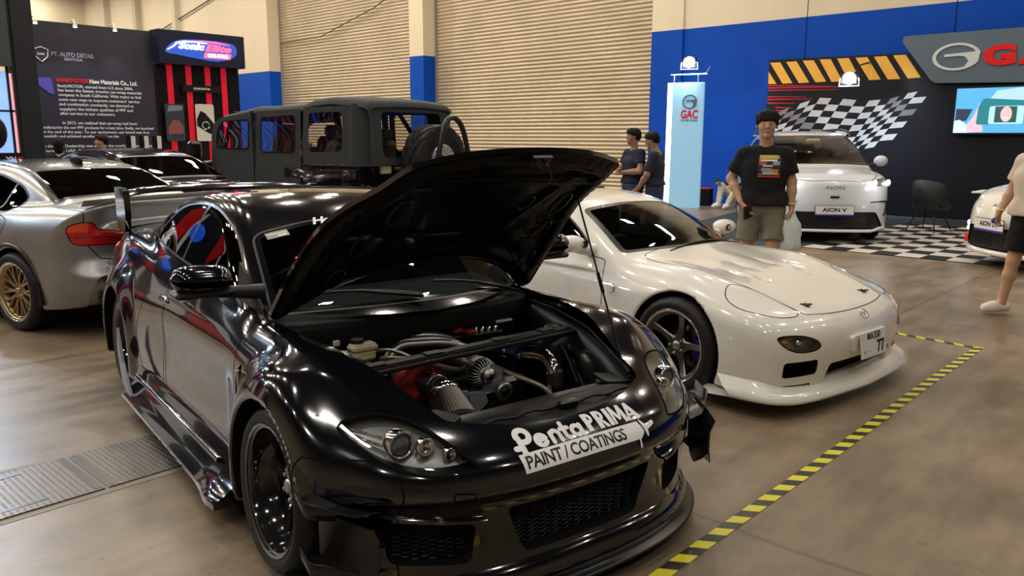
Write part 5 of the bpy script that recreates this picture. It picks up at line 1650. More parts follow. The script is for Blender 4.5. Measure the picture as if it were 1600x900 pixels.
    put([(.262, .024, 0), (.268, .026, 0), (.285, .004, 0), (.300, -.002, 0), (.290, -.020, 0), (.288, -.042, 0), (.280, -.044, 0), (.272, -.012, 0)], [list(range(8))], 'sticker_brush', W_)
    V, Fc = stroke2d([[(.295, -.008), (.325, .004)]], .018); put(V, Fc, 'sticker_brush_handle', W_)
    put([(.234, -.044, 0), (.240, -.044, 0), (.244, -.072, 0), (.240, -.082, 0), (.234, -.078, 0), (.233, -.066, 0)], [list(range(6))], 'sticker_drip', W_)
    # windscreen stickers
    def ws_frame(y, t):
        # point on the windscreen at |y|, along the slope
        x = -.32 - t; xe = x
        z = float(cs(np.array(x + float(cs(np.array(x), RX['KP'])) * y * y), RX['ZR'])) - .08 * y * y
        z2 = float(cs(np.array(x - .04 + float(cs(np.array(x), RX['KP'])) * y * y), RX['ZR'])) - .08 * y * y
        return flat_frame((x, y, z), (0, 1, 0), (-.04, 0, z2 - z))
    fr = ws_frame(-.46, .63)
    rx_lay(np.array([(-.055, -.025, 0), (.055, -.025, 0), (.055, .028, 0), (-.055, .028, 0)]), [(0, 1, 2, 3)], fr, 'windshield_sticker', M['decal_grey'], .002, 2)
    rx_lay(np.array([(-.05, .006, 0), (.05, .006, 0), (.05, .012, 0), (-.05, .012, 0)]), [(0, 1, 2, 3)], fr, 'sticker_line', M['decal_white'], .003, 1)
    rx_lay(np.array([(-.0, -.018, 0), (.045, -.018, 0), (.045, -.004, 0), (-.0, -.004, 0)]), [(0, 1, 2, 3)], fr, 'sticker_line', M['decal_white'], .003, 1)
    fr = ws_frame(-.17, .66)
    Vt, Ft = text_mesh('Heavy', .085, 0, .003, .35, 'CENTER', .92); rx_lay(Vt, Ft, fr, 'windshield_script', M['decal_white'], .002, 1)
    Vt, Ft = text_mesh('W', .065, 0, .003, .35, 'CENTER', 1); Vt = Vt.copy(); Vt[:, 0] += .06; Vt[:, 1] -= .055; rx_lay(Vt, Ft, fr, 'windshield_script', M['decal_white'], .002, 1)
rx_lettering()
# ------------------------------------------------------------------ the car maker's stand against the blue wall
FLAG= [[(-8.535,2.285),(-8.628,2.143),(-8.722,1.999),(-8.817,1.854),(-8.912,1.708),(-9.008,1.561),(-9.106,1.412),(-9.204,1.261),(-9.303,1.109),(-9.404,0.956)],[(-8.289,2.385),(-8.38,2.245),(-8.472,2.103),(-8.564,1.96),(-8.658,1.816),(-8.752,1.67),(-8.847,1.523),(-8.943,1.375),(-9.04,1.225),(-9.138,1.074)],[(-8.046,2.456),(-8.135,2.317),(-8.225,2.177),(-8.315,2.036),(-8.407,1.893),(-8.499,1.75),(-8.592,1.604),(-8.686,1.458),(-8.781,1.31),(-8.876,1.16)],[(-7.807,2.526),(-7.894,2.389),(-7.982,2.25),(-8.071,2.111),(-8.16,1.97),(-8.25,1.828),(-8.341,1.684),(-8.433,1.539),(-8.526,1.393),(-8.62,1.246)],[(-7.586,2.576),(-7.671,2.44),(-7.757,2.303),(-7.844,2.165),(-7.931,2.026),(-8.02,1.885),(-8.109,1.743),(-8.199,1.6),(-8.29,1.455),(-8.381,1.309)],[(-7.321,2.556),(-7.404,2.422),(-7.488,2.286),(-7.573,2.149),(-7.659,2.011),(-7.745,1.872),(-7.832,1.731),(-7.92,1.589),(-8.009,1.446),(-8.098,1.301)],[(-7.061,2.536),(-7.143,2.403),(-7.225,2.268),(-7.308,2.132),(-7.391,1.996),(-7.475,1.857),(-7.561,1.718),(-7.646,1.577),(-7.733,1.436),(-7.82,1.292)],[(-6.766,2.501),(-6.845,2.369),(-6.925,2.236),(-7.006,2.102),(-7.087,1.966),(-7.169,1.83),(-7.252,1.692),(-7.335,1.552),(-7.419,1.412),(-7.504,1.27)],[(-6.49,2.481),(-6.568,2.35),(-6.646,2.218),(-6.724,2.085),(-6.803,1.951),(-6.883,1.815),(-6.964,1.679),(-7.045,1.541),(-7.127,1.402),(-7.21,1.261)],[(-6.249,2.494),(-6.324,2.365),(-6.4,2.234),(-6.477,2.103),(-6.555,1.97),(-6.633,1.836),(-6.711,1.7),(-6.791,1.564),(-6.871,1.426),(-6.952,1.288)],[(-6.037,2.514),(-6.126,2.386),(-6.216,2.257),(-6.307,2.127),(-6.398,1.995),(-6.491,1.862),(-6.584,1.728),(-6.679,1.592),(-6.774,1.455),(-6.87,1.317)],[(-5.868,2.556),(-5.955,2.429),(-6.044,2.301),(-6.133,2.172),(-6.223,2.041),(-6.314,1.909),(-6.406,1.776),(-6.499,1.642),(-6.593,1.506),(-6.687,1.369)],[(-5.702,2.612),(-5.788,2.486),(-5.875,2.359),(-5.963,2.231),(-6.051,2.101),(-6.141,1.971),(-6.231,1.839),(-6.323,1.706),(-6.415,1.571),(-6.508,1.436)],[(-5.512,2.64),(-5.597,2.516),(-5.682,2.39),(-5.768,2.263),(-5.855,2.135),(-5.943,2.005),(-6.032,1.875),(-6.122,1.743),(-6.212,1.609),(-6.303,1.475)],[(-5.242,2.654),(-5.324,2.531),(-5.407,2.406),(-5.491,2.281),(-5.576,2.154),(-5.662,2.026),(-5.748,1.897),(-5.836,1.767),(-5.924,1.635),(-6.013,1.502)]]
STRIPES= [[(-8.87,3.221),(-8.654,2.927),(-8.857,2.935)],[(-8.847,3.423),(-8.598,3.42),(-8.263,2.927),(-8.504,2.926)],[(-8.45,3.419),(-8.201,3.418),(-7.865,2.926),(-8.108,2.923)],[(-8.052,3.423),(-7.797,3.418),(-7.473,2.928),(-7.718,2.925)],[(-7.663,3.426),(-7.407,3.418),(-7.105,2.92),(-7.349,2.917)],[(-7.263,3.422),(-7.003,3.417),(-6.708,2.916),(-6.971,2.914)],[(-6.861,3.416),(-6.606,3.412),(-6.285,2.922),(-6.527,2.92)],[(-6.466,3.409),(-6.209,3.41),(-5.88,2.916),(-6.134,2.915)],[(-6.07,3.414),(-5.816,3.412),(-5.474,2.928),(-5.729,2.917)]]
REDS= [((-8.864,2.899),(-7.342,2.824),0.023),((-8.86,2.843),(-6.803,2.797),0.026),((-8.856,2.786),(-7.172,2.743),0.023),((-8.862,2.637),(-7.913,2.607),0.023),((-8.858,2.575),(-7.767,2.556),0.029),((-8.852,2.49),(-8.163,2.466),0.029),((-8.647,2.386),(-8.214,2.362),0.029),((-8.628,2.315),(-8.328,2.303),0.023)]
PANEL= [(-5.854,3.777),(-3.704,3.774),(-3.596,2.744),(-5.139,2.785),(-5.266,2.829),(-5.812,3.591),(-5.872,3.7)]
XZ = lambda y: flat_frame((0, y, 0), (1, 0, 0), (0, 0, 1))
def flat_poly(mb, fr, pts, d=0.0, t=.004, mi=0):
    o, u, v, w = fr; n = len(pts)
    A = [o + u * p[0] + v * p[1] + w * d for p in pts]; B = [a + w * t for a in A]
    mb.add(A + B, [list(range(n))[::-1], list(range(n, 2 * n))] + [(i, (i + 1) % n, n + (i + 1) % n, n + i) for i in range(n)], mi, False)
def label3d(name, txt, fr, u, v, size, m, parent, width=None, off=0.0, d=.004, t=.002, align='LEFT', shear=0.0):
    V, F_ = text_mesh(txt, size, t, off, shear, 'LEFT')
    if len(V) == 0: return
    V = V.copy(); x0 = V[:, 0].min(); w0 = V[:, 0].max() - x0
    sx = width / w0 if width else 1.0
    V[:, 0] = (V[:, 0] - x0) * sx + u - ((w0 * sx) / 2 if align == 'CENTER' else 0); V[:, 1] += v
    o, ux, uy, w = fr
    mb = MB(); mb.add([o + ux * p[0] + uy * p[1] + w * (d + p[2]) for p in V], F_, 0, False)
    return mb.build(name, m, parent, fix=False)
M['board'] = mat('dark_navy_board', (.006, .007, .014), .45, spec=.3)
M['yellow_print'] = mat('yellow_print', (.80, .42, .06), .5)
M['red_print'] = mat('red_print', (.60, .012, .02), .5)
M['flag_white'] = mat('flag_print_white', (.52, .56, .62), .45)
M['flag_grey'] = mat('flag_print_grey', (.20, .20, .23), .45)
M['silver_plate'] = mat('silver_plate', (.62, .66, .70), .35, metal=.25)
M['slate'] = mat('slate_grey_panel', (.095, .135, .175), .4)
M['logo_red'] = mat('logo_red', (.72, .008, .012), .3)
def brand_mark(fr, cx, cz, rx_, rz, d, parent, m, name='brand_mark'):
    mb = MB(); o, u, v, w = fr; n = 40
    for k in range(n):
        a0 = math.radians(12 + 330 * k / n); a1 = math.radians(12 + 330 * (k + 1) / n)
        pts = []
        for a, s in ((a0, 1), (a1, 1), (a1, .84), (a0, .84)): pts.append((cx + rx_ * s * math.cos(a), cz + rz * (s if s == 1 else s * .99) * math.sin(a)))
        flat_poly(mb, fr, pts, d, .02)
    flat_poly(mb, fr, [(cx - rx_ * .50, cz + rz * .02), (cx - rx_ * .50, cz + rz * .20), (cx + rx_ * .98, cz + rz * .32), (cx + rx_ * .92, cz - rz * .25), (cx + rx_ * .60, cz - rz * .72), (cx + rx_ * .35, cz - rz * .80), (cx + rx_ * .52, cz - rz * .35), (cx + rx_ * .36, cz - rz * .02), (cx + rx_ * .1, cz + rz * .04)], d, .022)
    return mb.build(name, m, parent)
def maker_stand():
    t = thing('stand_backdrop', 'tall dark backdrop printed with yellow hazard stripes, red streaks and a waving checkered flag', 'backdrop', (-4, 18.6, 0))
    fr = flat_frame((4, -.05, 0), (1, 0, 0), (0, 0, 1))
    mb = MB(); flat_poly(mb, fr, [(-8.87, .02), (1.5, .02), (1.5, 3.30), (-5.80, 3.44), (-8.87, 3.49)], -.05, .05); mb.build('board', M['board'], t)
    for s in STRIPES:
        mb = MB(); flat_poly(mb, fr, s, .001, .003); mb.build('hazard_stripe', M['yellow_print'], t)
    for (a, b_, h) in REDS:
        mb = MB(); flat_poly(mb, fr, [(a[0], a[1] - h / 2), (b_[0], b_[1] - h * .15), (b_[0], b_[1] + h * .15), (a[0], a[1] + h / 2)], .001, .002); mb.build('red_streak', M['red_print'], t)
    for i in range(len(FLAG) - 1):
        for j in range(9):
            if (i + j) % 2 == 0 and not (i < 1 and j > 6) and j < 9:
                q = [FLAG[i][j], FLAG[i + 1][j], FLAG[i + 1][j + 1], FLAG[i][j + 1]]
                if min(p[0] for p in q) < -8.84: q = [(max(p[0], -8.84), p[1]) for p in q]
                mb = MB(); flat_poly(mb, fr, q, .003, .003); mb.build('flag_square', M['flag_white'] if (i * 7 + j * 3) % 5 else M['flag_grey'], t)
    p = thing('brand_sign', 'slate grey slanted sign panel with a chrome oval emblem and red letters', 'sign', (-4, 18.5, 0))
    fr2 = flat_frame((4, 0, 0), (1, 0, 0), (0, 0, 1))
    pts = [(-5.812, 3.777), (-1.2, 3.772), (-1.2, 2.72), (-3.596, 2.744), (-5.06, 2.79), (-5.16, 2.80), (-5.25, 2.86), (-5.82, 3.60), (-5.86, 3.68), (-5.85, 3.74)]
    mb = MB(); flat_poly(mb, fr2, pts, 0, .08); mb.build('panel', M['slate'], p)
    brand_mark(fr2, -4.80, 3.295, .445, .27, .08, p, M['silver_plate'])
    label3d('sign_letter', 'G', fr2, -4.32, 3.262, .50, M['logo_red'], p, .58, .028, .085, .02)
    label3d('sign_letter', 'A', fr2, -3.70, 3.262, .50, M['logo_red'], p, .62, .028, .085, .02)
    label3d('sign_letter', 'C', fr2, -3.02, 3.262, .50, M['logo_red'], p, .58, .028, .085, .02)
    tv = thing('wall_screen', 'wide flat screen showing a smiling face in a car mirror', 'television', (-4.1, 18.42, 2.2))
    fr3 = flat_frame((0, 0, 0), (1, 0, 0), (0, 0, 1))
    MB().box((.02, .03, .02), (1.36, .06, .96), bev=.01).build('screen_frame', M['satin_black'], tv)
    em = lambda n, c, s=.62: mat(n, c, .5, emit=c, estr=s)
    L_ = [('screen_sky', (.10, .45, .85), [(-.62, -.42), (.66, -.42), (.66, .46), (-.62, .46)], .001), ('screen_cloud', (.45, .72, .95), [(-.1, .1), (.66, .05), (.66, .46), (.1, .40)], .003),
          ('screen_seat', (.03, .05, .08), [(-.60, -.20), (-.40, -.18), (-.30, .05), (-.60, .06)], .003), ('screen_arm', (.80, .55, .70), [(-.50, -.42), (-.28, -.10), (-.18, .18), (-.08, -.40)], .004),
          ('screen_sleeve', (.65, .85, .98), [(-.62, -.42), (-.36, -.42), (-.40, -.24), (-.52, -.16), (-.62, -.18)], .005),
          ('screen_mirror', (.02, .22, .28), rounded([(-.22, -.26), (.60, -.24), (.62, .20), (-.12, .26), (-.2, .1)], .05), .006), ('screen_glass', (.45, .90, .98), rounded([(.0, -.25), (.60, -.25), (.60, .10), (.0, .10)], .05), .008),
          ('screen_hair', (.03, .10, .10), [(.10, -.22), (.48, -.22), (.48, .09), (.10, .09)], .010)]
    for n, c, pts, d in L_:
        mb = MB(); flat_poly(mb, fr3, pts, d, .001); mb.build(n, em(n, c), tv)
    mb = MB(); flat_poly(mb, fr3, [(.30 + .10 * math.cos(a), -.06 + .15 * math.sin(a)) for a in np.linspace(0, 2 * PI, 21)[:-1]], .012, .001); mb.build('screen_face', em('screen_face', (.75, .55, .60)), tv)
    mb = MB(); flat_poly(mb, fr3, [(.25, -.13), (.28, -.15), (.33, -.15), (.36, -.13), (.33, -.12), (.28, -.12)], .014, .001); mb.build('screen_smile', em('screen_smile', (.95, .95, .95)), tv)
    # floodlights
    def flood(name, label, x, y, z, rz, power):
        f = thing(name, label, 'floodlight', (x, y, z), rz)
        b_ = MB(); b_.box((0, .05, 0), (.34, .08, .24), bev=.02); b_.build('lamp_body', M['satin_black'], f)
        MB().tube([(-.18, .04, 0), (-.20, .03, -.16), (.20, .03, -.16), (.18, .04, 0)], .012, 6).build('yoke', M['brushed'], f)
        MB().ball((0, .0, 0), (.125, .03, .125), 24, 12).build('led_array', M['flood_led'], f)
        l = bpy.data.lights.new('floodlight_glow', 'SPOT'); l.energy = power; l.color = (.72, .90, 1.0); l.spot_size = math.radians(130); l.spot_blend = .6; l.shadow_soft_size = .08
        lo = bpy.data.objects.new('floodlight_glow', l); COL.objects.link(lo); lo.location = (x + .05 * math.sin(rz), y - .08, z - .02); lo.rotation_euler = (math.radians(62), 0, rz)
        return f
    M['flood_led'] = mat('flood_led', (1, 1, 1), .4, emit=(.80, .95, 1.0), estr=60)
    flood('floodlight', 'glaring white floodlight in front of the hazard-striped backdrop', -6.55, 17.45, 2.90, math.radians(12), 420)
    MB_ = MB(); MB_.tube([(-6.55, 17.52, 2.80), (-6.55, 18.0, 3.2), (-6.55, 18.58, 3.3)], .018, 8); tag(MB_.build('lamp_arm', M['satin_black']), 'dark arm holding the floodlight out from the striped backdrop', 'bracket')
    # light box totem
    lb = thing('light_box_totem', 'tall white glowing totem with a round emblem and red letters against the blue wall', 'light box', (-10.15, 17.0, 0), math.radians(22))
    M['totem_face'] = mat('totem_face', (.28, .50, .66), .4, emit=(.25, .55, .85), estr=.36)
    M['totem_edge'] = mat('totem_edge', (.95, .97, 1), .4, emit=(.88, .95, 1.0), estr=4.5)
    MB().box((.04, 0, 1.47), (.76, .16, 2.94), bev=.008).build('totem_face', M['totem_face'], lb)
    MB().box((-.37, 0, 1.47), (.12, .168, 2.93), bev=.006).build('glowing_edge', M['totem_edge'], lb)
    f4 = flat_frame((0, -.082, 0), (1, 0, 0), (0, 0, 1))
    brand_mark(f4, .10, 2.50, .17, .165, .002, lb, M['slate'])
    label3d('totem_lettering', 'GAC', f4, .10, 2.20, .26, M['logo_red'], lb, .40, .008, .004, .002, 'CENTER')
    label3d('totem_lettering', 'GO AND CHANGE', f4, .10, 2.07, .06, M['slate'], lb, .38, .002, .004, .001, 'CENTER')
    fr_ = MB(); fr_.tube([(-.30, 0, 2.94), (-.30, 0, 3.12)], .015, 6); fr_.tube([(.26, 0, 2.94), (.26, 0, 3.12)], .015, 6); fr_.tube([(-.38, 0, 3.13), (.46, 0, 3.13)], .018, 6); fr_.tube([(.26, 0, 3.13), (.44, 0, 3.16), (.52, 0, 3.30)], .008, 6); fr_.build('lamp_frame', M['brushed'], lb)
    flood('floodlight', 'dazzling round floodlight on top of the white glowing totem', -10.08, 16.95, 3.40, math.radians(28), 380)
    # black speaker-like case by the seated man
    cs_ = thing('travel_case', 'small black case with a red stripe beside the seated man', 'case', (-10.12, 17.98, 0), math.radians(10))
    MB().box((0, 0, .22), (.40, .26, .40), bev=.02).build('case_body', M['matte_black'], cs_); MB().box((0, 0, .43), (.40, .26, .03), bev=.01).build('case_lid', M['red_print'], cs_); MB().tube([(-.10, 0, .445), (-.08, 0, .475), (.08, 0, .475), (.10, 0, .445)], .008, 6).build('case_handle', M['satin_black'], cs_)
    # lounge chair and table
    ch = thing('armchair', 'dark tub armchair with splayed legs on the checkered mat', 'chair', (-4.28, 15.75, .0105), math.radians(75))
    V = []; n = 25
    for k in range(n):
        a = math.radians(-125 + 250 * k / (n - 1)); c, s = -math.cos(a), math.sin(a); hgt = .66 + .26 * (math.cos(a) + 1) / 2 * (1 if abs(a) < 1.4 else .75)
        for (r, z) in ((.22, .42), (.29, .48), (.31, .62), (.32, hgt), (.30, hgt + .01), (.275, .62), (.25, .50)): V.append((r * c, r * s * 1.02, z))
    MB().grid(V, n, 7).build('shell', M['chair_vinyl'], ch)
    MB().box((.04, 0, .44), (.50, .50, .11), bev=.05).build('seat', M['chair_vinyl'], ch)
    for sx in (-1, 1):
        for sy in (-1, 1): MB().tube([(sx * .12, sy * .14, .40), (sx * .27, sy * .27, 0)], (.018, .010), 8).build('leg', M['satin_black'], ch)
    tb = thing('side_table', 'white-topped pedestal table beyond the tub armchair', 'table', (-3.25, 16.0, .0105), 0)
    MB().box((0, 0, .735), (.74, .74, .03), bev=.008).build('table_top', M['white_plastic'], tb); MB().tube([(0, 0, 0), (0, 0, .72)], .035, 12).build('pedestal', M['cast_grey'], tb); MB().lathe([(0, .02), (.25, .016), (.26, 0)], 28, 'z').build('foot', M['cast_grey'], tb)
M['chair_vinyl'] = mat('charcoal_vinyl', (.018, .022, .026), .45)
maker_stand()
# ------------------------------------------------------------------ the detailing stand on the left, seen along its wall
def detail_stand():
    X = -15.0
    fr = flat_frame((X, 0, 0), (0, 1, 0), (0, 0, 1))
    t = thing('text_panel', 'tall dark purple-grey panel covered in small white text with a shield logo', 'display panel', (X, 5.6, 0))
    fl = flat_frame((0, -5.6, 0), (0, 1, 0), (0, 0, 1))
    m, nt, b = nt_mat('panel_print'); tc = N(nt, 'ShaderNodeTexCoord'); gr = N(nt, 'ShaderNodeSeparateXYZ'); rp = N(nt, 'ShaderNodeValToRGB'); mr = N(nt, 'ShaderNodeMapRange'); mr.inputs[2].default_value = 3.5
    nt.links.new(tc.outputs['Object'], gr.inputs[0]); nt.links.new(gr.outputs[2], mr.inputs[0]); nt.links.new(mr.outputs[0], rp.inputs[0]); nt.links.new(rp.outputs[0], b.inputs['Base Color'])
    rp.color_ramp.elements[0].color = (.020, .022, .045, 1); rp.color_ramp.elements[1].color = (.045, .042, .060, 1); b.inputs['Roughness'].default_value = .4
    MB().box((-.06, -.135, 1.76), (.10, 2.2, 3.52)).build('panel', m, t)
    W_ = M['decal_white']; dm = mat('dim_print', (.42, .42, .46), .5)
    def ln(txt, y0, z, w, size=.085, m_=W_, off=.0012): label3d('panel_lettering', txt, fl, y0, z, size, m_, t, w, off, .002, .001)
    ln('SONICMOTOR', 4.927, 2.58, .51, .085, mat('print_red', (.75, .02, .03), .5), .004); ln('New Materials Co., Ltd.', 5.45, 2.578, .81, .10, W_, .004)
    rows = [('SonicMOTOR, started from U.S since 2004,', 2.485, 1.24), ('has been the fastest growing car-wrap materials', 2.415, 1.39), ('company in South California. With trying to find', 2.340, 1.37), ("some new ways to improve costumers' service", 2.262, 1.34), ('and combination constantly, we devoted to', 2.185, 1.23), ('supplying the highest qualities of PPF and', 2.105, 1.21), ('after-service to our costumers.', 2.03, .90)]
    for s, z, w in rows: ln(s, 4.935, z, w, .068)
    ln('In 2013, we realized that car-wrap had been', 4.96, 1.875, 1.24, .068); ln('manufacturing the our PPF products for a long time, finally, we launched', 4.58, 1.795, 1.91, .066); ln('it at the end of the year. To our excitement, our brand was first', 4.58, 1.722, 1.83, .066)
    ln('successfully and achieved excellent result on the', 4.56, 1.650, 1.30, .066); ln('In the past, Dealership was all over the world, such as Turkey,', 4.62, 1.485, 1.83, .066); ln('Germany, UAE, Qatar, Saudi, Bahrain, Singapore and', 4.62, 1.405, 1.75, .066); ln('Korea and Taiwan, to name some', 4.9, 1.33, 1.1, .066)
    mb = MB(); sh = [(4.735 - .105, 3.06), (4.735, 3.10), (4.735 + .105, 3.06), (4.735 + .095, 2.95), (4.735, 2.86), (4.735 - .095, 2.95)]
    o, u, v, w = fl; mb.tube([o + u * p[0] + v * p[1] + w * .004 for p in sh], .009, 6, closed=True); mb.build('shield_logo', W_, t)
    label3d('panel_lettering', 'SONIC', fl, 4.735, 2.985, .05, W_, t, .12, .001, .003, .001, 'CENTER')
    label3d('panel_lettering', 'PT. AUTO DETAIL', fl, 4.885, 3.0, .095, dm, t, .68, .002, .003, .001); label3d('panel_lettering', 'SENTOSA', fl, 5.08, 2.925, .065, dm, t, .29, .001, .003, .001)
    mb = MB(); flat_poly(mb, fl, [(4.47, 2.61), (4.85, 2.61), (4.88, 2.34), (4.80, 2.36), (4.65, 2.48), (4.47, 2.50)], .001, .001); mb.build('blue_picture', mat('print_blue', (.11, .10, .50), .45), t)
    for y in (4.63, 5.23, 5.87):
        s = thing('downlight', 'tiny white spotlight clipped to the top edge of the dark text panel', 'spotlight', (X + .20, y, 3.44), 0, 'spotlights on the text panel')
        MB().tube([(-.2, 0, .10), (-.05, 0, .12), (0, 0, .05)], .012, 6).build('lamp_arm', M['white_plastic'], s); MB().lathe([(0, .05), (.03, .04), (.035, 0)], 12, 'z').build('lamp_head', M['white_plastic'], s); MB().lathe([(.0, -.002), (.03, -.002), (.03, .004)], 12, 'z').build('bulb', M['led_white'], s)
        l = bpy.data.lights.new('downlight_glow', 'SPOT'); l.energy = 26; l.color = (.8, .8, 1); l.spot_size = 1.7; l.spot_blend = .8; l.shadow_soft_size = .03
        lo = bpy.data.objects.new('downlight_glow', l); COL.objects.link(lo); lo.location = (X + .22, y, 3.40); lo.rotation_euler = (0, math.radians(-12), 0)
    # sign tower
    g = thing('sign_tower', 'black slatted stand wall with four red vertical stripes and a glowing sign box on top', 'display wall', (X, 7.4, 0)); fg = flat_frame((0, -7.4, 0), (0, 1, 0), (0, 0, 1))
    mb = MB(); mb.box((-.05, .02, 1.5), (.10, 1.64, 3.0))
    for k in range(40): mb.box((.006, -.78 + 1.6 * k / 39, 1.5), (.014, .022, 3.0))
    mb.build('slat_wall', M['satin_black'], g)
    for y0, z0, z1 in ((6.85, 1.0, 2.95), (7.21, 1.0, 2.95), (7.585, 1.0, 2.95), (7.91, 1.0, 2.95)):
        MB().box((.022, y0 - 7.4, (z0 + z1) / 2), (.03, .105, z1 - z0)).build('red_stripe', mat('red_acrylic', (.62, .01, .025), .3, emit=(.7, .01, .03), estr=.35), g)
    MB().box((.06, .03, 3.255), (.36, 1.68, .60), bev=.01).build('sign_box', M['board_blue'], g)
    fs = flat_frame((.245, -7.4, 0), (0, 1, 0), (0, 0, 1))
    wl = mat('sign_white_glow', (1, 1, 1), .5, emit=(.75, .80, 1.0), estr=6); rl = mat('sign_red_glow', (1, .1, .15), .5, emit=(1.0, .05, .10), estr=4); hb = mat('sign_halo', (.02, .06, .35), .6, emit=(.05, .16, .9), estr=.5)
    mb = MB(); flat_poly(mb, fs, smooth_poly([(6.70, 3.17), (6.9, 3.36), (7.3, 3.42), (7.9, 3.41), (8.08, 3.34), (8.05, 3.16), (7.7, 3.05), (7.3, 3.08), (6.95, 3.12)]), .0, .004); mb.build('sign_halo', hb, g)  # blue glow round the lettering, drawn as a thin emitting plate
    mb = MB(); o, u, v, w = fs; mb.tube([o + u * a + v * c + w * .012 for a, c in ((6.74, 3.20), (6.86, 3.27), (6.92, 3.33), (7.05, 3.36), (7.25, 3.375), (7.5, 3.36))], (.006, .012, .016, .016, .012, .006), 6); mb.build('sign_swoosh', wl, g)
    mb = MB(); mb.tube([o + u * a + v * c + w * .012 for a, c in ((7.15, 3.375), (7.4, 3.39), (7.7, 3.385), (7.95, 3.36))], (.006, .016, .018, .006), 6); mb.build('sign_swoosh_red', rl, g)
    label3d('sign_lettering', 'Sonic', fs, 6.95, 3.29, .16, wl, g, .50, .006, .010, .006, 'LEFT', .3); label3d('sign_lettering', 'Elite', fs, 7.46, 3.28, .16, rl, g, .52, .006, .010, .006, 'LEFT', .3)
    mb = MB(); flat_poly(mb, fs, rounded([(7.42, 3.10), (7.95, 3.10), (7.98, 3.20), (7.45, 3.20)], .02), .006, .006); mb.build('sign_badge', rl, g); label3d('sign_lettering', 'CAR CARE', fs, 7.70, 3.15, .075, wl, g, .40, .003, .016, .003, 'CENTER')
    MB().box((.07, 7.425 - 7.4, 2.54), (.06, .76, .13), bev=.004).build('name_board', M['board'], g); label3d('name_lettering', 'SONICMOTOR', flat_frame((.102, -7.4, 0), (0, 1, 0), (0, 0, 1)), 7.42, 2.54, .05, W_, g, .33, .002, .001, .001, 'CENTER')
    for k, (y0, y1, z0, z1, c) in enumerate(((6.69, 7.04, 1.57, 2.25, (.05, .06, .08)), (7.27, 7.63, 1.57, 2.26, (.80, .78, .68)))):
        p = thing('poster', 'dark framed car poster on the left of the slatted wall' if k == 0 else 'pale poster with a picture of a car wheel on the slatted wall', 'poster', (X + .09, (y0 + y1) / 2, (z0 + z1) / 2)); w_, h_ = (y1 - y0) / 2, (z1 - z0) / 2
        fp = flat_frame((0, 0, 0), (0, 1, 0), (0, 0, 1))
        mb = MB(); flat_poly(mb, fp, rounded([(-w_, -h_), (w_, -h_), (w_, h_), (-w_, h_)], .04), -.02, .03); mb.build('poster_sheet', mat('poster_%d' % k, c, .3), p)
        if k:
            mb = MB(); flat_poly(mb, fp, [(-w_ * .95, .06), (-w_ * .5, .22), (0, .18), (w_ * .95, -.02), (w_ * .95, -.22), (w_ * .3, -.20), (-w_ * .95, -.06)], .011, .002); mb.build('picture_car', M['board'], p)
            mb = MB(); mb.lathe([(.055, 0), (.085, 0), (.085, .004)], 20, 'x', c=(.015, .0, -.05)); mb.build('picture_wheel', M['chrome'], p)
        else:
            mb = MB(); flat_poly(mb, fp, [(-w_ * .8, -.1), (-w_ * .3, .04), (w_ * .4, .04), (w_ * .85, -.08), (w_ * .8, -.20), (-w_ * .8, -.22)], .011, .002); mb.build('picture_car', mat('poster_red', (.30, .10, .10), .4), p)
            mb = MB(); flat_poly(mb, fp, [(-w_ * .8, .20), (w_ * .8, .22), (w_ * .9, .31), (-w_ * .6, .31)], .011, .002); mb.build('picture_sky', mat('poster_sky', (.22, .28, .33), .4), p)
    for k, y in enumerate((5.95, 6.18, 6.41)):
        s = thing('display_post', ('left', 'middle', 'right')[k] + ' one of three short white sample posts before the text panel', 'post', (X + .35, y - .02, 0), 0)
        MB().box((0, .03, .83), (.03, .075, 1.66)).build('sample_strip', M['cream_paint'], s); MB().box((0, -.05, .83), (.03, .075, 1.66)).build('dark_strip', M['matte_black'], s); MB().box((0, 0, .01), (.2, .2, .02)).build('foot', M['dark_metal'], s)
    # dark side stand at the far left
    h = thing('dark_pillar', 'broad black leaning-looking pillar at the far left between two stands', 'pillar', (-14.0, 4.15, 0)); mb = MB(); mb.box((0, .0, 2.6), (.30, .30, 5.2), bev=.01); mb.box((.0, -.165, 2.6), (.24, .05, 5.2)); mb.build('pillar_body', M['board_dark'], h)
    k_ = thing('booth_front', 'grey fascia with a window of light blue glowing panels at the left edge', 'booth', (-13.9, 3.6, 0))
    MB().box((0, -.15, 4.0), (.16, 1.0, 2.66)).build('fascia', mat('grey_fascia', (.06, .07, .075), .5), k_); MB().box((0, -.15, .55), (.16, 1.0, 1.7)).build('lower_panel', M['board'], k_)
    gl = mat('window_glow', (.35, .55, .9), .5, emit=(.28, .50, .95), estr=.9); mb = MB(); mb.box((-.10, -.1, 1.95), (.02, .85, 1.3)); mb.build('glowing_panel', gl, k_)
    MB().box((-.05, .36, 1.9), (.04, .05, 1.35)).build('pink_strip', mat('pink_glow', (.9, .5, .5), .5, emit=(.95, .40, .42), estr=.8), k_); MB().box((-.02, -.1, 2.02), (.04, .9, .03)).build('window_bar', M['satin_black'], k_); MB().box((-.02, .30, 2.0), (.04, .03, 1.35)).build('window_bar', M['satin_black'], k_)
    MB().ball((-.02, .02, 1.70), (.04, .20, .26), 20, 12).build('black_sign_disc', M['satin_black'], k_); MB().ball((-.02, -.02, 2.32), (.04, .14, .20), 20, 12).build('cream_sign_disc', M['cream_paint'], k_)
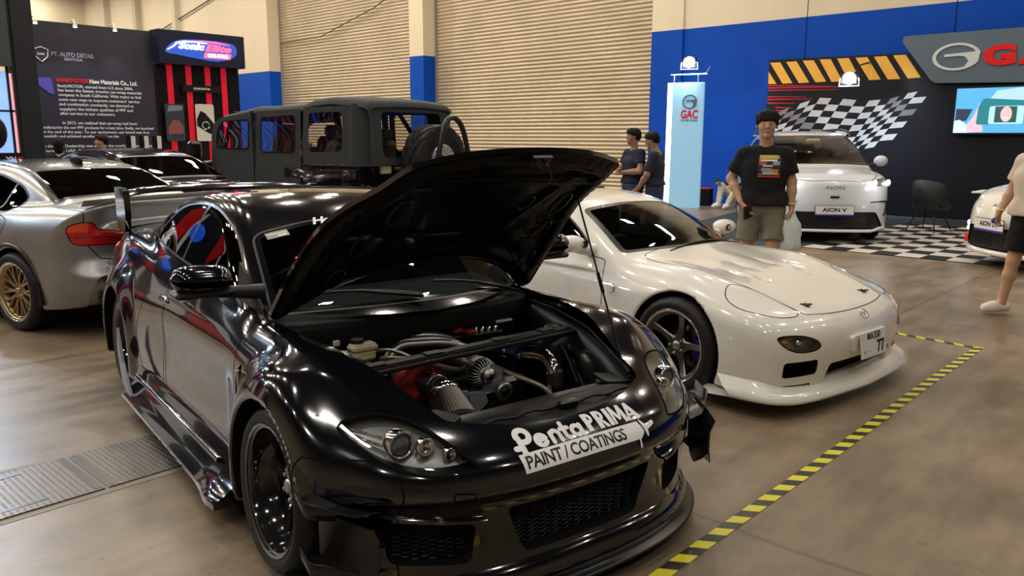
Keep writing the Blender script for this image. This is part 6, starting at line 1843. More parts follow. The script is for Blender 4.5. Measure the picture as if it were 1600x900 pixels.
    fb = flat_frame((.082, 0, 0), (0, 1, 0), (0, 0, 1)); label3d('booth_lettering', 'XN', fb, .20, 1.30, .11, W_, k_, .14, .004, .002, .002, 'CENTER'); label3d('booth_lettering', 'O', fb, .33, 1.30, .10, M['logo_red'], k_, .08, .004, .002, .002, 'CENTER')
M['board_blue'] = mat('midnight_blue_panel', (.010, .014, .045), .35)
M['board_dark'] = mat('charcoal_panel', (.018, .019, .024), .45)
detail_stand()
# a bright stand out of frame on the left: it is what the black paint and the windows mirror
def mirrored_stand():
    t = thing('promo_stand', 'striped red, white and blue promotional wall with spotlights facing the cars', 'display wall', (-13.6, -.6, 0), math.radians(-90))
    f = flat_frame((0, 0, 0), (-1, 0, 0), (0, 0, 1)); f = flat_frame((0, .0, 0), (1, 0, 0), (0, 0, 1))
    MB().box((0, -.06, 1.6), (7.6, .1, 3.2)).build('panel', M['board'], t)
    st = [(-3.4, -2.9, 'logo_red', .5), (-2.6, -2.45, 'decal_white', .1), (-1.9, -1.2, 'decal_white', 1.0), (-1.0, -.7, 'logo_red', -.6), (-.5, .2, 'decal_white', -.8), (.5, .75, 'logo_red', .7), (1.1, 1.9, 'decal_white', .6), (2.3, 2.6, 'logo_red', .3)]
    for a, b_, m_, sl in st:
        mb = MB(); mb.prism([(a, .2), (b_, .2), (b_ + sl, 3.0), (a + sl, 3.0)], -.005, .012, 'xz'); mb.build('stripe', M[m_], t)
    MB().ball((-2.2, .02, 2.3), (.28, .02, .28), 24, 12).build('blue_disc', mat('disc_blue', (.01, .10, .75), .4, emit=(.01, .12, .9), estr=.8), t)
    for k, x in enumerate((-3.0, -1.6, -.2, 1.2, 2.6)):
        s = part_empty('spotlight', t, (x, .45, 3.15)); MB().lathe([(0, .12), (.06, .10), (.07, 0)], 14, 'z').build('spot_head', M['satin_black'], s); MB().ball((0, 0, -.01), (.06, .06, .03), 14, 8).build('spot_bulb', mat('spot_bulb', (1, 1, 1), .4, emit=(.7, .9, 1.0), estr=40), s)
        l = bpy.data.lights.new('stand_spot_glow', 'SPOT'); l.energy = 50; l.color = (.8, .9, 1); l.spot_size = 2.0; l.spot_blend = .7; l.shadow_soft_size = .06
        lo = bpy.data.objects.new('stand_spot_glow', l); COL.objects.link(lo); lo.location = (-13.1, -.6 - x, 3.08); lo.rotation_euler = (0, math.radians(-25), 0)
mirrored_stand()
# ------------------------------------------------------------------ the other cars
def basic_car(root, S, P, res, lo, hi, ws, rw, sw, doors=(), ws_m='windshield', gl_m='tint', pillars=(), well_in=.03):
    F = car_F(S)
    sk = implicit_skin(lambda x, y, z: F(x, y, z), lo, hi, res, 3)
    sk = cut_wells(sk, S, root)
    segs = []
    if ws:
        f = lambda V: np.maximum(poly_sdf(V[:, 1], V[:, 0] + cs(V[:, 0], S['KP']) * V[:, 1] ** 2, ws), S['zbelt'] - .1 - V[:, 2])
        a, sk, g = pick(sk, f); segs.append(g)
        i_, b_, _ = split(a, lambda V: f(V) + .03); skin_obj('windshield', i_, M[ws_m], root); skin_obj('windshield_frit', b_, M['satin_black'], root)
    if rw:
        f2 = lambda V: np.maximum(poly_sdf(V[:, 1], V[:, 0] + cs(V[:, 0], S['KP']) * V[:, 1] ** 2, rw), S['zbelt'] - V[:, 2])
        a, sk, g = pick(sk, f2)
        if a is not None:
            i_, b_, _ = split(a, lambda V: f2(V) + .035); skin_obj('rear_window', i_, M[gl_m], root); skin_obj('rear_window_border', b_, M['satin_black'], root); segs.append(g)
    if sw:
        a, sk, g = pick(sk, xz_patch(sw, 0, .35)); segs.append(g)
        for (px, sl, w) in pillars:
            q, a, _ = split(a, lambda V: np.abs(V[:, 0] - px - (V[:, 2] - S['zbelt']) * sl) - w)
            if q is not None:
                for s in (-1, 1): skin_obj('window_pillar', side_of(q, s), M['satin_black'], root)
        for s in (-1, 1): skin_obj('side_window', side_of(a, s), M[gl_m], root)
    groove_obj('window_seal', seg_join(segs), .010, root, M['black_plastic'], .001)
    gr = []
    for d in doors:
        a, sk, g = pick(sk, xz_patch(d, 0, .5)); gr.append(g)
        if a is not None:
            for s in (-1, 1): skin_obj('door', side_of(a, s), P, root)
    return F, sk, gr
# ---- silver saloon, seen from its rear left corner
BM = dict(wheels=[(0, .34, .37), (-2.81, .34, .372)], wellin=.55,
    W=((-3.8, .86), (-3.4, .905), (-2.81, .945), (-2.3, .915), (-1.4, .90), (-.5, .90), (0, .93), (.5, .90), (.9, .86)),
    sec=((.1, .95), (.3, .985), (.5, 1.0), (.68, .985), (.80, .975), (.95, .925), (1.05, .86), (1.2, .78)),
    XF=((.1, .80), (.4, .86), (.6, .84), (.75, .75), (.9, .5)), CF=((0, 0), (.4, .05), (.7, .2), (.9, .5), (1.0, .8)),
    XR=((.2, -3.66), (.35, -3.76), (.52, -3.80), (.58, -3.76), (.66, -3.72), (.80, -3.715), (.95, -3.73), (1.06, -3.76), (1.2, -3.80)),
    CR=((0, 0), (.3, .012), (.55, .055), (.72, .13), (.82, .23), (.90, .38), (1.0, .65)),
    ZC=((.9, .6), (.4, .85), (-.5, 1.0), (-2.9, 1.08), (-3.3, 1.105), (-3.6, 1.12), (-3.73, 1.135), (-3.8, 1.10)),
    ZE=((.9, .5), (.4, .75), (-.5, .92), (-2.5, 1.02), (-3.0, 1.03), (-3.5, 1.03), (-3.75, 1.02)), ZB=((-3.6, .26), (-2.8, .18), (0, .16), (.9, .18)),
    ye=.86, pe=3.2, kst=.07, kn=.1, kt=.05,
    ZR=((0, .8), (-.45, 1.02), (-.9, 1.24), (-1.2, 1.37), (-1.6, 1.425), (-2.0, 1.43), (-2.4, 1.395), (-2.7, 1.32), (-3.0, 1.21), (-3.3, 1.09), (-3.6, .95)),
    KP=((-3.4, -.22), (-2.6, -.12), (-2.0, 0), (-1.2, .2), (-.4, .3)), crown=.06, WB=((-3.5, .58), (-3.2, .66), (-2.8, .735), (-2.3, .77), (-1.4, .78), (-.5, .76)), tum=.42, tum2=.25, zbelt=.99, kg=.08, kgb=.05)
def build_bm():
    root = thing('saloon', 'silver-grey saloon with gold mesh wheels and a large red tail lamp, seen from behind', 'car', (-10.587, 2.321, 0), math.radians(192.3))
    P = M['silver_paint']
    rw = rounded([(-.655, -3.18, .05), (.655, -3.18, .05), (.54, -2.56, .07), (-.54, -2.56, .07)], .05)
    sw = rounded([(-.75, 1.0, .02), (-1.3, 1.25, .1), (-1.7, 1.325, .1), (-2.2, 1.315, .15), (-2.62, 1.22, .14), (-2.76, 1.12, .05), (-2.64, 1.005, .05), (-1.6, .985, .1)], .04)
    F, sk, gr = basic_car(root, BM, P, .022, (-3.95, -1.02, .1), (1.0, 1.02, 1.5), rounded([(-.7, -.5), (.7, -.5), (.58, -1.15), (-.58, -1.15)], .06), rw, sw,
        [rounded([(-1.68, .25), (-1.66, 1.0), (-2.52, .99), (-2.72, .95), (-2.66, .80), (-2.48, .70), (-2.42, .45), (-2.3, .25)], .05), rounded([(-.5, .25), (-.55, .95), (-1.64, .98), (-1.64, .25)], .04)], pillars=((-1.66, 0, .03), (-2.42, -.42, .012)))
    # dark roof panel
    a, sk, _ = pick(sk, lambda V: np.maximum(poly_sdf(V[:, 0], np.abs(V[:, 1]), [(-1.15, -.1), (-2.66, -.1), (-2.60, .555), (-1.3, .56)]), 1.25 - V[:, 2])); skin_obj('carbon_roof', a, M['carbon'], root)
    # tail lamps wrap round the corner: outline by unrolled distance along the corner
    def un_(V):
        x, y, z = V.T; ay = np.abs(y); cr = cs(ay, BM['CR']); return ay + .95 * cr
    tl = rounded([(.40, .800, .02), (.41, .855, .02), (.60, .890, .03), (.735, .902, .01), (.765, .955, .02), (.90, .960, .05), (1.03, .925, .04), (1.045, .885, .03), (1.0, .79, .04), (.90, .772, .03), (.41, .765, .02)], .03)
    f = lambda V: np.maximum(poly_sdf(un_(V), V[:, 2], tl), V[:, 0] + 3.15)
    a, sk, g = pick(sk, f); gr.append(g)
    for s in (-1, 1):
        L = part_empty('tail_lamp', root); sa = side_of(a, s)
        hi_, lo_, _ = split(sa, lambda V: np.maximum(.880 - V[:, 2], .705 - np.abs(V[:, 1])))
        skin_obj('upper_lens', hi_, M['red_orange_lens'], L); q, r, _ = split(lo_, lambda V: np.abs(V[:, 2] - .835) - .006)
        skin_obj('lamp_band', q, M['dark_red_lens'], L); 
        q, r, g2 = split(r, lambda V: np.abs(V[:, 2] - .805) - .004); skin_obj('lamp_band', q, M['dark_red_lens'], L); skin_obj('red_lens', r, M['red_lens'], L)
    trunk = rounded([(-.72, 1.12, .01), (.72, 1.12, .01), (.725, .83, .01), (.60, .66, .08), (-.60, .66, .08), (-.725, .83, .01)], .03)
    a, sk, g = pick(sk, lambda V: np.maximum(np.maximum(poly_sdf(V[:, 1], V[:, 2], [(-.735, 1.3), (.735, 1.3), (.735, .80), (.64, .66), (.5, .635), (-.5, .635), (-.64, .66), (-.735, .80)]), V[:, 0] + 3.24), -9)); gr.append(g); skin_obj('boot_lid', a, P, root)
    V = []
    for y in np.linspace(-.74, .74, 31):
        x = -3.73 + float(cs(np.array(abs(y)), BM['CR'])); z = 1.125 - .05 * abs(y) ** 3
        V += [(x + .10, y, z - .005), (x + .0, y, z + .022), (x - .05, y, z + .035), (x - .045, y, z + .025), (x + .0, y, z - .02)]
    MB().grid(V, 31, 5).build('boot_spoiler', P, root)
    # bumper pocket, diffuser, pipes, reflectors
    pk = rounded([(.30, .52, .02), (.70, .525, .05), (.755, .40, .03), (.74, .24, .02), (.30, .22, .02)], .03)
    a, sk, g = pick(sk, yz_patch(pk, 0, -9, -3.2))
    for s in (-1, 1):
        m = g[0][:, 1] * s > 0; recess('bumper_pocket', side_of(a, s), tuple(t[m] for t in g), .05, root, P, P, off=(.05, 0, 0))
        MB().box((-3.70, s * .53, .495), (.03, .28, .035), rot=(0, 0, -s * .12), bev=.006).build('reflector', M['dark_red_lens'], root)
        MB().box((-3.66, s * .50, .315), (.10, .40, .10), bev=.03).build('diffuser_corner', M['satin_black'], root)
        for k in (0, 1): MB().tube([(-3.80, s * (.40 + .11 * k), .30), (-3.55, s * (.40 + .11 * k), .30)], .042, 18, caps=False).build('tail_pipe', M['chrome'], root)
    a, sk, g = pick(sk, xz_patch([(-3.2, .45), (-3.22, .70), (-3.9, .70), (-3.9, .69), (-3.23, .69), (-3.21, .45)], 0)) if False else (None, sk, None)
    fin = MB(); fin.ball((-2.36, 0, 1.415), (.10, .032, .06), 16, 10); fin.build('roof_antenna', M['satin_black'], root)
    skin_obj('body_shell', sk, P, root); groove_obj('panel_gap', seg_join([g for g in gr if g is not None]), .004, root)
    hb = MB(); hb.ball((-2.28, .905, .87), (.11, .022, .022), 14, 8); hb.build('door_handle', P, root)
    MB().tube([(-2.81 + .405 * math.cos(a_), .925, .34 + .405 * math.sin(a_)) for a_ in np.linspace(-.25, PI + .2, 30)], .018, 6).build('arch_trim', M['satin_black'], root)
    tub(root, -2.9, -.6, .70, .3, .95, M['interior'])
    for s in (-1, 1): seat(root, -1.55, s * .36, .42, M['interior']); MB().box((-2.66, s * .36, 1.13), (.08, .25, .13), bev=.03).build('rear_headrest', M['interior_grey'], root)
    MB().box((-2.80, 0, 1.02), (.5, 1.1, .02)).build('parcel_shelf', M['interior_grey'], root)
    st = dict(kind='mesh', n=10, dish=.03, conc=.02)
    ms = (M['gold'], M['chrome'], M['gold'], M['gold'])
    for s in (-1, 1):
        wheel(root, 0, s * .80, .34, .34, .25, .26, st, ms); wheel(root, -2.81, s * .80, .34, .34, .25, .28, st, ms, caliper=M['dark_metal'])
M['carbon'] = mat('carbon_roof', (.035, .032, .03), .25, coat=1.0)
build_bm()
# ---- dark low car between the saloon and the soft top
def build_dark():
    S = dict(BM); S['wheels'] = [(0, .33, .36), (-2.7, .33, .36)]
    S['ZR'] = ((0, .85), (-.45, 1.06), (-.9, 1.30), (-1.3, 1.45), (-1.7, 1.50), (-2.1, 1.49), (-2.5, 1.43), (-2.9, 1.30), (-3.3, 1.15), (-3.6, 1.0))
    root = thing('dark_coupe', 'dark purple-black car with mirrored windows squeezed between the silver saloon and the soft top', 'car', (-12.75, 4.16, 0), math.radians(186))
    P = M['dark_purple']; sw = rounded([(-.75, 1.02, .02), (-1.3, 1.33, .1), (-1.8, 1.40, .1), (-2.4, 1.36, .15), (-2.9, 1.18, .06), (-2.8, 1.06, .05), (-1.6, 1.02, .1)], .04)
    F, sk, gr = basic_car(root, S, P, .04, (-3.95, -1.02, .1), (1.0, 1.02, 1.6), rounded([(-.7, -.5), (.7, -.5), (.58, -1.15), (-.58, -1.15)], .06), rounded([(-.60, -3.25), (.60, -3.25), (.52, -2.55), (-.52, -2.55)], .06), sw, pillars=((-1.75, 0, .03),))
    skin_obj('body_shell', sk, P, root); tub(root, -2.9, -.6, .68, .3, .95, M['interior'])
    st = dict(kind='five', n=5, dish=.04, conc=.02); ms = (M['dark_metal'],) * 4
    for s in (-1, 1): wheel(root, 0, s * .80, .33, .33, .24, .24, st, ms); wheel(root, -2.7, s * .80, .33, .33, .24, .24, st, ms)
    for s in (-1, 1): MB().ball((-3.6, s * .70, .88), (.10, .13, .06), 14, 8).build('tail_lamp', M['dark_red_lens'], root)
M['dark_purple'] = mat('purple_black_paint', (.010, .006, .016), .12, coat=1.0)
build_dark()
# ---- soft-top off-roader
def build_jeep():
    root = thing('off_roader', 'tall black off-roader with grey canvas soft top and spare tyre', 'car', (-11.81, 6.23, 0), math.radians(186.4))
    B = M['black_paint']; C = M['canvas']; yb = .80
    bt = MB(); bt.prism(rounded([(-3.80, .72), (-3.80, 1.30), (-.75, 1.30), (-.72, .72)], .03), -yb, yb, 'xz'); bt.build('body_tub', B, root)
    hd = MB(); V = []
    for x, w, z in ((-.80, .74, 1.33), (-.3, .70, 1.32), (.3, .64, 1.28), (.55, .60, 1.22)):
        for t in np.linspace(-1, 1, 11): V.append((x, t * w, z - .05 * abs(t) ** 4))
    hd.grid(V, 4, 11, flip=True); hd.box((-.15, 0, 1.02), (1.45, 1.22, .50), bev=.05); hd.build('bonnet', B, root)
    gr = MB(); gr.box((.60, 0, 1.0), (.06, 1.2, .46), bev=.02); gr.build('grille', B, root)
    for s in (-1, 1):
        MB().lathe([(0, .03), (.08, .02), (.09, 0)], 20, 'x', c=(.62, s * .42, 1.05)).build('headlamp', M['clear'], root)
        for wx in (0.0, -3.02):
            fl = MB(); V = []
            for a in np.linspace(-.15, PI + .15, 15):
                for (r, y) in ((.50, .70), (.53, .80), (.54, 1.0), (.50, 1.02)): V.append((wx + r * 1.15 * math.cos(a), s * y, .50 + r * math.sin(a)))
            fl.grid(V, 15, 4); fl.build('fender_flare', M['gloss_black'], root)
            e = wheel(root, wx, s * .86, .47, .47, .22, .32, dict(kind='five', n=8, dish=.08, conc=.03, w0=.03, w1=.03), (M['gloss_black'],) * 4, tread='mud')
    bm_ = MB(); bm_.box((-3.95, 0, .72), (.20, 1.7, .20), bev=.03); bm_.build('rear_bumper', M['satin_black'], root); bm_ = MB(); bm_.box((.82, 0, .72), (.22, 1.5, .22), bev=.03); bm_.build('front_bumper', M['satin_black'], root)
    st = MB(); st.box((-1.5, 0, .62), (1.9, 1.75, .06), bev=.02); st.build('side_step', M['satin_black'], root)
    # bolted armour rail under the doors with lamp and fittings
    for s in (-1, 1):
        ar = MB(); ar.box((-3.1, s * .812, 1.20), (1.35, .02, .12)); 
        for k in range(8): ar.lathe([(0, .012), (.012, .010), (.014, 0)], 8, 'y', c=(-2.52 - .16 * k, s * .825, 1.235))
        ar.build('armour_rail', M['gloss_black'], root)
        MB().lathe([(.055, .0), (.075, .0), (.08, -.03), (.05, -.03), (.04, .02), (0, .01)], 24, 'y', c=(-3.60, s * .84, 1.17)).build('work_lamp', M['satin_black'], root)
        MB().lathe([(0, .02), (.05, .02), (.055, 0)], 16, 'y', c=(-3.86, s * .70, 1.02)).build('tail_lamp', M['red_lens'], root)
    MB().tube([(-3.86, .25, 1.26), (-4.0, -.1, 1.26), (-4.0, -.6, 1.26)], .022, 8).build('jack_handle', M['tan_metal'], root); MB().box((-3.87, .42, 1.25), (.06, .16, .09), bev=.01).build('latch_block', M['yellowed_plastic'], root)
    # canvas top: side sections swept along the length
    xs = [-.80, -1.0, -1.25, -1.8, -2.2, -2.75, -2.95, -3.3, -3.72, -3.88, -3.945, -3.955]; zt = [1.86, 1.955, 1.985, 2.06, 2.055, 2.075, 2.13, 2.145, 2.115, 2.085, 2.05, 2.0]
    S_ = []
    for x, z in zip(xs, zt):
        e = [(-.76, z - .10), (-.74, z - .045), (-.66, z - .008), (-.3, z + .012), (0, z + .016), (.3, z + .012), (.66, z - .008), (.74, z - .045), (.76, z - .10)]
        S_ += [(x + .0, y, q) for y, q in e]
    MB().grid(S_, len(xs), 9, flip=True).build('roof_canvas', C, root)
    def wpanel(name, out, holes_list, y0, parent, m=C, lean=.05):
        """upright canvas panel with a rounded window cut through it"""
        mb = MB(); V, F_ = [], []
        # grid cut by sdf
        xs_ = [p[0] for p in out]; zs_ = [p[1] for p in out]
        gx = np.arange(min(xs_), max(xs_) + .03, .03); gz = np.arange(min(zs_), max(zs_) + .03, .03)
        X, Z = np.meshgrid(gx, gz, indexing='ij'); n, m_ = X.shape
        P0 = np.stack([X.ravel(), np.full(X.size, 0.0), Z.ravel()], 1); idx = np.arange(n * m_).reshape(n, m_)
        T = np.concatenate([np.stack([idx[:-1, :-1].ravel(), idx[1:, :-1].ravel(), idx[1:, 1:].ravel()], 1), np.stack([idx[:-1, :-1].ravel(), idx[1:, 1:].ravel(), idx[:-1, 1:].ravel()], 1)])
        sk = Skin(P0, np.tile((0., 1., 0.), (len(P0), 1)), T)
        a, _, _ = split(sk, lambda V: poly_sdf(V[:, 0], V[:, 2], rounded(out, .05)))
        g = None; panes = []
        for h in holes_list:
            p_, a, sg = split(a, lambda V: poly_sdf(V[:, 0], V[:, 2], rounded(h, .06))); panes.append(p_)
            g = sg if g is None else seg_join([g, sg])
        return a, panes, g
    def place_side(sk, s, off=0.0, wr=0.0):
        q = sk.copy(); lean = .10 * (q.V[:, 2] - 1.3); y = .795 - lean * .55 + off
        if wr: y = y + wr * (np.sin(q.V[:, 0] * 23 + 4 * np.sin(q.V[:, 2] * 9)) + .7 * np.sin(q.V[:, 2] * 31 + q.V[:, 0] * 11))
        nx = np.zeros(len(q.V)); 
        if wr: nx = -wr * 23 * np.cos(q.V[:, 0] * 23 + 4 * np.sin(q.V[:, 2] * 9)) * .8
        q.V[:, 1] = s * y; q.N = np.stack([nx, np.full(len(nx), s * 1.0), np.full(len(nx), .05)], 1); q.N /= np.linalg.norm(q.N, axis=1)[:, None]; return q
    for s in (-1, 1):
        for nm, out, hole in (('front_door', [(-.80, 1.02), (-.80, 1.72, .1), (-.93, 1.90, .1), (-1.76, 1.98), (-1.76, 1.02)], [(-.93, 1.50), (-.93, 1.70, .15), (-1.05, 1.86, .1), (-1.66, 1.88), (-1.66, 1.49)]),
                              ('rear_door', [(-1.79, 1.02), (-1.79, 1.98), (-2.74, 2.00), (-2.74, 1.02)], [(-1.93, 1.45), (-1.93, 1.90), (-2.62, 1.92), (-2.62, 1.46)])):
            a, panes, g = wpanel(nm, out, [hole], 0, root); d = skin_obj(nm + '_skin', place_side(a, s, .012), C, root)
            skin_obj('vinyl_window', place_side(panes[0], s, .010, .004), M['vinyl'], d)
            MB().tube([(x, s * (.81 - .055 * (z - 1.3)), z) for x, z in rounded(hole, .06)], .008, 6, closed=True).build('window_welt', M['matte_black'], d)
        a, panes, g = wpanel('q', [(-2.77, 1.30), (-2.77, 2.02), (-3.72, 2.02), (-3.70, 1.30)], [[(-2.88, 1.46), (-2.88, 1.95), (-3.50, 1.95), (-3.50, 1.47)]], 0, root)
        d = skin_obj('rear_quarter_canvas', place_side(a, s), C, root); skin_obj('vinyl_window', place_side(panes[0], s, -.004, .003), M['vinyl'], d)
        V = []
        for z in np.linspace(1.30, 2.04, 10):
            l_ = .055 * (z - 1.3)
            for (x, y) in ((-3.55, .800 - l_), (-3.62, .79 - l_), (-3.66, .812 - l_), (-3.74, .805 - l_), (-3.90 + .02 * (z - 1.3), .72 - l_), (-3.93 + .02 * (z - 1.3), .62)): V.append((x, s * y, z))
        MB().grid(V, 10, 6).build('corner_canvas', C, root)
        e = part_empty('side_mirror', root, (-.68, s * .99, 1.47)); MB().box((0, 0, 0), (.12, .20, .24), bev=.04).build('mirror_head', M['satin_black'], e); MB().tube([(0, 0, -.10), (0, -s * .05, -.22), (-.02, -s * .20, -.25)], .022, 8).build('mirror_arm', M['satin_black'], e)
        MB().box((-1.775, s * .80, 1.45), (.05, .03, 1.1), bev=.01).build('door_pillar', M['satin_black'], root)
    # rear window frame
    fr = MB(); 
    gy = np.arange(-.74, .75, .03); gz = np.arange(1.30, 2.12, .03); X, Z = np.meshgrid(gy, gz, indexing='ij'); n, m_ = X.shape; idx = np.arange(n * m_).reshape(n, m_)
    T = np.concatenate([np.stack([idx[:-1, :-1].ravel(), idx[1:, :-1].ravel(), idx[1:, 1:].ravel()], 1), np.stack([idx[:-1, :-1].ravel(), idx[1:, 1:].ravel(), idx[:-1, 1:].ravel()], 1)])
    V = np.stack([-3.945 + .02 * (Z.ravel() - 1.3) + .0 * X.ravel(), X.ravel(), Z.ravel()], 1); sk, _, _ = split(Skin(V, np.tile((-1., 0., .05), (len(V), 1)), T), lambda V: poly_sdf(V[:, 1], V[:, 2], rounded([(-.73, 1.305), (.73, 1.305), (.735, 2.055, .10), (-.735, 2.055, .10)], .03)))
    hole = rounded([(-.52, 1.40), (.52, 1.40), (.54, 1.95), (-.54, 1.95)], .09)
    p_, a, g = split(sk, lambda V: poly_sdf(V[:, 1], V[:, 2], hole)); rc = skin_obj('rear_canvas', a, C, root); skin_obj('vinyl_window', p_, M['vinyl'], rc)
    # screen frame, roll bars, seats
    rb = MB()
    for s in (-1, 1):
        rb.tube([(-.85, s * .66, 1.33), (-1.05, s * .62, 1.92), (-2.1, s * .60, 1.99), (-3.1, s * .60, 2.0), (-3.6, s * .66, 1.35)], .032, 8); rb.tube([(-2.1, s * .60, 1.99), (-2.1, s * .66, 1.2)], .032, 8)
    for x in (-1.08, -2.1, -3.1): rb.tube([(x, -.6, 1.97), (x, .6, 1.97)], .032, 8)
    rb.build('roll_cage', M['matte_black'], root)
    for s in (-1, 1):
        seat(root, -1.65, s * .38, .98, M['interior_grey'], rot=.15); seat(root, -2.75, s * .38, .92, M['interior_grey'], rot=.1)
    MB().ball((-3.35, .25, 1.62), (.14, .17, .17), 18, 12).build('roof_speaker', M['satin_black'], root)
    MB().box((-.95, 0, 1.32), (.3, 1.3, .16), bev=.05).build('dashboard', M['interior'], root)
    # spare wheel and its hoop
    sp = part_empty('spare_wheel', root, (-4.20, -.12, 1.34), (0, 0, math.radians(-90)))
    tyre_mb(.47, .23, .33, 'mud', 72).build('tyre', M['rubber'], sp)
    MB().lathe([(.235, -.13), (.225, -.15), (.165, -.155), (.16, -.12), (.10, -.10), (0, -.09)], 40, 'y').build('rim', M['pale_alloy'], sp)
    MB().lathe([(0, -.11), (.095, -.115), (.10, -.09)], 24, 'y').build('hub', M['dark_metal'], sp)
    for k in range(16):
        a = 2 * PI * k / 16; MB().lathe([(0, -.165), (.009, -.163), (.010, -.15)], 6, 'y', c=(.195 * math.cos(a), 0, .195 * math.sin(a))).build('rim_bolt', M['dark_metal'], sp)
    hp = MB(); pts = [(-.44, .72), (-.40, .95), (-.30, 1.35), (-.20, 1.66), (-.10, 1.79), (.02, 1.83), (.12, 1.78), (.20, 1.64), (.28, 1.35), (.36, .95), (.40, .72)]
    tt = np.linspace(0, 10, 50); Y_ = cs(tt, tuple((i, p[0]) for i, p in enumerate(pts))); Z_ = cs(tt, tuple((i, p[1]) for i, p in enumerate(pts)))
    hp.tube([(-4.46, y - .18, z + .06) for y, z in zip(Y_, Z_)], .034, 10); hp.build('tyre_carrier_hoop', M['satin_black'], root)
M['canvas'] = noise_mat('grey_canvas', (.020, .023, .027), (.028, .031, .035), 40, .8)
M['pale_alloy'] = mat('pale_alloy', (.62, .68, .70), .3, metal=.6)
build_jeep()
# ---- white electric SUV, nose to the camera
AV = dict(wheels=[(0, .36, .40), (-2.78, .36, .40)], wellin=.6,
    W=((-3.7, .85), (-2.8, .93), (-1.4, .92), (0, .945), (.5, .935), (.9, .91)), sec=((.1, .96), (.3, .99), (.5, 1.0), (.8, .99), (.95, .965), (1.08, .93), (1.25, .86)),
    XF=((.12, .80), (.22, .86), (.40, .87), (.55, .875), (.75, .865), (.90, .845), (.99, .80), (1.06, .70), (1.15, .5)), CF=((0, 0), (.3, .012), (.55, .05), (.72, .115), (.82, .20), (.90, .33), (1.0, .6)),
    XR=((.2, -3.6), (.6, -3.7), (1.1, -3.7), (1.5, -3.5)), CR=((0, 0), (.5, .03), (.8, .15), (.95, .4)),
    ZC=((.9, .98), (.75, 1.04), (.5, 1.10), (.2, 1.15), (-.15, 1.20), (-1, 1.25), (-3.7, 1.25)), ZE=((.9, .92), (.7, 1.0), (.4, 1.06), (0, 1.10), (-.3, 1.12), (-3.7, 1.15)), ZB=((-3.7, .25), (0, .20), (.9, .18)),
    ye=.88, pe=3.4, kst=.10, kn=.09, kt=.1,
    ZR=((.4, .95), (.1, 1.12), (-.15, 1.24), (-.5, 1.45), (-.85, 1.63), (-1.1, 1.72), (-1.5, 1.77), (-2.2, 1.775), (-3.0, 1.72), (-3.4, 1.60), (-3.6, 1.40)),
    KP=((-3.4, -.1), (-2.6, 0), (-1.2, .12), (-.2, .2)), crown=.04, WB=((-3.6, .78), (-3, .82), (-1.4, .86), (-.3, .84), (0, .82)), tum=.36, tum2=.05, zbelt=1.16, kg=.08, kgb=.04)
def nose_text(F, root, txt, o, width, size, m, name, lift=.004, off=.0):
    V, Fc = text_mesh(txt, size, 0, off); V = V.copy(); w0 = V[:, 0].max() - V[:, 0].min(); V[:, 0] *= width / w0
    surf_text(lambda x, y, z: F(x, y, z), V, Fc, flat_frame(o, (0, 1, 0), (0, 0, 1)), name, m, root, lift, 1)
def plate(root, o, rot, txt, w=.46, h=.155):
    pl = part_empty('name_plate', root, o, rot); MB().box((0, 0, 0), (.01, w, h), bev=.004).build('plate_frame', M['satin_black'], pl)
    f = flat_frame((.006, 0, 0), (0, 1, 0), (0, 0, 1)); mb = MB(); flat_poly(mb, f, [(-w / 2 + .008, -h / 2 + .03), (w / 2 - .008, -h / 2 + .03), (w / 2 - .008, h / 2 - .008), (-w / 2 + .008, h / 2 - .008)], 0, .002); mb.build('plate_face', M['white_plastic'], pl)
    mb = MB(); flat_poly(mb, f, [(-w / 2 + .008, -h / 2 + .008), (w / 2 - .008, -h / 2 + .008), (w / 2 - .008, -h / 2 + .03), (-w / 2 + .008, -h / 2 + .03)], 0, .002); mb.build('plate_blue_band', mat('plate_blue', (.05, .04, .55), .4), pl)
    label3d('plate_lettering', txt, f, 0, .012, .085, M['decal_black'], pl, w * .62, .003, .002, .001, 'CENTER')
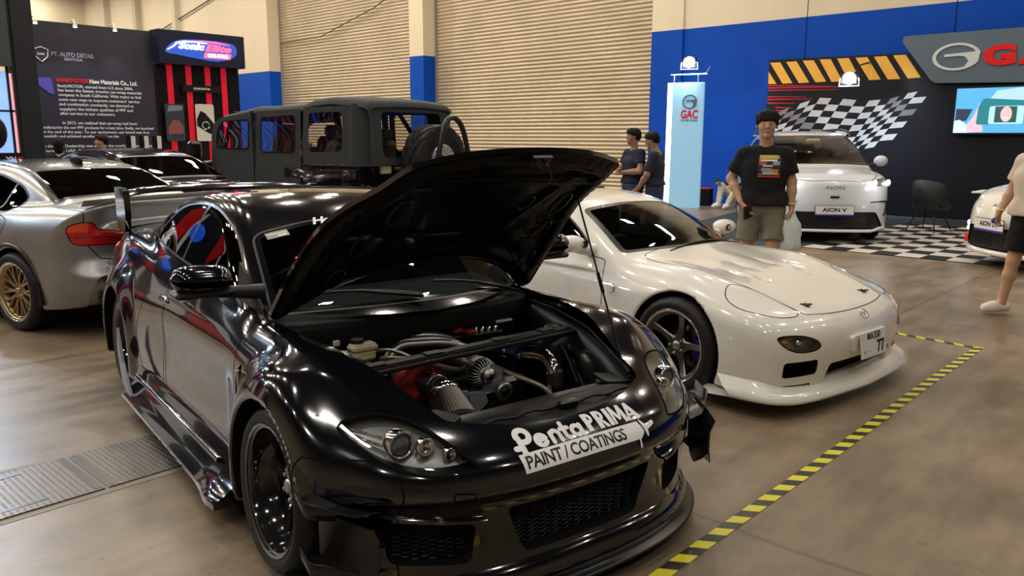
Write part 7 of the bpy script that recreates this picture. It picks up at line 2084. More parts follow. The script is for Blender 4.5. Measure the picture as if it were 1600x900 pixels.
def build_suv():
    root = thing('electric_suv', 'white sport utility car facing the camera with glowing headlamps, behind the standing man', 'car', (-5.366, 13.454, .0105), math.radians(-54.5))
    P = M['cool_white_paint']
    F, sk, gr = basic_car(root, AV, P, .026, (-3.85, -1.02, .12), (1.0, 1.02, 1.85), rounded([(-.80, -.12, .05), (.80, -.12, .05), (.66, -1.02, .07), (-.66, -1.02, .07)], .06), rounded([(-.6, -3.5), (.6, -3.5), (.55, -3.1), (-.55, -3.1)], .06),
        rounded([(-.45, 1.22, .03), (-1.0, 1.56, .08), (-1.6, 1.64, .1), (-2.8, 1.62, .15), (-3.2, 1.45, .08), (-3.1, 1.25, .04)], .05), [rounded([(-.35, .35), (-.35, 1.15), (-1.45, 1.17), (-1.45, .35)], .05)], ws_m='bright_glass')
    hood = [(.80, 0), (.79, .35), (.72, .60), (.55, .70), (-.12, .80), (-.05, 0)]
    a, sk, g = pick(sk, lambda V: np.maximum(poly_sdf(V[:, 0], np.abs(V[:, 1]), [(x, y - (.1 if y == 0 else 0)) for x, y in hood]), .9 - V[:, 2])); gr.append(g); skin_obj('bonnet', a, P, root)
    hl = rounded([(.56, .90, .03), (.58, 1.0, .03), (.86, 1.04, .03), (.925, 1.0, .03), (.93, .93, .03), (.80, .905, .03)], .02)
    a, sk, g = pick(sk, yz_patch(hl, 0, .2))
    for s in (-1, 1):
        m = g[0][:, 1] * s > 0; aa = side_of(a, s); L = part_empty('headlamp', root); b = aa.copy(); b.V = b.V + np.array((-.05, 0, 0)); skin_obj('lamp_housing', b, M['lamp_bucket'], L); skin_obj('lamp_lens', aa, M['clear'], L)
        skin_obj('lamp_rim', wall_skin(tuple(t[m] for t in g), (-.05, 0, 0)), M['satin_black'], L)
        for (y, x, sz) in ((.605, .80, .035), (.865, .60, .035)): MB().ball((x, s * y, .955), (.03, sz, .05), 16, 10).build('daylight_lamp', M['suv_lamp'], L)
        l = bpy.data.lights.new('headlamp_glow', 'POINT'); l.energy = 3; l.color = (1, .97, .9); l.shadow_soft_size = .05; lo = bpy.data.objects.new('headlamp_glow', l); COL.objects.link(lo); lo.parent = root; lo.location = (1.05, s * .70, .955)
        # hockey-stick vents
        bl = MB(); o_ = [(.56, .655), (.74, .665), (.835, .66), (.85, .60), (.83, .50), (.80, .44)]
        pts = []
        for y, z in o_:
            xx = float(cs(np.array(z), AV['XF']) - cs(np.array(y), AV['CF'])); pts.append((xx + .004, s * y, z))
        bl.tube(pts, (.008, .012, .020, .022, .024, .014), 8); bl.build('corner_vent', M['satin_black'], root)
    lowp = rounded([(-.66, .50, .04), (.66, .50, .04), (.80, .27, .05), (.76, .225, .02), (-.76, .225, .02), (-.80, .27, .05)], .03)
    a, sk, g = pick(sk, lambda V: np.maximum(poly_sdf(V[:, 1], V[:, 2], lowp), .4 - V[:, 0])); recess('lower_grille_recess', a, g, .04, root, M['satin_black'], M['satin_black'], off=(-.03, 0, 0))
    gb = MB()
    for k in range(6): gb.tube([(.855 - float(cs(np.array(abs(y)), AV['CF'])), y, .27 + .025 * k) for y in np.linspace(-.52, .52, 9)], .006, 4)
    gb.build('grille_bars', M['black_plastic'], root)
    sb = MB(); V = []
    for y in np.linspace(-.86, .86, 31):
        x = .865 - float(cs(np.array(abs(y)), AV['CF'])); z = .215 + (.03 - .05 * (1 - sstep(np.array(abs(y)), .6, .78))) * 1.0
        V += [(x - .03, y, z + .02), (x + .012, y, z + .018), (x + .014, y, z - .018), (x - .03, y, z - .02)]
    sb.grid(V, 31, 4); sb.build('skid_bar', M['white_plastic'], root)
    ski = MB(); ski.box((.76, 0, .185), (.1, 1.3, .05), bev=.02); ski.build('under_tray', M['satin_black'], root)
    skin_obj('body_shell', sk, P, root); groove_obj('panel_gap', seg_join(gr), .005, root)
    nose_text(F, root, 'AION', (.9, .0, .875), .30, .075, M['slate'], 'bonnet_lettering'); MB().box((.878, 0, .735), (.02, .14, .035), bev=.008).build('camera_cover', M['satin_black'], root)
    plate(root, (.905, 0, .52), (0, 0, 0), 'AION V', .60, .17)
    for s in (-1, 1):
        rr_ = MB(); rr_.tube([(-.95, s * .66, 1.68), (-1.1, s * .655, 1.76), (-1.6, s * .65, 1.81), (-2.8, s * .65, 1.80), (-3.1, s * .66, 1.74)], .02, 8); rr_.build('roof_rail', M['satin_black'], root)
        e = part_empty('door_mirror', root, (-.42, s * 1.04, 1.27)); MB().ball((0, 0, 0), (.10, .115, .095), 18, 12).build('mirror_shell', P, e); MB().tube([(0, -s * .20, -.08), (0, -s * .05, -.06)], .03, 8).build('mirror_arm', M['satin_black'], e)
        seat(root, -1.35, s * .38, .62, M['tan_leather'], rot=.15)
    tub(root, -3.2, -.3, .80, .4, 1.08, M['interior_grey']); dashboard(root, -.75, .72, 1.13, M['interior'], True)
    MB().box((-.85, .0, 1.60), (.05, .24, .08), bev=.02).build('rear_view_mirror', M['tan_leather'], root); MB().box((-2.3, 0, 1.70), (2.4, 1.2, .02)).build('headlining', M['cream_cloth'], root)
    MB().box((-2.5, 0, 1.0), (.2, 1.2, .75), bev=.06).build('rear_bench', M['tan_leather'], root)
    ms = (M['dark_metal'], M['brushed'], M['dark_metal'], M['dark_metal'])
    for s in (-1, 1): wheel(root, 0, s * .80, .36, .36, .24, .24, dict(kind='five', n=5, dish=.03, conc=.02), ms); wheel(root, -2.78, s * .80, .36, .36, .24, .24, dict(kind='five', n=5, dish=.03, conc=.02), ms)
M['bright_glass'] = glassy('bright_cabin_glass', (.72, .74, .70)); M['cream_cloth'] = mat('cream_cloth', (.55, .45, .33), .8)
M['suv_lamp'] = mat('suv_lamp', (1, 1, 1), .4, emit=(1, .97, .85), estr=9)
build_suv()
# ---- small cream hatchback at the right edge
UT = dict(AV); UT.update(wheels=[(0, .33, .37), (-2.6, .33, .37)],
    W=((-3.4, .85), (-1.4, .90), (0, .92), (.5, .90), (.9, .86)), XF=((.12, .78), (.22, .85), (.40, .875), (.60, .87), (.75, .84), (.88, .78), (.98, .68), (1.05, .5)), CF=((0, 0), (.3, .03), (.5, .085), (.65, .16), (.78, .27), (.88, .45), (1.0, .8)),
    ZC=((.9, .80), (.75, .90), (.55, .99), (.3, 1.06), (.0, 1.12), (-1, 1.15), (-3.4, 1.15)), ZE=((.9, .72), (.7, .82), (.4, .93), (0, 1.0), (-.5, 1.05), (-3.4, 1.1)),
    ZR=((.5, .90), (.2, 1.04), (-.05, 1.16), (-.4, 1.36), (-.8, 1.53), (-1.2, 1.61), (-1.8, 1.62), (-2.6, 1.56), (-3.1, 1.42), (-3.3, 1.2)), XR=((.2, -3.3), (.6, -3.4), (1.1, -3.4), (1.5, -3.2)), zbelt=1.06)
def build_ut():
    root = thing('hatchback', 'cream-white hatchback with a red triangle sticker, cut off by the right edge', 'car', (-1.874, 12.389, .0105), math.radians(-134.6))
    P = M['cream_paint']
    F, sk, gr = basic_car(root, UT, P, .028, (-3.6, -1.02, .12), (1.0, 1.02, 1.72), rounded([(-.74, -.02, .05), (.74, -.02, .05), (.60, -.85, .07), (-.60, -.85, .07)], .06), None,
        rounded([(-.45, 1.12, .03), (-.9, 1.42, .08), (-1.6, 1.50, .1), (-2.6, 1.46, .15), (-2.8, 1.2, .05)], .05), ws_m='bright_glass')
    hl = rounded([(.50, .83, .02), (.60, .90, .04), (.76, 1.0, .04), (.80, .97, .03), (.74, .86, .04), (.60, .80, .03)], .02)
    a, sk, g = pick(sk, yz_patch(hl, 0, .1))
    for s in (-1, 1):
        aa = side_of(a, s); L = part_empty('headlamp', root); b = aa.copy(); b.V = b.V - b.N * .04; skin_obj('lamp_housing', b, M['suv_lamp_dim'], L); skin_obj('lamp_lens', aa, M['clear'], L)
        MB().ball((.56, s * .66, .87), (.02, .04, .03), 14, 8).build('lamp_eye', M['satin_black'], L)
        for k in range(2):
            for j in range(2): MB().box((.66 - j * .04, s * (.735 + j * .05), .44 + .07 * k), (.03, .045, .055), rot=(0, 0, -s * .9), bev=.01).build('corner_led', M['led_white'], root)
        MB().box((.625, s * .80, .30), (.04, .07, .13), rot=(0, 0, -s * .9), bev=.01).build('red_corner_blade', M['sticker_red'], root)
    lp = rounded([(-.52, .52, .05), (.52, .52, .05), (.66, .26, .04), (.60, .22, .02), (-.60, .22, .02), (-.66, .26, .04)], .03)
    a, sk, g = pick(sk, lambda V: np.maximum(poly_sdf(V[:, 1], V[:, 2], lp), .3 - V[:, 0])); recess('grille_recess', a, g, .04, root, M['satin_black'], M['satin_black'], off=(-.04, 0, 0))
    gb = MB()
    for k in range(-14, 15):
        y = k * .042; 
        if abs(y) < .56: gb.tube([(.86 - float(cs(np.array(abs(y)), UT['CF'])), y, .25), (.86 - float(cs(np.array(abs(y + .09)), UT['CF'])), y + .09 if y < .45 else y, .50)], .006, 4)
    gb.build('grille_slats', M['dark_metal'], root)
    V = []
    for y in np.linspace(-.80, .80, 31):
        x = .875 - float(cs(np.array(abs(y)), UT['CF'])); V += [(x - .04, y, .225), (x + .012, y, .22), (x + .012, y, .165), (x - .04, y, .16)]
    MB().grid(V, 31, 4).build('skid_bar', P, root)
    skin_obj('body_shell', sk, P, root)
    nose_text(F, root, 'AION', (.9, .10, .80), .24, .06, M['dark_metal'], 'bonnet_lettering')
    surf_text(lambda x, y, z: F(x, y, z), np.array([(-.02, .0, 0), (.34, .03, 0), (.38, .20, 0), (.16, .19, 0)]), [(0, 1, 2, 3)], flat_frame((.8, .06, .86), (0, 1, 0), (-.75, 0, .65)), 'red_triangle', M['sticker_red'], root, .004, 2, direction=(.3, 0, .95))
    plate(root, (.905, .06, .55), (0, 0, 0), 'AION UT', .60, .17)
    tub(root, -2.9, -.3, .75, .4, 1.0, M['interior_grey']); dashboard(root, -.6, .66, 1.05, M['interior'])
    ms = (M['dark_metal'], M['brushed'], M['dark_metal'], M['dark_metal'])
    for s in (-1, 1): wheel(root, 0, s * .78, .33, .33, .22, .22, dict(kind='five', n=5, dish=.03, conc=.02), ms); wheel(root, -2.6, s * .78, .33, .33, .22, .22, dict(kind='five', n=5, dish=.03, conc=.02), ms)
M['suv_lamp_dim'] = mat('lamp_white', (.8, .8, .8), .3, emit=(.9, .95, 1), estr=.8)
build_ut()
# ------------------------------------------------------------------ people: one smooth skin per body, clothes as their own skins
class Caps:
    def __init__(s, k=.03): s.c = []; s.k = k
    def add(s, a, b, ra, rb=None, k=None, cut=None, squash=None):
        """tapered capsule; cut=(point, normal) keeps the side against the normal; squash=(axis vector, factor)"""
        s.c.append((np.array(a, float), np.array(b, float), ra, ra if rb is None else rb, k or s.k, cut, squash)); return s
    def one(s, c, x, y, z):
        a, b, ra, rb, k, cut, sq = c
        px, py, pz = x - a[0], y - a[1], z - a[2]; d = b - a; L2 = d @ d + 1e-12
        t = np.clip((px * d[0] + py * d[1] + pz * d[2]) / L2, 0, 1)
        qx, qy, qz = px - t * d[0], py - t * d[1], pz - t * d[2]
        if sq is not None:
            n, f = sq; n = np.array(n, float) / np.linalg.norm(n); w = (qx * n[0] + qy * n[1] + qz * n[2]) * (1 / f - 1)
            qx, qy, qz = qx + w * n[0], qy + w * n[1], qz + w * n[2]
        f_ = np.sqrt(qx * qx + qy * qy + qz * qz) - (ra + (rb - ra) * t)
        if cut is not None:
            o, n = cut; f_ = smax(f_, (x - o[0]) * n[0] + (y - o[1]) * n[1] + (z - o[2]) * n[2], .01)
        return f_
    def __call__(s, x, y, z):
        out = np.full(x.shape, .3)
        if x.ndim == 3:
            X, Y, Z = x[:, 0, 0], y[0, :, 0], z[0, 0, :]
            for c in s.c:
                m = max(c[2], c[3]) + c[4] + .04
                lo = np.minimum(c[0], c[1]) - m; hi = np.maximum(c[0], c[1]) + m
                i0, i1 = np.searchsorted(X, (lo[0], hi[0])); j0, j1 = np.searchsorted(Y, (lo[1], hi[1])); k0, k1 = np.searchsorted(Z, (lo[2], hi[2]))
                if i0 >= i1 or j0 >= j1 or k0 >= k1: continue
                sl = (slice(i0, i1), slice(j0, j1), slice(k0, k1))
                out[sl] = smin(out[sl], s.one(c, x[sl], y[sl], z[sl]), c[4])
            return out
        for c in s.c: out = smin(out, s.one(c, x, y, z), c[4])
        return out
    def skin(s, name, m, parent, h=.012, extra=None):
        P = np.array([c[0] for c in s.c] + [c[1] for c in s.c]); R = max(max(c[2], c[3]) for c in s.c) + .05
        F = s if extra is None else (lambda x, y, z: extra(x, y, z, s(x, y, z)))
        sk = implicit_skin(F, P.min(0) - R, P.max(0) + R, h, 3)
        return skin_obj(name, sk, m, parent) if name else sk
V3 = lambda *a: np.array(a, float)
SKIN = mat('skin', (.50, .29, .19), .5); SKIN2 = mat('tanned_skin', (.36, .20, .13), .5); HAIR = mat('black_hair', (.008, .007, .007), .65, spec=.2)
def hand(cp, w, d, palm_n, thumb, curl=.6, r=1.0, ks=.006):
    """w wrist, d direction along the hand, palm_n palm normal, thumb side vector; five bent fingers"""
    d = d / np.linalg.norm(d); t = thumb - d * (thumb @ d); t /= np.linalg.norm(t); n = palm_n - d * (palm_n @ d) - t * (palm_n @ t); n /= np.linalg.norm(n) + 1e-9
    k = w + d * .055
    cp.add(w, k, .027 * r, .028 * r, .02, squash=(n, .62)); 
    for i, (o, L) in enumerate(((.027, .070), (.009, .080), (-.009, .075), (-.026, .060))):
        b = w + d * .085 + t * o * r; cp.add(w + d * .03 + t * o * .6 * r, b, .013 * r, .0105 * r, .010)
        c1 = b + (d * math.cos(curl * .7) + n * math.sin(curl * .7)) * L * .52; c2 = c1 + (d * math.cos(curl * 1.7) + n * math.sin(curl * 1.7)) * L * .48
        cp.add(b, c1, .0098 * r, .009 * r, ks); cp.add(c1, c2, .009 * r, .0075 * r, ks)
    b = w + d * .025 + t * .022 * r; m = b + (d * .75 + t * .55 + n * .25) * .045; e = m + (d * .9 + t * .1 + n * .45) * .035
    cp.add(b, m, .014 * r, .0115 * r, .012); cp.add(m, e, .011 * r, .009 * r, ks)
def head_on(t, cp, c, f, up, skin_m, hair='short', h=.01):
    """c head centre, f facing, up; adds to the body and builds hair and face parts"""
    f = f / np.linalg.norm(f); up = up - f * (up @ f); up /= np.linalg.norm(up); l = np.cross(up, f)
    g = lambda a, b, u: c + f * a + l * b + up * u
    cp.add(g(-.022, 0, .028), g(.012, 0, .030), .080, .074, .03, squash=(l, .93)); cp.add(g(.022, 0, -.02), g(.032, 0, -.062), .062, .042, .03)
    cp.add(g(-.01, 0, -.05), g(-.01, 0, -.02), .060, .065, .03, squash=(l, .9))
    cp.add(g(.084, 0, .010), g(.098, 0, -.020), .009, .0135, .012); cp.add(g(.082, -.010, -.056), g(.082, .010, -.056), .010, None, .012)
    cp.add(g(.070, 0, -.088), g(.072, 0, -.088), .018, None, .02)
    for s in (-1, 1):
        cp.add(g(.075, s * .018, .026), g(.068, s * .044, .026), .009, None, .012); cp.add(g(-.008, s * .078, .006), g(-.014, s * .082, -.028), .011, .008, .008, squash=(f, .8)); cp.add(g(.055, s * .036, -.022), g(.050, s * .038, -.03), .020, None, .02)
        MB().ball(g(.077, s * .031, .008), (.008, .011, .0042), 10, 6).build('eye', M['decal_white'], t); MB().ball(g(.0835, s * .031, .008), .0046, 8, 6).build('pupil', M['matte_black'], t)
        MB().tube([g(.086, s * .018, .028), g(.082, s * .034, .033), g(.070, s * .050, .028)], (.003, .004, .002), 6).build('eyebrow', HAIR, t)
    MB().tube([g(.086, -.022, -.057), g(.094, 0, -.055), g(.086, .022, -.057)], (.002, .0045, .002), 6).build('mouth', mat('lips', (.30, .11, .09), .5), t)
    hc = Caps(.03); hc.add(g(-.024, 0, .040), g(.010, 0, .046), .092, .084, .03, squash=(l, .96)); hc.add(g(-.045, 0, -.01), g(-.045, 0, .02), .066, None, .03)
    if hair == 'fringe':
        for q in (-.045, -.022, 0, .022, .045): hc.add(g(.050, q, .085), g(.082 - abs(q) * .3, q * 1.15, .046), .026, .017, .015)
        for s in (-1, 1): hc.add(g(.01, s * .068, .07), g(.015, s * .078, .015), .028, .014, .02)
    elif hair == 'long': hc.add(g(-.05, 0, 0), g(-.05, 0, -.10), .078, .070, .03)
    else: hc.add(g(.040, 0, .085), g(.055, 0, .078), .035, None, .03)
    th = {'short': (-.078, -.035, .022, .055), 'fringe': (-.085, -.035, .0, .034), 'long': (-.2, -.16, -.03, .045)}[hair]
    def cut(x, y, z, v):
        a = (x - c[0]) * f[0] + (y - c[1]) * f[1] + (z - c[2]) * f[2]; u = (x - c[0]) * up[0] + (y - c[1]) * up[1] + (z - c[2]) * up[2]
        v = smax(v, np.interp(a, (-.10, -.03, .03, .10), th) - u, .012)
        return v + .0015 * np.sin(x * 300 + y * 120) * np.sin(y * 260 + z * 90)
    hc.skin('hair', HAIR, t, h, cut)
def build_person(name_label, loc, rz, sc, J, shirt_m, low_m, skin_m, hair, low='shorts', shoe='trainer', group=None, h=.012, big=1.0, sleeve=.62, shirt_z=.98, shoe_m=None, face=None, hands=None, loose=.018, hem=.62):
    t = thing('person', name_label, 'person', loc, rz, group); t.scale = (sc,) * 3
    g = lambda k: V3(*J[k])
    B = Caps(.035); pel, ch, nk = g('pelvis'), g('chest'), g('neck')
    tw = big
    def torso(C, e, low_cut=None):
        C.add(pel + V3(0, -.085 * tw, 0), pel + V3(0, .085 * tw, 0), .105 * tw + e, None, .06); w = (pel + ch) / 2
        C.add(w + V3(0, -.065 * tw, 0), w + V3(0, .065 * tw, 0), .110 * tw + e, None, .07); C.add(ch + V3(0, -.09 * tw, -.02), ch + V3(0, .09 * tw, -.02), .108 * tw + e, None, .07)
        C.add(g('shoulder_r') * .9 + nk * .1 - V3(0, 0, .02), g('shoulder_l') * .9 + nk * .1 - V3(0, 0, .02), .052 * tw + e, None, .05)
        for q in 'rl': C.add(nk * .8 + g('shoulder_' + q) * .2 - V3(0, 0, .05), g('shoulder_' + q) - V3(0, 0, .01), .040 * tw + e * .7, .036 * tw + e * .7, .04)
    torso(B, 0); B.add(nk + V3(-.01, 0, -.05), g('head') + V3(-.012, 0, -.07), .058 * tw, .052, .03)
    for s in 'rl':
        S, E, W = g('shoulder_' + s), g('elbow_' + s), g('wrist_' + s); B.add(S, E, .052 * tw, .042 * tw, .03); B.add(E, E + (W - E) * .35, .042 * tw, .041 * tw, .03); B.add(E + (W - E) * .35, W, .040 * tw, .026, .03)
        hp, kn, an = g('hip_' + s), g('knee_' + s), g('ankle_' + s); B.add(hp, kn, .088 * tw, .056 * tw, .04); B.add(kn, kn + (an - kn) * .35, .053 * tw, .056 * tw, .03); B.add(kn + (an - kn) * .35, an, .052 * tw, .036, .03)
        d, n, th, cu = (hands or {}).get(s, ((W - E), V3(0, 1 if s == 'r' else -1, 0), V3(1, 0, 0), .5)); hand(B, W, V3(*d) if not isinstance(d, np.ndarray) else d, V3(*n), V3(*th), cu)
        to = g('toe_' + s); sh = Caps(.02); ft = to - an; ft = ft / np.linalg.norm(ft); heel = V3(an[0], an[1], an[2] - .035) - ft * .045 * V3(1, 1, 0)
        zf = an[2] - .045; a_ = V3(heel[0], heel[1], zf + .012); b_ = V3(to[0], to[1], to[2])
        if shoe == 'clog':
            B.add(an, V3(*(an * .4 + b_ * .6)), .034, .028, .03); sh.add(a_, a_ * .3 + b_ * .7, .046, .050, .03); sh.add(a_ * .4 + b_ * .6 + V3(0, 0, .012), b_ + V3(0, 0, .006), .052, .045, .03)
        else:
            sh.add(a_ + V3(0, 0, .01), a_ * .3 + b_ * .7, .042, .044, .03); sh.add(a_ * .5 + b_ * .5, b_, .046, .038, .03); sh.add(an + V3(0, 0, -.02), an * .6 + b_ * .4, .048, .04, .04)
        zb = min(a_[2], b_[2]) - .03
        so = sh.skin('shoe', shoe_m or M['white_plastic'], t, h, lambda x, y, z, v, zb=zb: smax(v, zb - z, .008))
        if shoe == 'trainer':
            # dark collar
            MB().tube([an + V3(.045 * math.cos(q), .045 * math.sin(q), -.0) for q in np.linspace(0, 2 * PI, 15)[:-1]], .010, 6, closed=True).build('shoe_collar', M['white_plastic'], so)
    f_ = V3(*face) if face is not None else V3(1, 0, 0)
    head_on(t, B, g('head'), f_, V3(0, 0, 1), skin_m, hair, min(h, .009))
    B.skin('body', skin_m, t, h)
    # shirt
    C = Caps(.035); torso(C, loose)
    hemz = shirt_z
    C.add(pel + V3(0, -.10 * tw, -.02), pel + V3(0, .10 * tw, -.02), .118 * tw + loose, None, .06)
    for s in 'rl':
        S, E = g('shoulder_' + s), g('elbow_' + s); d = (E - S) / np.linalg.norm(E - S); e = S + (E - S) * sleeve
        C.add(S - V3(0, 0, .012), S + (E - S) * (sleeve + .2), .054 * tw + loose * .6, .070 * tw + loose * .6, .035, (e, d))
    def shf(x, y, z, v):
        v = smax(v, hemz - z, .012); v = smax(v, .062 * tw - np.sqrt((x - nk[0] + .005) ** 2 + (y - nk[1]) ** 2) - np.maximum(0, nk[2] - .01 - z) * 3, .01)
        return v + .004 * np.sin(z * 38 + 7 * y) * np.sin(y * 31 + 9 * x) * sstep(1.35 - z, 0, .3)
    so = C.skin('shirt', shirt_m, t, h, shf)
    # trousers or shorts
    C = Caps(.03); C.add(pel + V3(0, -.09 * tw, -.02), pel + V3(0, .09 * tw, -.02), .118 * tw, None, .05)
    for s in 'rl':
        hp, kn, an = g('hip_' + s), g('knee_' + s), g('ankle_' + s)
        if low == 'shorts': d = (kn - hp) / np.linalg.norm(kn - hp); e = hp + (kn - hp) * hem; C.add(hp, kn, .108 * tw, .100 * tw, .03, (e, d))
        else: C.add(hp, kn, .102 * tw, .076 * tw, .03); C.add(kn, kn + (an - kn) * .94, .074 * tw, .062 * tw, .03)
    C.skin('shorts' if low == 'shorts' else 'trousers', low_m, t, h, lambda x, y, z, v: v + .003 * np.sin(z * 50 + x * 30) * np.sin(y * 45))
    return t, shf
STAND = dict(pelvis=(0, 0, .97), chest=(.0, 0, 1.28), neck=(-.01, 0, 1.47), head=(.015, 0, 1.635), shoulder_r=(-.01, -.185, 1.41), shoulder_l=(-.01, .185, 1.41), elbow_r=(-.02, -.26, 1.13), elbow_l=(-.02, .26, 1.13), wrist_r=(.06, -.27, .90), wrist_l=(.06, .27, .90),
    hip_r=(0, -.095, .90), hip_l=(0, .095, .90), knee_r=(.02, -.11, .49), knee_l=(.02, .11, .49), ankle_r=(-.02, -.12, .09), ankle_l=(-.02, .12, .09), toe_r=(.14, -.14, .045), toe_l=(.14, .14, .045))
def pose(**k): d = dict(STAND); d.update(k); return d
CL = lambda n, c: mat(n, c, .85, spec=.25)
def people():
    # the man in the middle distance
    J = pose(head=(.015, 0, 1.622), shoulder_r=(-.01, -.168, 1.385), shoulder_l=(-.01, .168, 1.385), elbow_r=(-.05, -.27, 1.17), wrist_r=(.09, -.175, .985), elbow_l=(-.02, .225, 1.15), wrist_l=(.03, .235, .945), knee_l=(.07, .10, .50), ankle_l=(.10, .09, .10), toe_l=(.26, .11, .05), knee_r=(.0, -.12, .49), ankle_r=(-.10, -.13, .10), toe_r=(.05, -.16, .045))
    t, _ = build_person('person in black printed tee and khaki shorts standing with phone and a white plastic bag', (-3.34, 7.02, 0), math.radians(-65), 1.09, J, CL('black_tee', (.012, .013, .015)), CL('khaki_shorts', (.20, .185, .14)), SKIN, 'fringe', h=.010, big=.90, sleeve=.72, shirt_z=.955, loose=.022, hem=.60, face=(1, .04, -.02),
        hands={'r': (V3(.10, .35, -.55), (.2, .9, .3), (.8, 0, .2), .5), 'l': (V3(.0, .0, -1), (-.3, -.9, 0), (1, 0, 0), 1.5)})
    # print on the chest
    fr = (1.42, .07)
    cols = [('print_dark', (.05, .04, .04), (-.09, .09, .0, .16)), ('print_rust', (.35, .12, .05), (-.08, -.02, .03, .05)), ('print_sky', (.25, .35, .45), (.03, .08, .02, .03)), ('print_yellow', (.50, .42, .10), (-.075, .075, .068, .035)), ('print_sand', (.55, .48, .35), (-.05, .07, -.055, .02)), ('print_red', (.55, .06, .05), (-.085, .085, -.085, .012)), ('print_white', (.75, .72, .68), (-.07, .06, .04, .012)), ('print_orange', (.65, .22, .05), (.02, .07, -.04, .03)), ('print_grey', (.30, .32, .36), (-.06, .02, -.03, .028)), ('print_white', (.75, .72, .68), (-.05, .03, .0, .010)), ('print_white', (.75, .72, .68), (-.08, .08, -.066, .004))]
    C = Caps(.035); tw = .90; ch = V3(0, 0, 1.28); pel = V3(0, 0, .97); e = .022
    for p, dz, r in ((pel, 0, .105), ((pel + ch) / 2, 0, .110), (ch, -.02, .108)): C.add(p + V3(0, -.08 * tw, dz), p + V3(0, .08 * tw, dz), r * tw + e, None, .07)
    C.add(V3(-.01, -.14, 1.40), V3(-.01, .14, 1.40), .052 * tw + e, None, .05)
    for nm, c, (y0, y1, z0, hh) in cols:
        surf_text(C, np.array([(y0, z0 - hh / 2, 0), (y1, z0 - hh / 2, 0), (y1, z0 + hh / 2, 0), (y0, z0 + hh / 2, 0)]), [(0, 1, 2, 3)], flat_frame((.2, .035, 1.285), (0, 1, 0), (0, 0, 1)), 'shirt_print', CL(nm, c), t, .010 + (.003 if nm != 'print_dark' else 0), 2)
    ph = thing('phone', 'dark red phone in the hand of the man with the plastic bag', 'phone', tuple(t.matrix_basis @ Vector((.150, -.115, .905))), math.radians(-65)); ph.rotation_euler = (.5, .5, math.radians(-20))
    MB().box((0, 0, 0), (.016, .085, .16), bev=.006).build('phone_case', mat('dark_red_case', (.10, .01, .02), .3), ph); MB().box((.009, 0, 0), (.002, .074, .148)).build('phone_screen', M['satin_black'], ph)
    bg_ = thing('plastic_bag', 'crinkled white plastic carrier bag hanging from the hand of the man in khaki shorts', 'bag', tuple(t.matrix_basis @ Vector((.045, .24, .60))), math.radians(-65))
    V = []; nu, nv = 30, 16
    for i in range(nu):
        a = 2 * PI * i / nu
        for j in range(nv):
            v = j / (nv - 1); r = float(np.interp(v, (0, .06, .2, .5, .72, .88, 1), (.02, .075, .092, .088, .075, .042, .016))) * (1 + .13 * math.sin(5 * a + 9 * v) + .08 * math.sin(11 * a - 14 * v))
            V.append((r * .55 * math.cos(a), r * math.sin(a), -.04 + .37 * v))
    MB().grid(V, nu, nv, closed_u=True).build('bag_body', mat('thin_plastic', (.70, .74, .74), .3), bg_)
    for s in (-1, 1): MB().tube([(0, s * .03, .29), (0, s * .022, .32), (0, s * .008, .375)], (.014, .010, .007), 8).build('bag_handle', mat('thin_plastic', (.70, .74, .74), .3), bg_)
    MB().tube([t.matrix_basis.inverted() @ Vector((0, 0, 0)) * 0 + Vector((.035 + .034 * math.cos(a),   .236 + .034 * math.sin(a), .975)) for a in np.linspace(0, 2 * PI, 17)[:-1]], .007, 6, closed=True).build('wristband', mat('yellow_band', (.62, .60, .25), .4), t)
    # two men by the shutter
    navy = CL('navy_polo', (.016, .020, .045)); jean = CL('blue_jeans', (.035, .06, .12))
    J = pose(elbow_r=(.04, -.27, 1.15), wrist_r=(.24, -.06, 1.20), elbow_l=(.05, .27, 1.15), wrist_l=(.22, .04, 1.13))
    t, _ = build_person('person in navy polo with folded arms beside the roller shutter', (-6.83, 10.02, 0), math.radians(-115), 1.02, J, navy, jean, SKIN2, 'short', 'trousers', h=.013, face=(1, -.35, -.05), hands={'r': (V3(.3, .9, -.1), (-.8, 0, .3), (0, 0, 1), .6), 'l': (V3(.3, -.9, -.1), (-.8, 0, .3), (0, 0, 1), .6)}, loose=.012, sleeve=.6)
    J = pose(head=(.06, 0, 1.615), elbow_r=(-.02, -.25, 1.13), wrist_r=(.10, -.24, .90), elbow_l=(.06, .25, 1.14), wrist_l=(.20, .20, .93))
    t, _ = build_person('person in dark grey shirt leaning his head down, arm hanging, right of the folded-arms man', (-6.42, 9.98, 0), math.radians(-160), 1.0, J, CL('charcoal_shirt', (.022, .027, .042)), jean, SKIN2, 'short', 'trousers', h=.013, face=(1, 0, -.25), loose=.012, sleeve=.85)
    MB().tube([Vector((.19 + .032 * math.cos(a), .20 + .032 * math.sin(a), .955 + .01 * math.cos(a))) for a in np.linspace(0, 2 * PI, 17)[:-1]], .006, 6, closed=True).build('wristwatch', M['tan_metal'], t)
    # the man sitting on the floor
    J = pose(pelvis=(-.10, 0, .13), chest=(-.02, 0, .43), neck=(.04, 0, .61), head=(.09, 0, .76), shoulder_r=(.02, -.18, .56), shoulder_l=(.02, .18, .56), elbow_r=(.22, -.26, .42), wrist_r=(.42, -.20, .50), elbow_l=(.2, .26, .40), wrist_l=(.38, .12, .46),
        hip_r=(-.06, -.10, .13), hip_l=(-.06, .10, .13), knee_r=(.34, -.22, .47), knee_l=(.36, .20, .47), ankle_r=(.52, -.14, .10), ankle_l=(.55, .13, .10), toe_r=(.68, -.16, .05), toe_l=(.71, .16, .05))
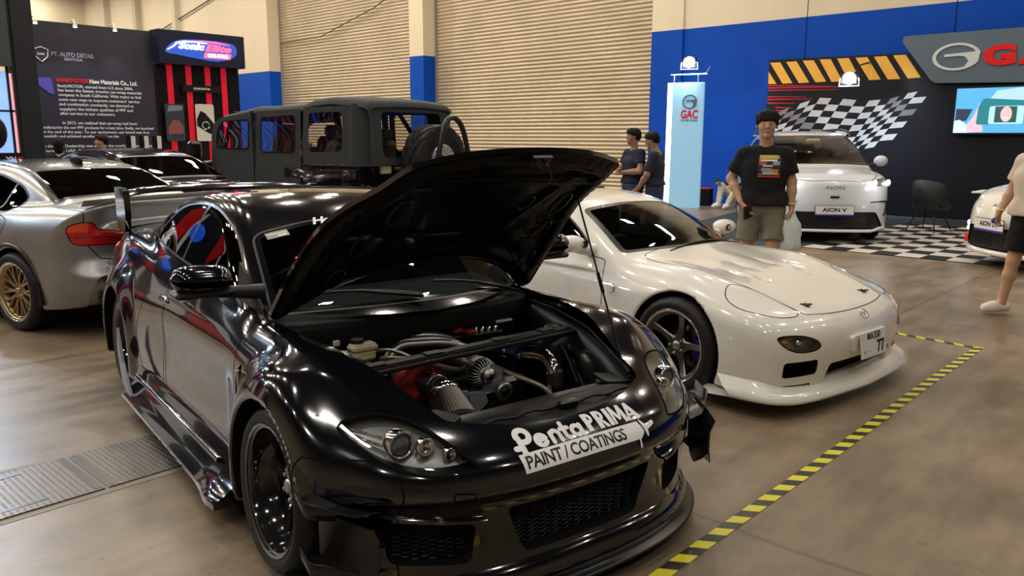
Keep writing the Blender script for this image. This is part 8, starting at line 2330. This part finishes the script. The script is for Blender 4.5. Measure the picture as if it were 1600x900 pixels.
    build_person('person sitting on the floor against the blue wall in pale trousers, looking at a phone', (-9.20, 18.05, 0), math.radians(-100), 1.10, J, CL('dark_red_black_tee', (.022, .012, .014)), CL('pale_trousers', (.50, .47, .40)), SKIN, 'fringe', 'trousers', h=.013, shirt_z=.10, face=(1, -.25, -.45), loose=.012, sleeve=.7,
        hands={'r': (V3(.8, -.1, .5), (0, .6, -.6), (0, .5, .6), .8), 'l': (V3(.8, -.3, .2), (0, -.6, -.6), (0, -.5, .6), .8)})
    p2 = thing('phone', 'small black phone held up by the man sitting on the floor', 'phone', (-9.55, 17.56, .66), .3); p2.rotation_euler = (-.5, .2, .3); MB().box((0, 0, 0), (.085, .014, .17), bev=.005).build('phone_case', M['satin_black'], p2); MB().box((0, .008, 0), (.074, .002, .155)).build('phone_screen', mat('phone_screen_glow', (.1, .12, .16), .2), p2)
    # the visitor cut by the right edge
    J = pose(pelvis=(0, 0, .96), shoulder_l=(-.01, .19, 1.41), elbow_l=(.0, .30, 1.15), wrist_l=(.06, .30, .90), elbow_r=(-.02, -.29, 1.14), wrist_r=(.05, -.29, .90), knee_l=(.08, .11, .50), ankle_l=(.12, .11, .10), toe_l=(.27, .12, .05), knee_r=(-.02, -.11, .50), ankle_r=(-.22, -.11, .12), toe_r=(-.08, -.13, .05))
    J = pose(shoulder_r=(-.01, -.18, 1.41), elbow_r=(-.03, -.275, 1.16), wrist_r=(.09, -.30, .925), knee_r=(.05, -.13, .50), ankle_r=(.10, -.16, .10), toe_r=(.24, -.20, .05), knee_l=(-.06, .10, .50), ankle_l=(-.22, .10, .14), toe_l=(-.09, .12, .05))
    t, _ = build_person('person in pale cream tee, black shorts and white clogs walking in from the right edge', (-1.46, 8.70, 0), math.radians(-118), 1.03, J, CL('cream_tee', (.62, .52, .43)), CL('black_shorts', (.012, .012, .014)), SKIN, 'short', shoe='clog', shoe_m=mat('clog_foam', (.72, .66, .55), .6), h=.011, big=1.0, sleeve=.72, shirt_z=.92, loose=.026, hem=.78,
        hands={'r': (V3(.10, .05, -.6), (0, .9, .2), (1, 0, 0), .9)})
    MB().tube([Vector((.075 + .033 * math.cos(a), -.295 + .033 * math.sin(a), .955)) for a in np.linspace(0, 2 * PI, 17)[:-1]], .009, 6, closed=True).build('wristband', mat('yellow_band', (.62, .60, .25), .4), t)
    MB().lathe([(0, .012), (.022, .010), (.026, 0), (.022, -.01), (0, -.012)], 16, 'y', c=(.16, -.285, .86)).build('held_cap', mat('violet_cap', (.12, .06, .40), .4), t)
    build_person('person in white trousers and trainers behind the visitor in clogs', (-1.62, 11.05, 0), math.radians(-150), 1.0, pose(), CL('white_top', (.6, .6, .58)), CL('white_trousers', (.66, .62, .56)), SKIN, 'short', 'trousers', h=.016)
    build_person('person with dark hair and black jacket left of the one in profile', (-14.25, 4.62, 0), math.radians(150), .93, pose(), CL('black_jacket', (.015, .015, .018)), CL('dark_trousers', (.02, .02, .025)), SKIN, 'long', 'trousers', h=.016)
    build_person('person in profile with black hair and olive jacket in front of the white-lettered panel', (-14.2, 5.27, 0), math.radians(-100), .955, pose(), CL('olive_jacket', (.05, .05, .035)), CL('dark_trousers', (.02, .02, .025)), SKIN, 'short', 'trousers', h=.014)
people()
